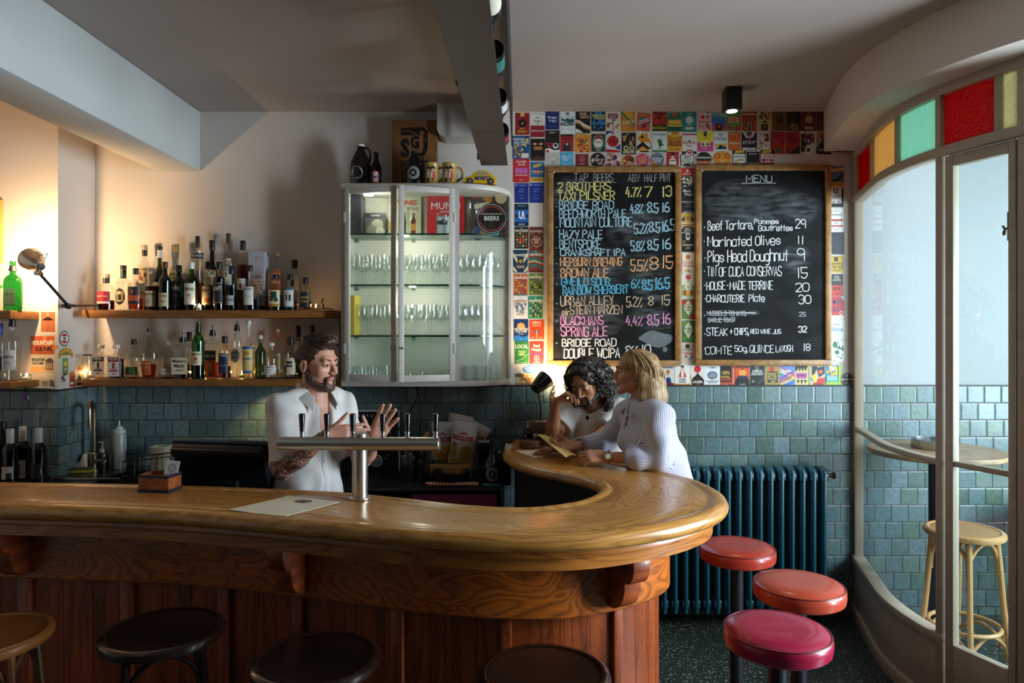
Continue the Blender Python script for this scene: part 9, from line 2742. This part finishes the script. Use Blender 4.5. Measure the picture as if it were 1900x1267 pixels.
T = head(B,HC,HA,1.02,1.6)
for q in 'RL':
 B.chain([J['sh' + q],J['el' + q]],[.047,.041],.03).chain([J['el' + q],V(J['el' + q]).lerp(V(J['wr' + q]),.35),J['wr' + q]],[.041,.039,.026],.02)
hand(B,J['wrR'],(.72,-.1,.55),(.5,-.25,-.8),(0,1,.2),[(1.0,.5,.3),(1.1,.6,.3),(1.15,.65,.3),(1.1,.7,.3)],(.05,0,-.05,-.1),(.4,.7,.6),.4,.92,1.05)
hand(B,J['wrL'],(-.9,-.35,-.05),(0,.1,-1),(-.3,1,0),[(.25,.2,.15)] * 4,(.1,.03,-.05,-.12),(.6,.7,.2),.2)
def zoneM(c):
 z = np.zeros(len(c),int)
 z[near(c,T(-.02,.088,-.0635),T(.02,.088,-.0635),.0098)] = 1
 return z
put('body',B,.0036,[skin('a46e4c','m'),skin('8a4a40','lipm')],p,zoneM)
eyes(p,T,1.02,closed=True,brow='120b08')
WT = pm('d6d2cc',.85,var=.05,scale=60,bump=.06)
Q = Sdf()
Q.cap(V((.575,4.06,1.0)),V((.6,4.06,.92)),.14,.14,.05)
for q,e in (('R',.62),('L',.6)):
 a,b2 = V(J['sh' + q]),V(J['el' + q])
 Q.cap(a,a.lerp(b2,.7),.06,.076,.035)
 Q.cut(a.lerp(b2,e),b2 - a,a.lerp(b2,e + .3),.11)
torso(Q,J,f,r,.185,.009)
nb = V(J['neck'])
F3,R3_ = V((f[0],f[1],0)),V((r[0],r[1],0))
Q.cap(nb + F3 * .02 + V((0,0,.0)),nb + F3 * .06 + V((0,0,.14)),.066,.08,.008,True)
Q.ell(nb + F3 * .08 + V((0,0,.0)),(.055,.06,.05),frame((f[0],f[1],0)),.01,True)
put('t_shirt',Q,.006,WT,p,wr=folds(.007,50,1.0),it=1)
BD = Sdf()
for s_ in (-1,1):
 BD.cap(T(s_ * .061,.0,-.042),T(s_ * .047,.018,-.074),.013,.022,.01).cap(T(s_ * .047,.018,-.074),T(s_ * .018,.064,-.102),.024,.021,.012)
 BD.cap(T(s_ * .004,.0955,-.05),T(s_ * .028,.083,-.06),.006,.005,.006).cap(T(s_ * .028,.083,-.06),T(s_ * .024,.076,-.09),.005,.01,.008)
BD.ell(T(0,.074,-.108),(.024,.018,.02),HA,.015)
BD.ell(T(0,.1,-.0655),(.022,.022,.012),HA,.003,True)
DK = hairmat('black','0c0807','2e1f18',(90,90,90))
put('beard',BD,.004,DK,p,it=1,wr=folds(.002,400))
Hs = Sdf()
Hs.ell(T(0,-.016,.042),(.09,.113,.095),HA,.02)
for i in range(70):
 s_ = 1 if i % 2 else -1
 a = rnd.uniform(0,1)
 z = rnd.uniform(-.19,.05)
 q = V((s_ * (.078 + .028 * (1 - abs(z + .06) / .14)),.03 - .12 * a - .02,z)) if a < .75 else V((rnd.uniform(-.07,.07),-.115 - rnd.uniform(0,.02),z))
 Hs.ell(T(*q),(rnd.uniform(.02,.032),) * 3,HA,.012)
Hs.ell(T(0,.14,-.03),(.08,.105,.142),HA,.012,True)
Hs.ell(T(0,.06,-.2),(.07,.11,.12),HA,.012,True)
Hs.ell(T(-.11,.05,-.06),(.045,.07,.07),HA,.012,True)
put('hair',Hs,.006,DK,p,it=1,wr=folds(.006,150))
ps = []
for i in range(150):
 s_ = rnd.choice((-1,1,1))
 y0,zt_ = rnd.uniform(-.11,.045),rnd.uniform(.0,.09)
 ln,ph_2,cr_ = rnd.uniform(.12,.24),rnd.uniform(0,6.3),rnd.uniform(.006,.011)
 x0 = .07 + .02 * rnd.random()
 path = []
 for t in range(26):
  u = t / 25
  bx_ = s_ * (x0 + .035 * math.sin(min(1,u * 1.6) * PI / 2) + (.01 if y0 < 0 else 0))
  path.append(T(bx_ + cr_ * math.cos(ph_2 + u * 22),y0 - .03 * u + cr_ * math.sin(ph_2 + u * 22),zt_ - ln * u))
 ps.append(path)
for i in range(60):
 a = rnd.uniform(-1.3,1.3)
 path = []
 for t in range(16):
  u = t / 15
  path.append(T(.09 * math.sin(a) * (1 + .15 * u) + .004 * math.cos(t * 1.7 + i),.03 - .15 * u,.036 + .094 * math.cos(a) * math.sqrt(max(0,1 - (u * .9) ** 2)) + .004 * math.sin(t * 1.7 + i)))
 ps.append(path)
strands('hair_curls',p,ps,[DK],.0028,5)
ne = MB()
ct = nb + F3 * .03
pts = []
for i in range(21):
 a = -PI * .62 + PI * 1.24 * i / 20
 pts.append(ct + R3_ * math.sin(a) * .075 + F3 * (math.cos(a) * .09) + V((0,0,.035 - .085 * max(0,math.cos(a)) ** 1.6)) - o0)
ne.tube(pts,.0022,6)
pd_ = pts[10]
nk_ = ne.build('necklace',pm('120e0c',.5),p)
MB().ell(pd_ + V((f[0] * .012,f[1] * .012,-.022)),(.011,.006,.014),8).build('pendant',pm('0c0b0b',.3,.4),nk_)
legs('legs',p,J,f,r,PANTS,SHOE)
J = dict(pelvis=(.76,3.46,.95),chest=(.685,3.45,1.22),neck=(.652,3.455,1.385),shR=(.61,3.61,1.325),shL=(.70,3.315,1.345),elR=(.52,3.73,1.165),wrR=(.33,3.61,1.158),elL=(.705,3.27,1.15),wrL=(.452,3.35,1.15))
f,r = (-.955,-.297),(-.297,.955)
p = person('blonde woman in a striped shirt with a gold watch, holding a menu at the bar',(.74,3.45,0))
o0 = V(p['_o'])
HA = frame((-.985,.10,.03),(.02,0,1))
HC = V((.613,3.462,1.556))
B = Sdf()
torso(B,J,f,r,.165,-.014)
B.ell(V(J['chest']) + V((f[0],f[1],0)) * .075,(.112,.06,.07),frame((f[0],f[1],0)),.05)
B.cap(J['neck'],HC + V((.022,0,-.06)),.047,.044,.03)
T = head(B,HC,HA,.94,.9,1)
for q in 'RL':
 B.chain([J['sh' + q],J['el' + q]],[.042,.036],.03).chain([J['el' + q],V(J['el' + q]).lerp(V(J['wr' + q]),.35),J['wr' + q]],[.036,.035,.023],.02)
_,tL = hand(B,J['wrL'],(-.97,.08,.02),(-.25,.72,-.62),(0,.6,.8),[(.55,.55,.3),(.6,.6,.3),(.65,.6,.3),(.7,.6,.3)],(.08,.0,-.05,-.1),(.35,.8,.5),.3,.92)
_,tR = hand(B,J['wrR'],(-.92,-.3,-.02),(.15,-.5,.85),(0,.8,.4),[(.3,.6,.4),(.35,.65,.4),(.45,.7,.4),(.5,.7,.4)],(.08,.0,-.06,-.12),(.35,.85,.55),.3,.92)
def zoneW(c):
 z = np.zeros(len(c),int)
 z[near(c,T(-.019,.088,-.0635),T(.019,.088,-.0635),.0092)] = 1
 return z
put('body',B,.0036,[skin('c48d70','w'),skin('a84a48','lipw')],p,zoneW)
eyes(p,T,.94,'405a50',brow='3a271a',bz=.02)
sm,nt,b = newmat('striped_cotton')
N_,L_ = nt.nodes.new,nt.links.new
at,m1,m2,mr,mx = N_('ShaderNodeAttribute'),N_('ShaderNodeMath'),N_('ShaderNodeMath'),N_('ShaderNodeMapRange'),N_('ShaderNodeMix')
at.attribute_name = 'stripe'
m1.operation,m1.inputs[1].default_value = 'DIVIDE',.0066
m2.operation,m2.inputs[1].default_value = 'PINGPONG',.5
mr.inputs[1].default_value,mr.inputs[2].default_value = .27,.36
mx.data_type = 'RGBA'
mx.inputs[6].default_value,mx.inputs[7].default_value = lin('e2e2e6'),lin('666ca6')
for a,b_ in ((at.outputs['Fac'],m1.inputs[0]),(m1.outputs[0],m2.inputs[0]),(m2.outputs[0],mr.inputs[0]),(mr.outputs[0],mx.inputs[0]),(mx.outputs[2],b.inputs['Base Color'])):
 L_(a,b_)
b.inputs['Roughness'].default_value = .85
Q = Sdf()
cuffs = []
for q,e in (('R',.80),('L',.60)):
 a,b2,c2 = V(J['sh' + q]),V(J['el' + q]),V(J['wr' + q])
 ce = b2.lerp(c2,e)
 Q.chain([a,a.lerp(b2,.55),b2,b2.lerp(c2,.4),b2.lerp(c2,.86)],[.064,.062,.056,.056,.04],.02)
 Q.cut(ce,c2 - b2,ce + (c2 - b2).normalized() * .06,.075)
 cuffs.append((ce,(b2 - c2).normalized()))
torso(Q,J,f,r,.165,.016,belly=.012,k=.03)
Q.cap(V((.745,3.455,1.05)),V((.765,3.46,.9)),.145,.15,.05)
Q.ell(V(J['chest']) + V((f[0],f[1],0)) * .075 + V((0,0,-.0)),(.12,.07,.075),frame((f[0],f[1],0)),.05)
nb = V(J['neck'])
F3,R3_ = V((f[0],f[1],0)),V((r[0],r[1],0))
Q.cap(nb + V((0,0,-.01)),nb + V((0,0,.14)),.05,.058,.01,True)
Q.ell(nb + F3 * .10 + V((0,0,-.04)),(.015,.075,.07),frame((f[0],f[1],0)),.006,True)
segs = [('sh','el'),('el','wr')]
def stripe(v):
 ax_ = np.array(J['chest'])
 best,val = np.full(len(v),9.0),None
 x,y = v[:,0] - ax_[0] - (1.22 - v[:,2]) * .28,v[:,1] - ax_[1]
 lat,fw = x * r[0] + y * r[1],x * f[0] + y * f[1]
 out = np.arctan2(lat,fw) * .145
 for q in 'RL':
  for s0,s1 in segs:
   a,b2 = np.array(J[s0 + q]),np.array(J[s1 + q])
   d = b2 - a
   t = np.clip(((v - a) @ d) / (d @ d),0,1)
   w = v - a - t[:,None] * d
   dist = np.linalg.norm(w,axis=1)
   m = (dist < .088) & (dist < best) & ((np.abs(lat) > .115) | (v[:,2] < 1.19) & (fw > .13) | (s0 == 'el'))
   e1 = np.cross(d / np.linalg.norm(d),(.3,.2,.93))
   e1 /= np.linalg.norm(e1)
   e2 = np.cross(d / np.linalg.norm(d),e1)
   out = np.where(m,np.arctan2(w @ e2,w @ e1) * .056 + 1,out)
   best = np.where(m,dist,best)
 return out
put('striped_shirt',Q,.0055,sm,p,wr=folds(.006,48,2.0),it=1,attr=stripe)
CW_ = pm('d4d4dc',.85)
for ce,dn in cuffs:
 o_ = dn.orthogonal().normalized()
 MB().tube([ce + (o_ * math.cos(a) + dn.cross(o_) * math.sin(a)) * .041 - o0 for a in [2 * PI * i / 28 for i in range(28)]],.012,8,cyclic=True,flat=.5).build('cuff',pm('9a9cc0',.85,var=.3,scale=120),p)
for s_ in (-1,1):
 t1 = nb + R3_ * s_ * .03 + F3 * .07 + V((0,0,.0))
 flap(p,[nb + R3_ * s_ * .055 + F3 * -.01 + V((0,0,.045)),t1,t1 + F3 * .035 + R3_ * s_ * .03 + V((0,0,-.05)),nb + R3_ * s_ * .095 + F3 * .03 + V((0,0,-.005))],pm('b4b6cc',.85,var=.25,scale=140))
BLN = hairmat('blonde','6a4a2a','c4a272',(150,150,9))
Hs = Sdf()
E = lambda q,rr,k=.02,sub=False: Hs.ell(T(*q),[x * .94 for x in rr],HA,k,sub)
E((0,-.018,.036),(.084,.104,.088))
for s_ in (-1,1):
 Hs.chain([T(s_ * .066,.0,.05),T(s_ * .082,-.035,-.04),T(s_ * .08,-.045,-.13),T(s_ * .074,-.045,-.18)],[.02,.024,.026,.012],.03)
 Hs.chain([T(s_ * .06,-.06,.04),T(s_ * .075,-.085,-.06),T(s_ * .074,-.1,-.13),T(s_ * .07,-.105,-.175)],[.04,.04,.036,.016],.03)
 Hs.chain([T(s_ * .02,-.08,.05),T(s_ * .03,-.118,-.06),T(s_ * .034,-.135,-.13),T(s_ * .034,-.14,-.175)],[.04,.04,.036,.016],.03)
E((0,.135,-.05),(.072,.098,.15),.012,True)
for s_ in (-1,1):
 E((s_ * .094,.045,-.06),(.04,.062,.115),.012,True)
E((0,-.02,-.16),(.05,.075,.1),.012,True)
put('hair',Hs,.005,BLN,p,it=3,wr=folds(.0015,120))
ps = []
BL3 = [BLN,pm('a98a5c',.45),pm('cdb083',.45),pm('7d5c38',.45)]
for i in range(300):
 s_ = -1 if i % 3 else 1
 a = rnd.uniform(0,1)
 x1,y1 = s_ * rnd.uniform(.078,.108) * (1 - .55 * max(0,a - .6) / .4),-.022 - .128 * a + (.045 if i % 29 == 0 else 0)
 ln = rnd.uniform(.16,.222) if a > .1 else rnd.uniform(.12,.2)
 top = V((s_ * rnd.uniform(.006,.03),.05 - .1 * a,.124 - .03 * a * a))
 wv,ph_2 = rnd.uniform(.002,.006),rnd.uniform(0,6)
 path = []
 for t in range(14):
  u = t / 13
  if u < .4:
   v_ = u / .4
   an_ = v_ * PI / 2
   q = V((top.x + (x1 - top.x) * math.sin(an_),top.y + (y1 - top.y) * v_,top.z - .085 * (1 - math.cos(an_))))
  else:
   v_ = (u - .4) / .6
   q = V((x1 + wv * math.sin(ph_2 + v_ * 5) + s_ * .006 * v_ * (1 - v_),y1 - .022 * v_ + wv * math.cos(ph_2 + v_ * 6),top.z - .085 - (ln - .02) * v_))
  path.append(T(*q))
 ps.append(path)
strands('hair_strands',p,ps,BL3,.0022,4)
MB().tube([T(-.079,-.004 + .009 * math.cos(a),-.048 + .009 * math.sin(a)) - o0 for a in [2 * PI * i / 12 for i in range(12)]],.0016,6,cyclic=True).build('earring',pm('d8c8a0',.2,.9),p)
GOLD = pm('c9993e',.25,.95)
w0,w1 = V(J['wrL']),V(J['elL'])
dn = (w1 - w0).normalized()
wc = w0 + dn * .02
o_ = V((0,-1,.25))
o_ = (o_ - dn * o_.dot(dn)).normalized()
o2 = dn.cross(o_)
wt = MB().tube([wc + (o_ * math.cos(a) + o2 * math.sin(a)) * .0275 - o0 for a in [2 * PI * i / 28 for i in range(28)]],.008,8,cyclic=True,flat=.4).build('wristwatch',GOLD,p)
fc = wc + o_ * .031 - o0
MB().cyl(fc - o_ * .003,fc + o_ * .005,.0165,n=24).build('watch_case',GOLD,wt)
MB().cyl(fc + o_ * .005,fc + o_ * .0056,.0135,n=24).build('watch_dial',pm('d8d4cc',.3),wt)
legs('legs',p,J,f,r,PANTS,SHOE,.075,.12)
paper([P(997,806,3.66),P(1026,815,3.80),P(1070,846,3.52),P(1050,849,3.37)],"yellowish menu card held up in the blonde woman's hands",(.35,.45,.12,.12),z=1,sag=.008,col='dcc27c')
for o in list(S.objects):
 if '_o' in o:
  del o['_o']
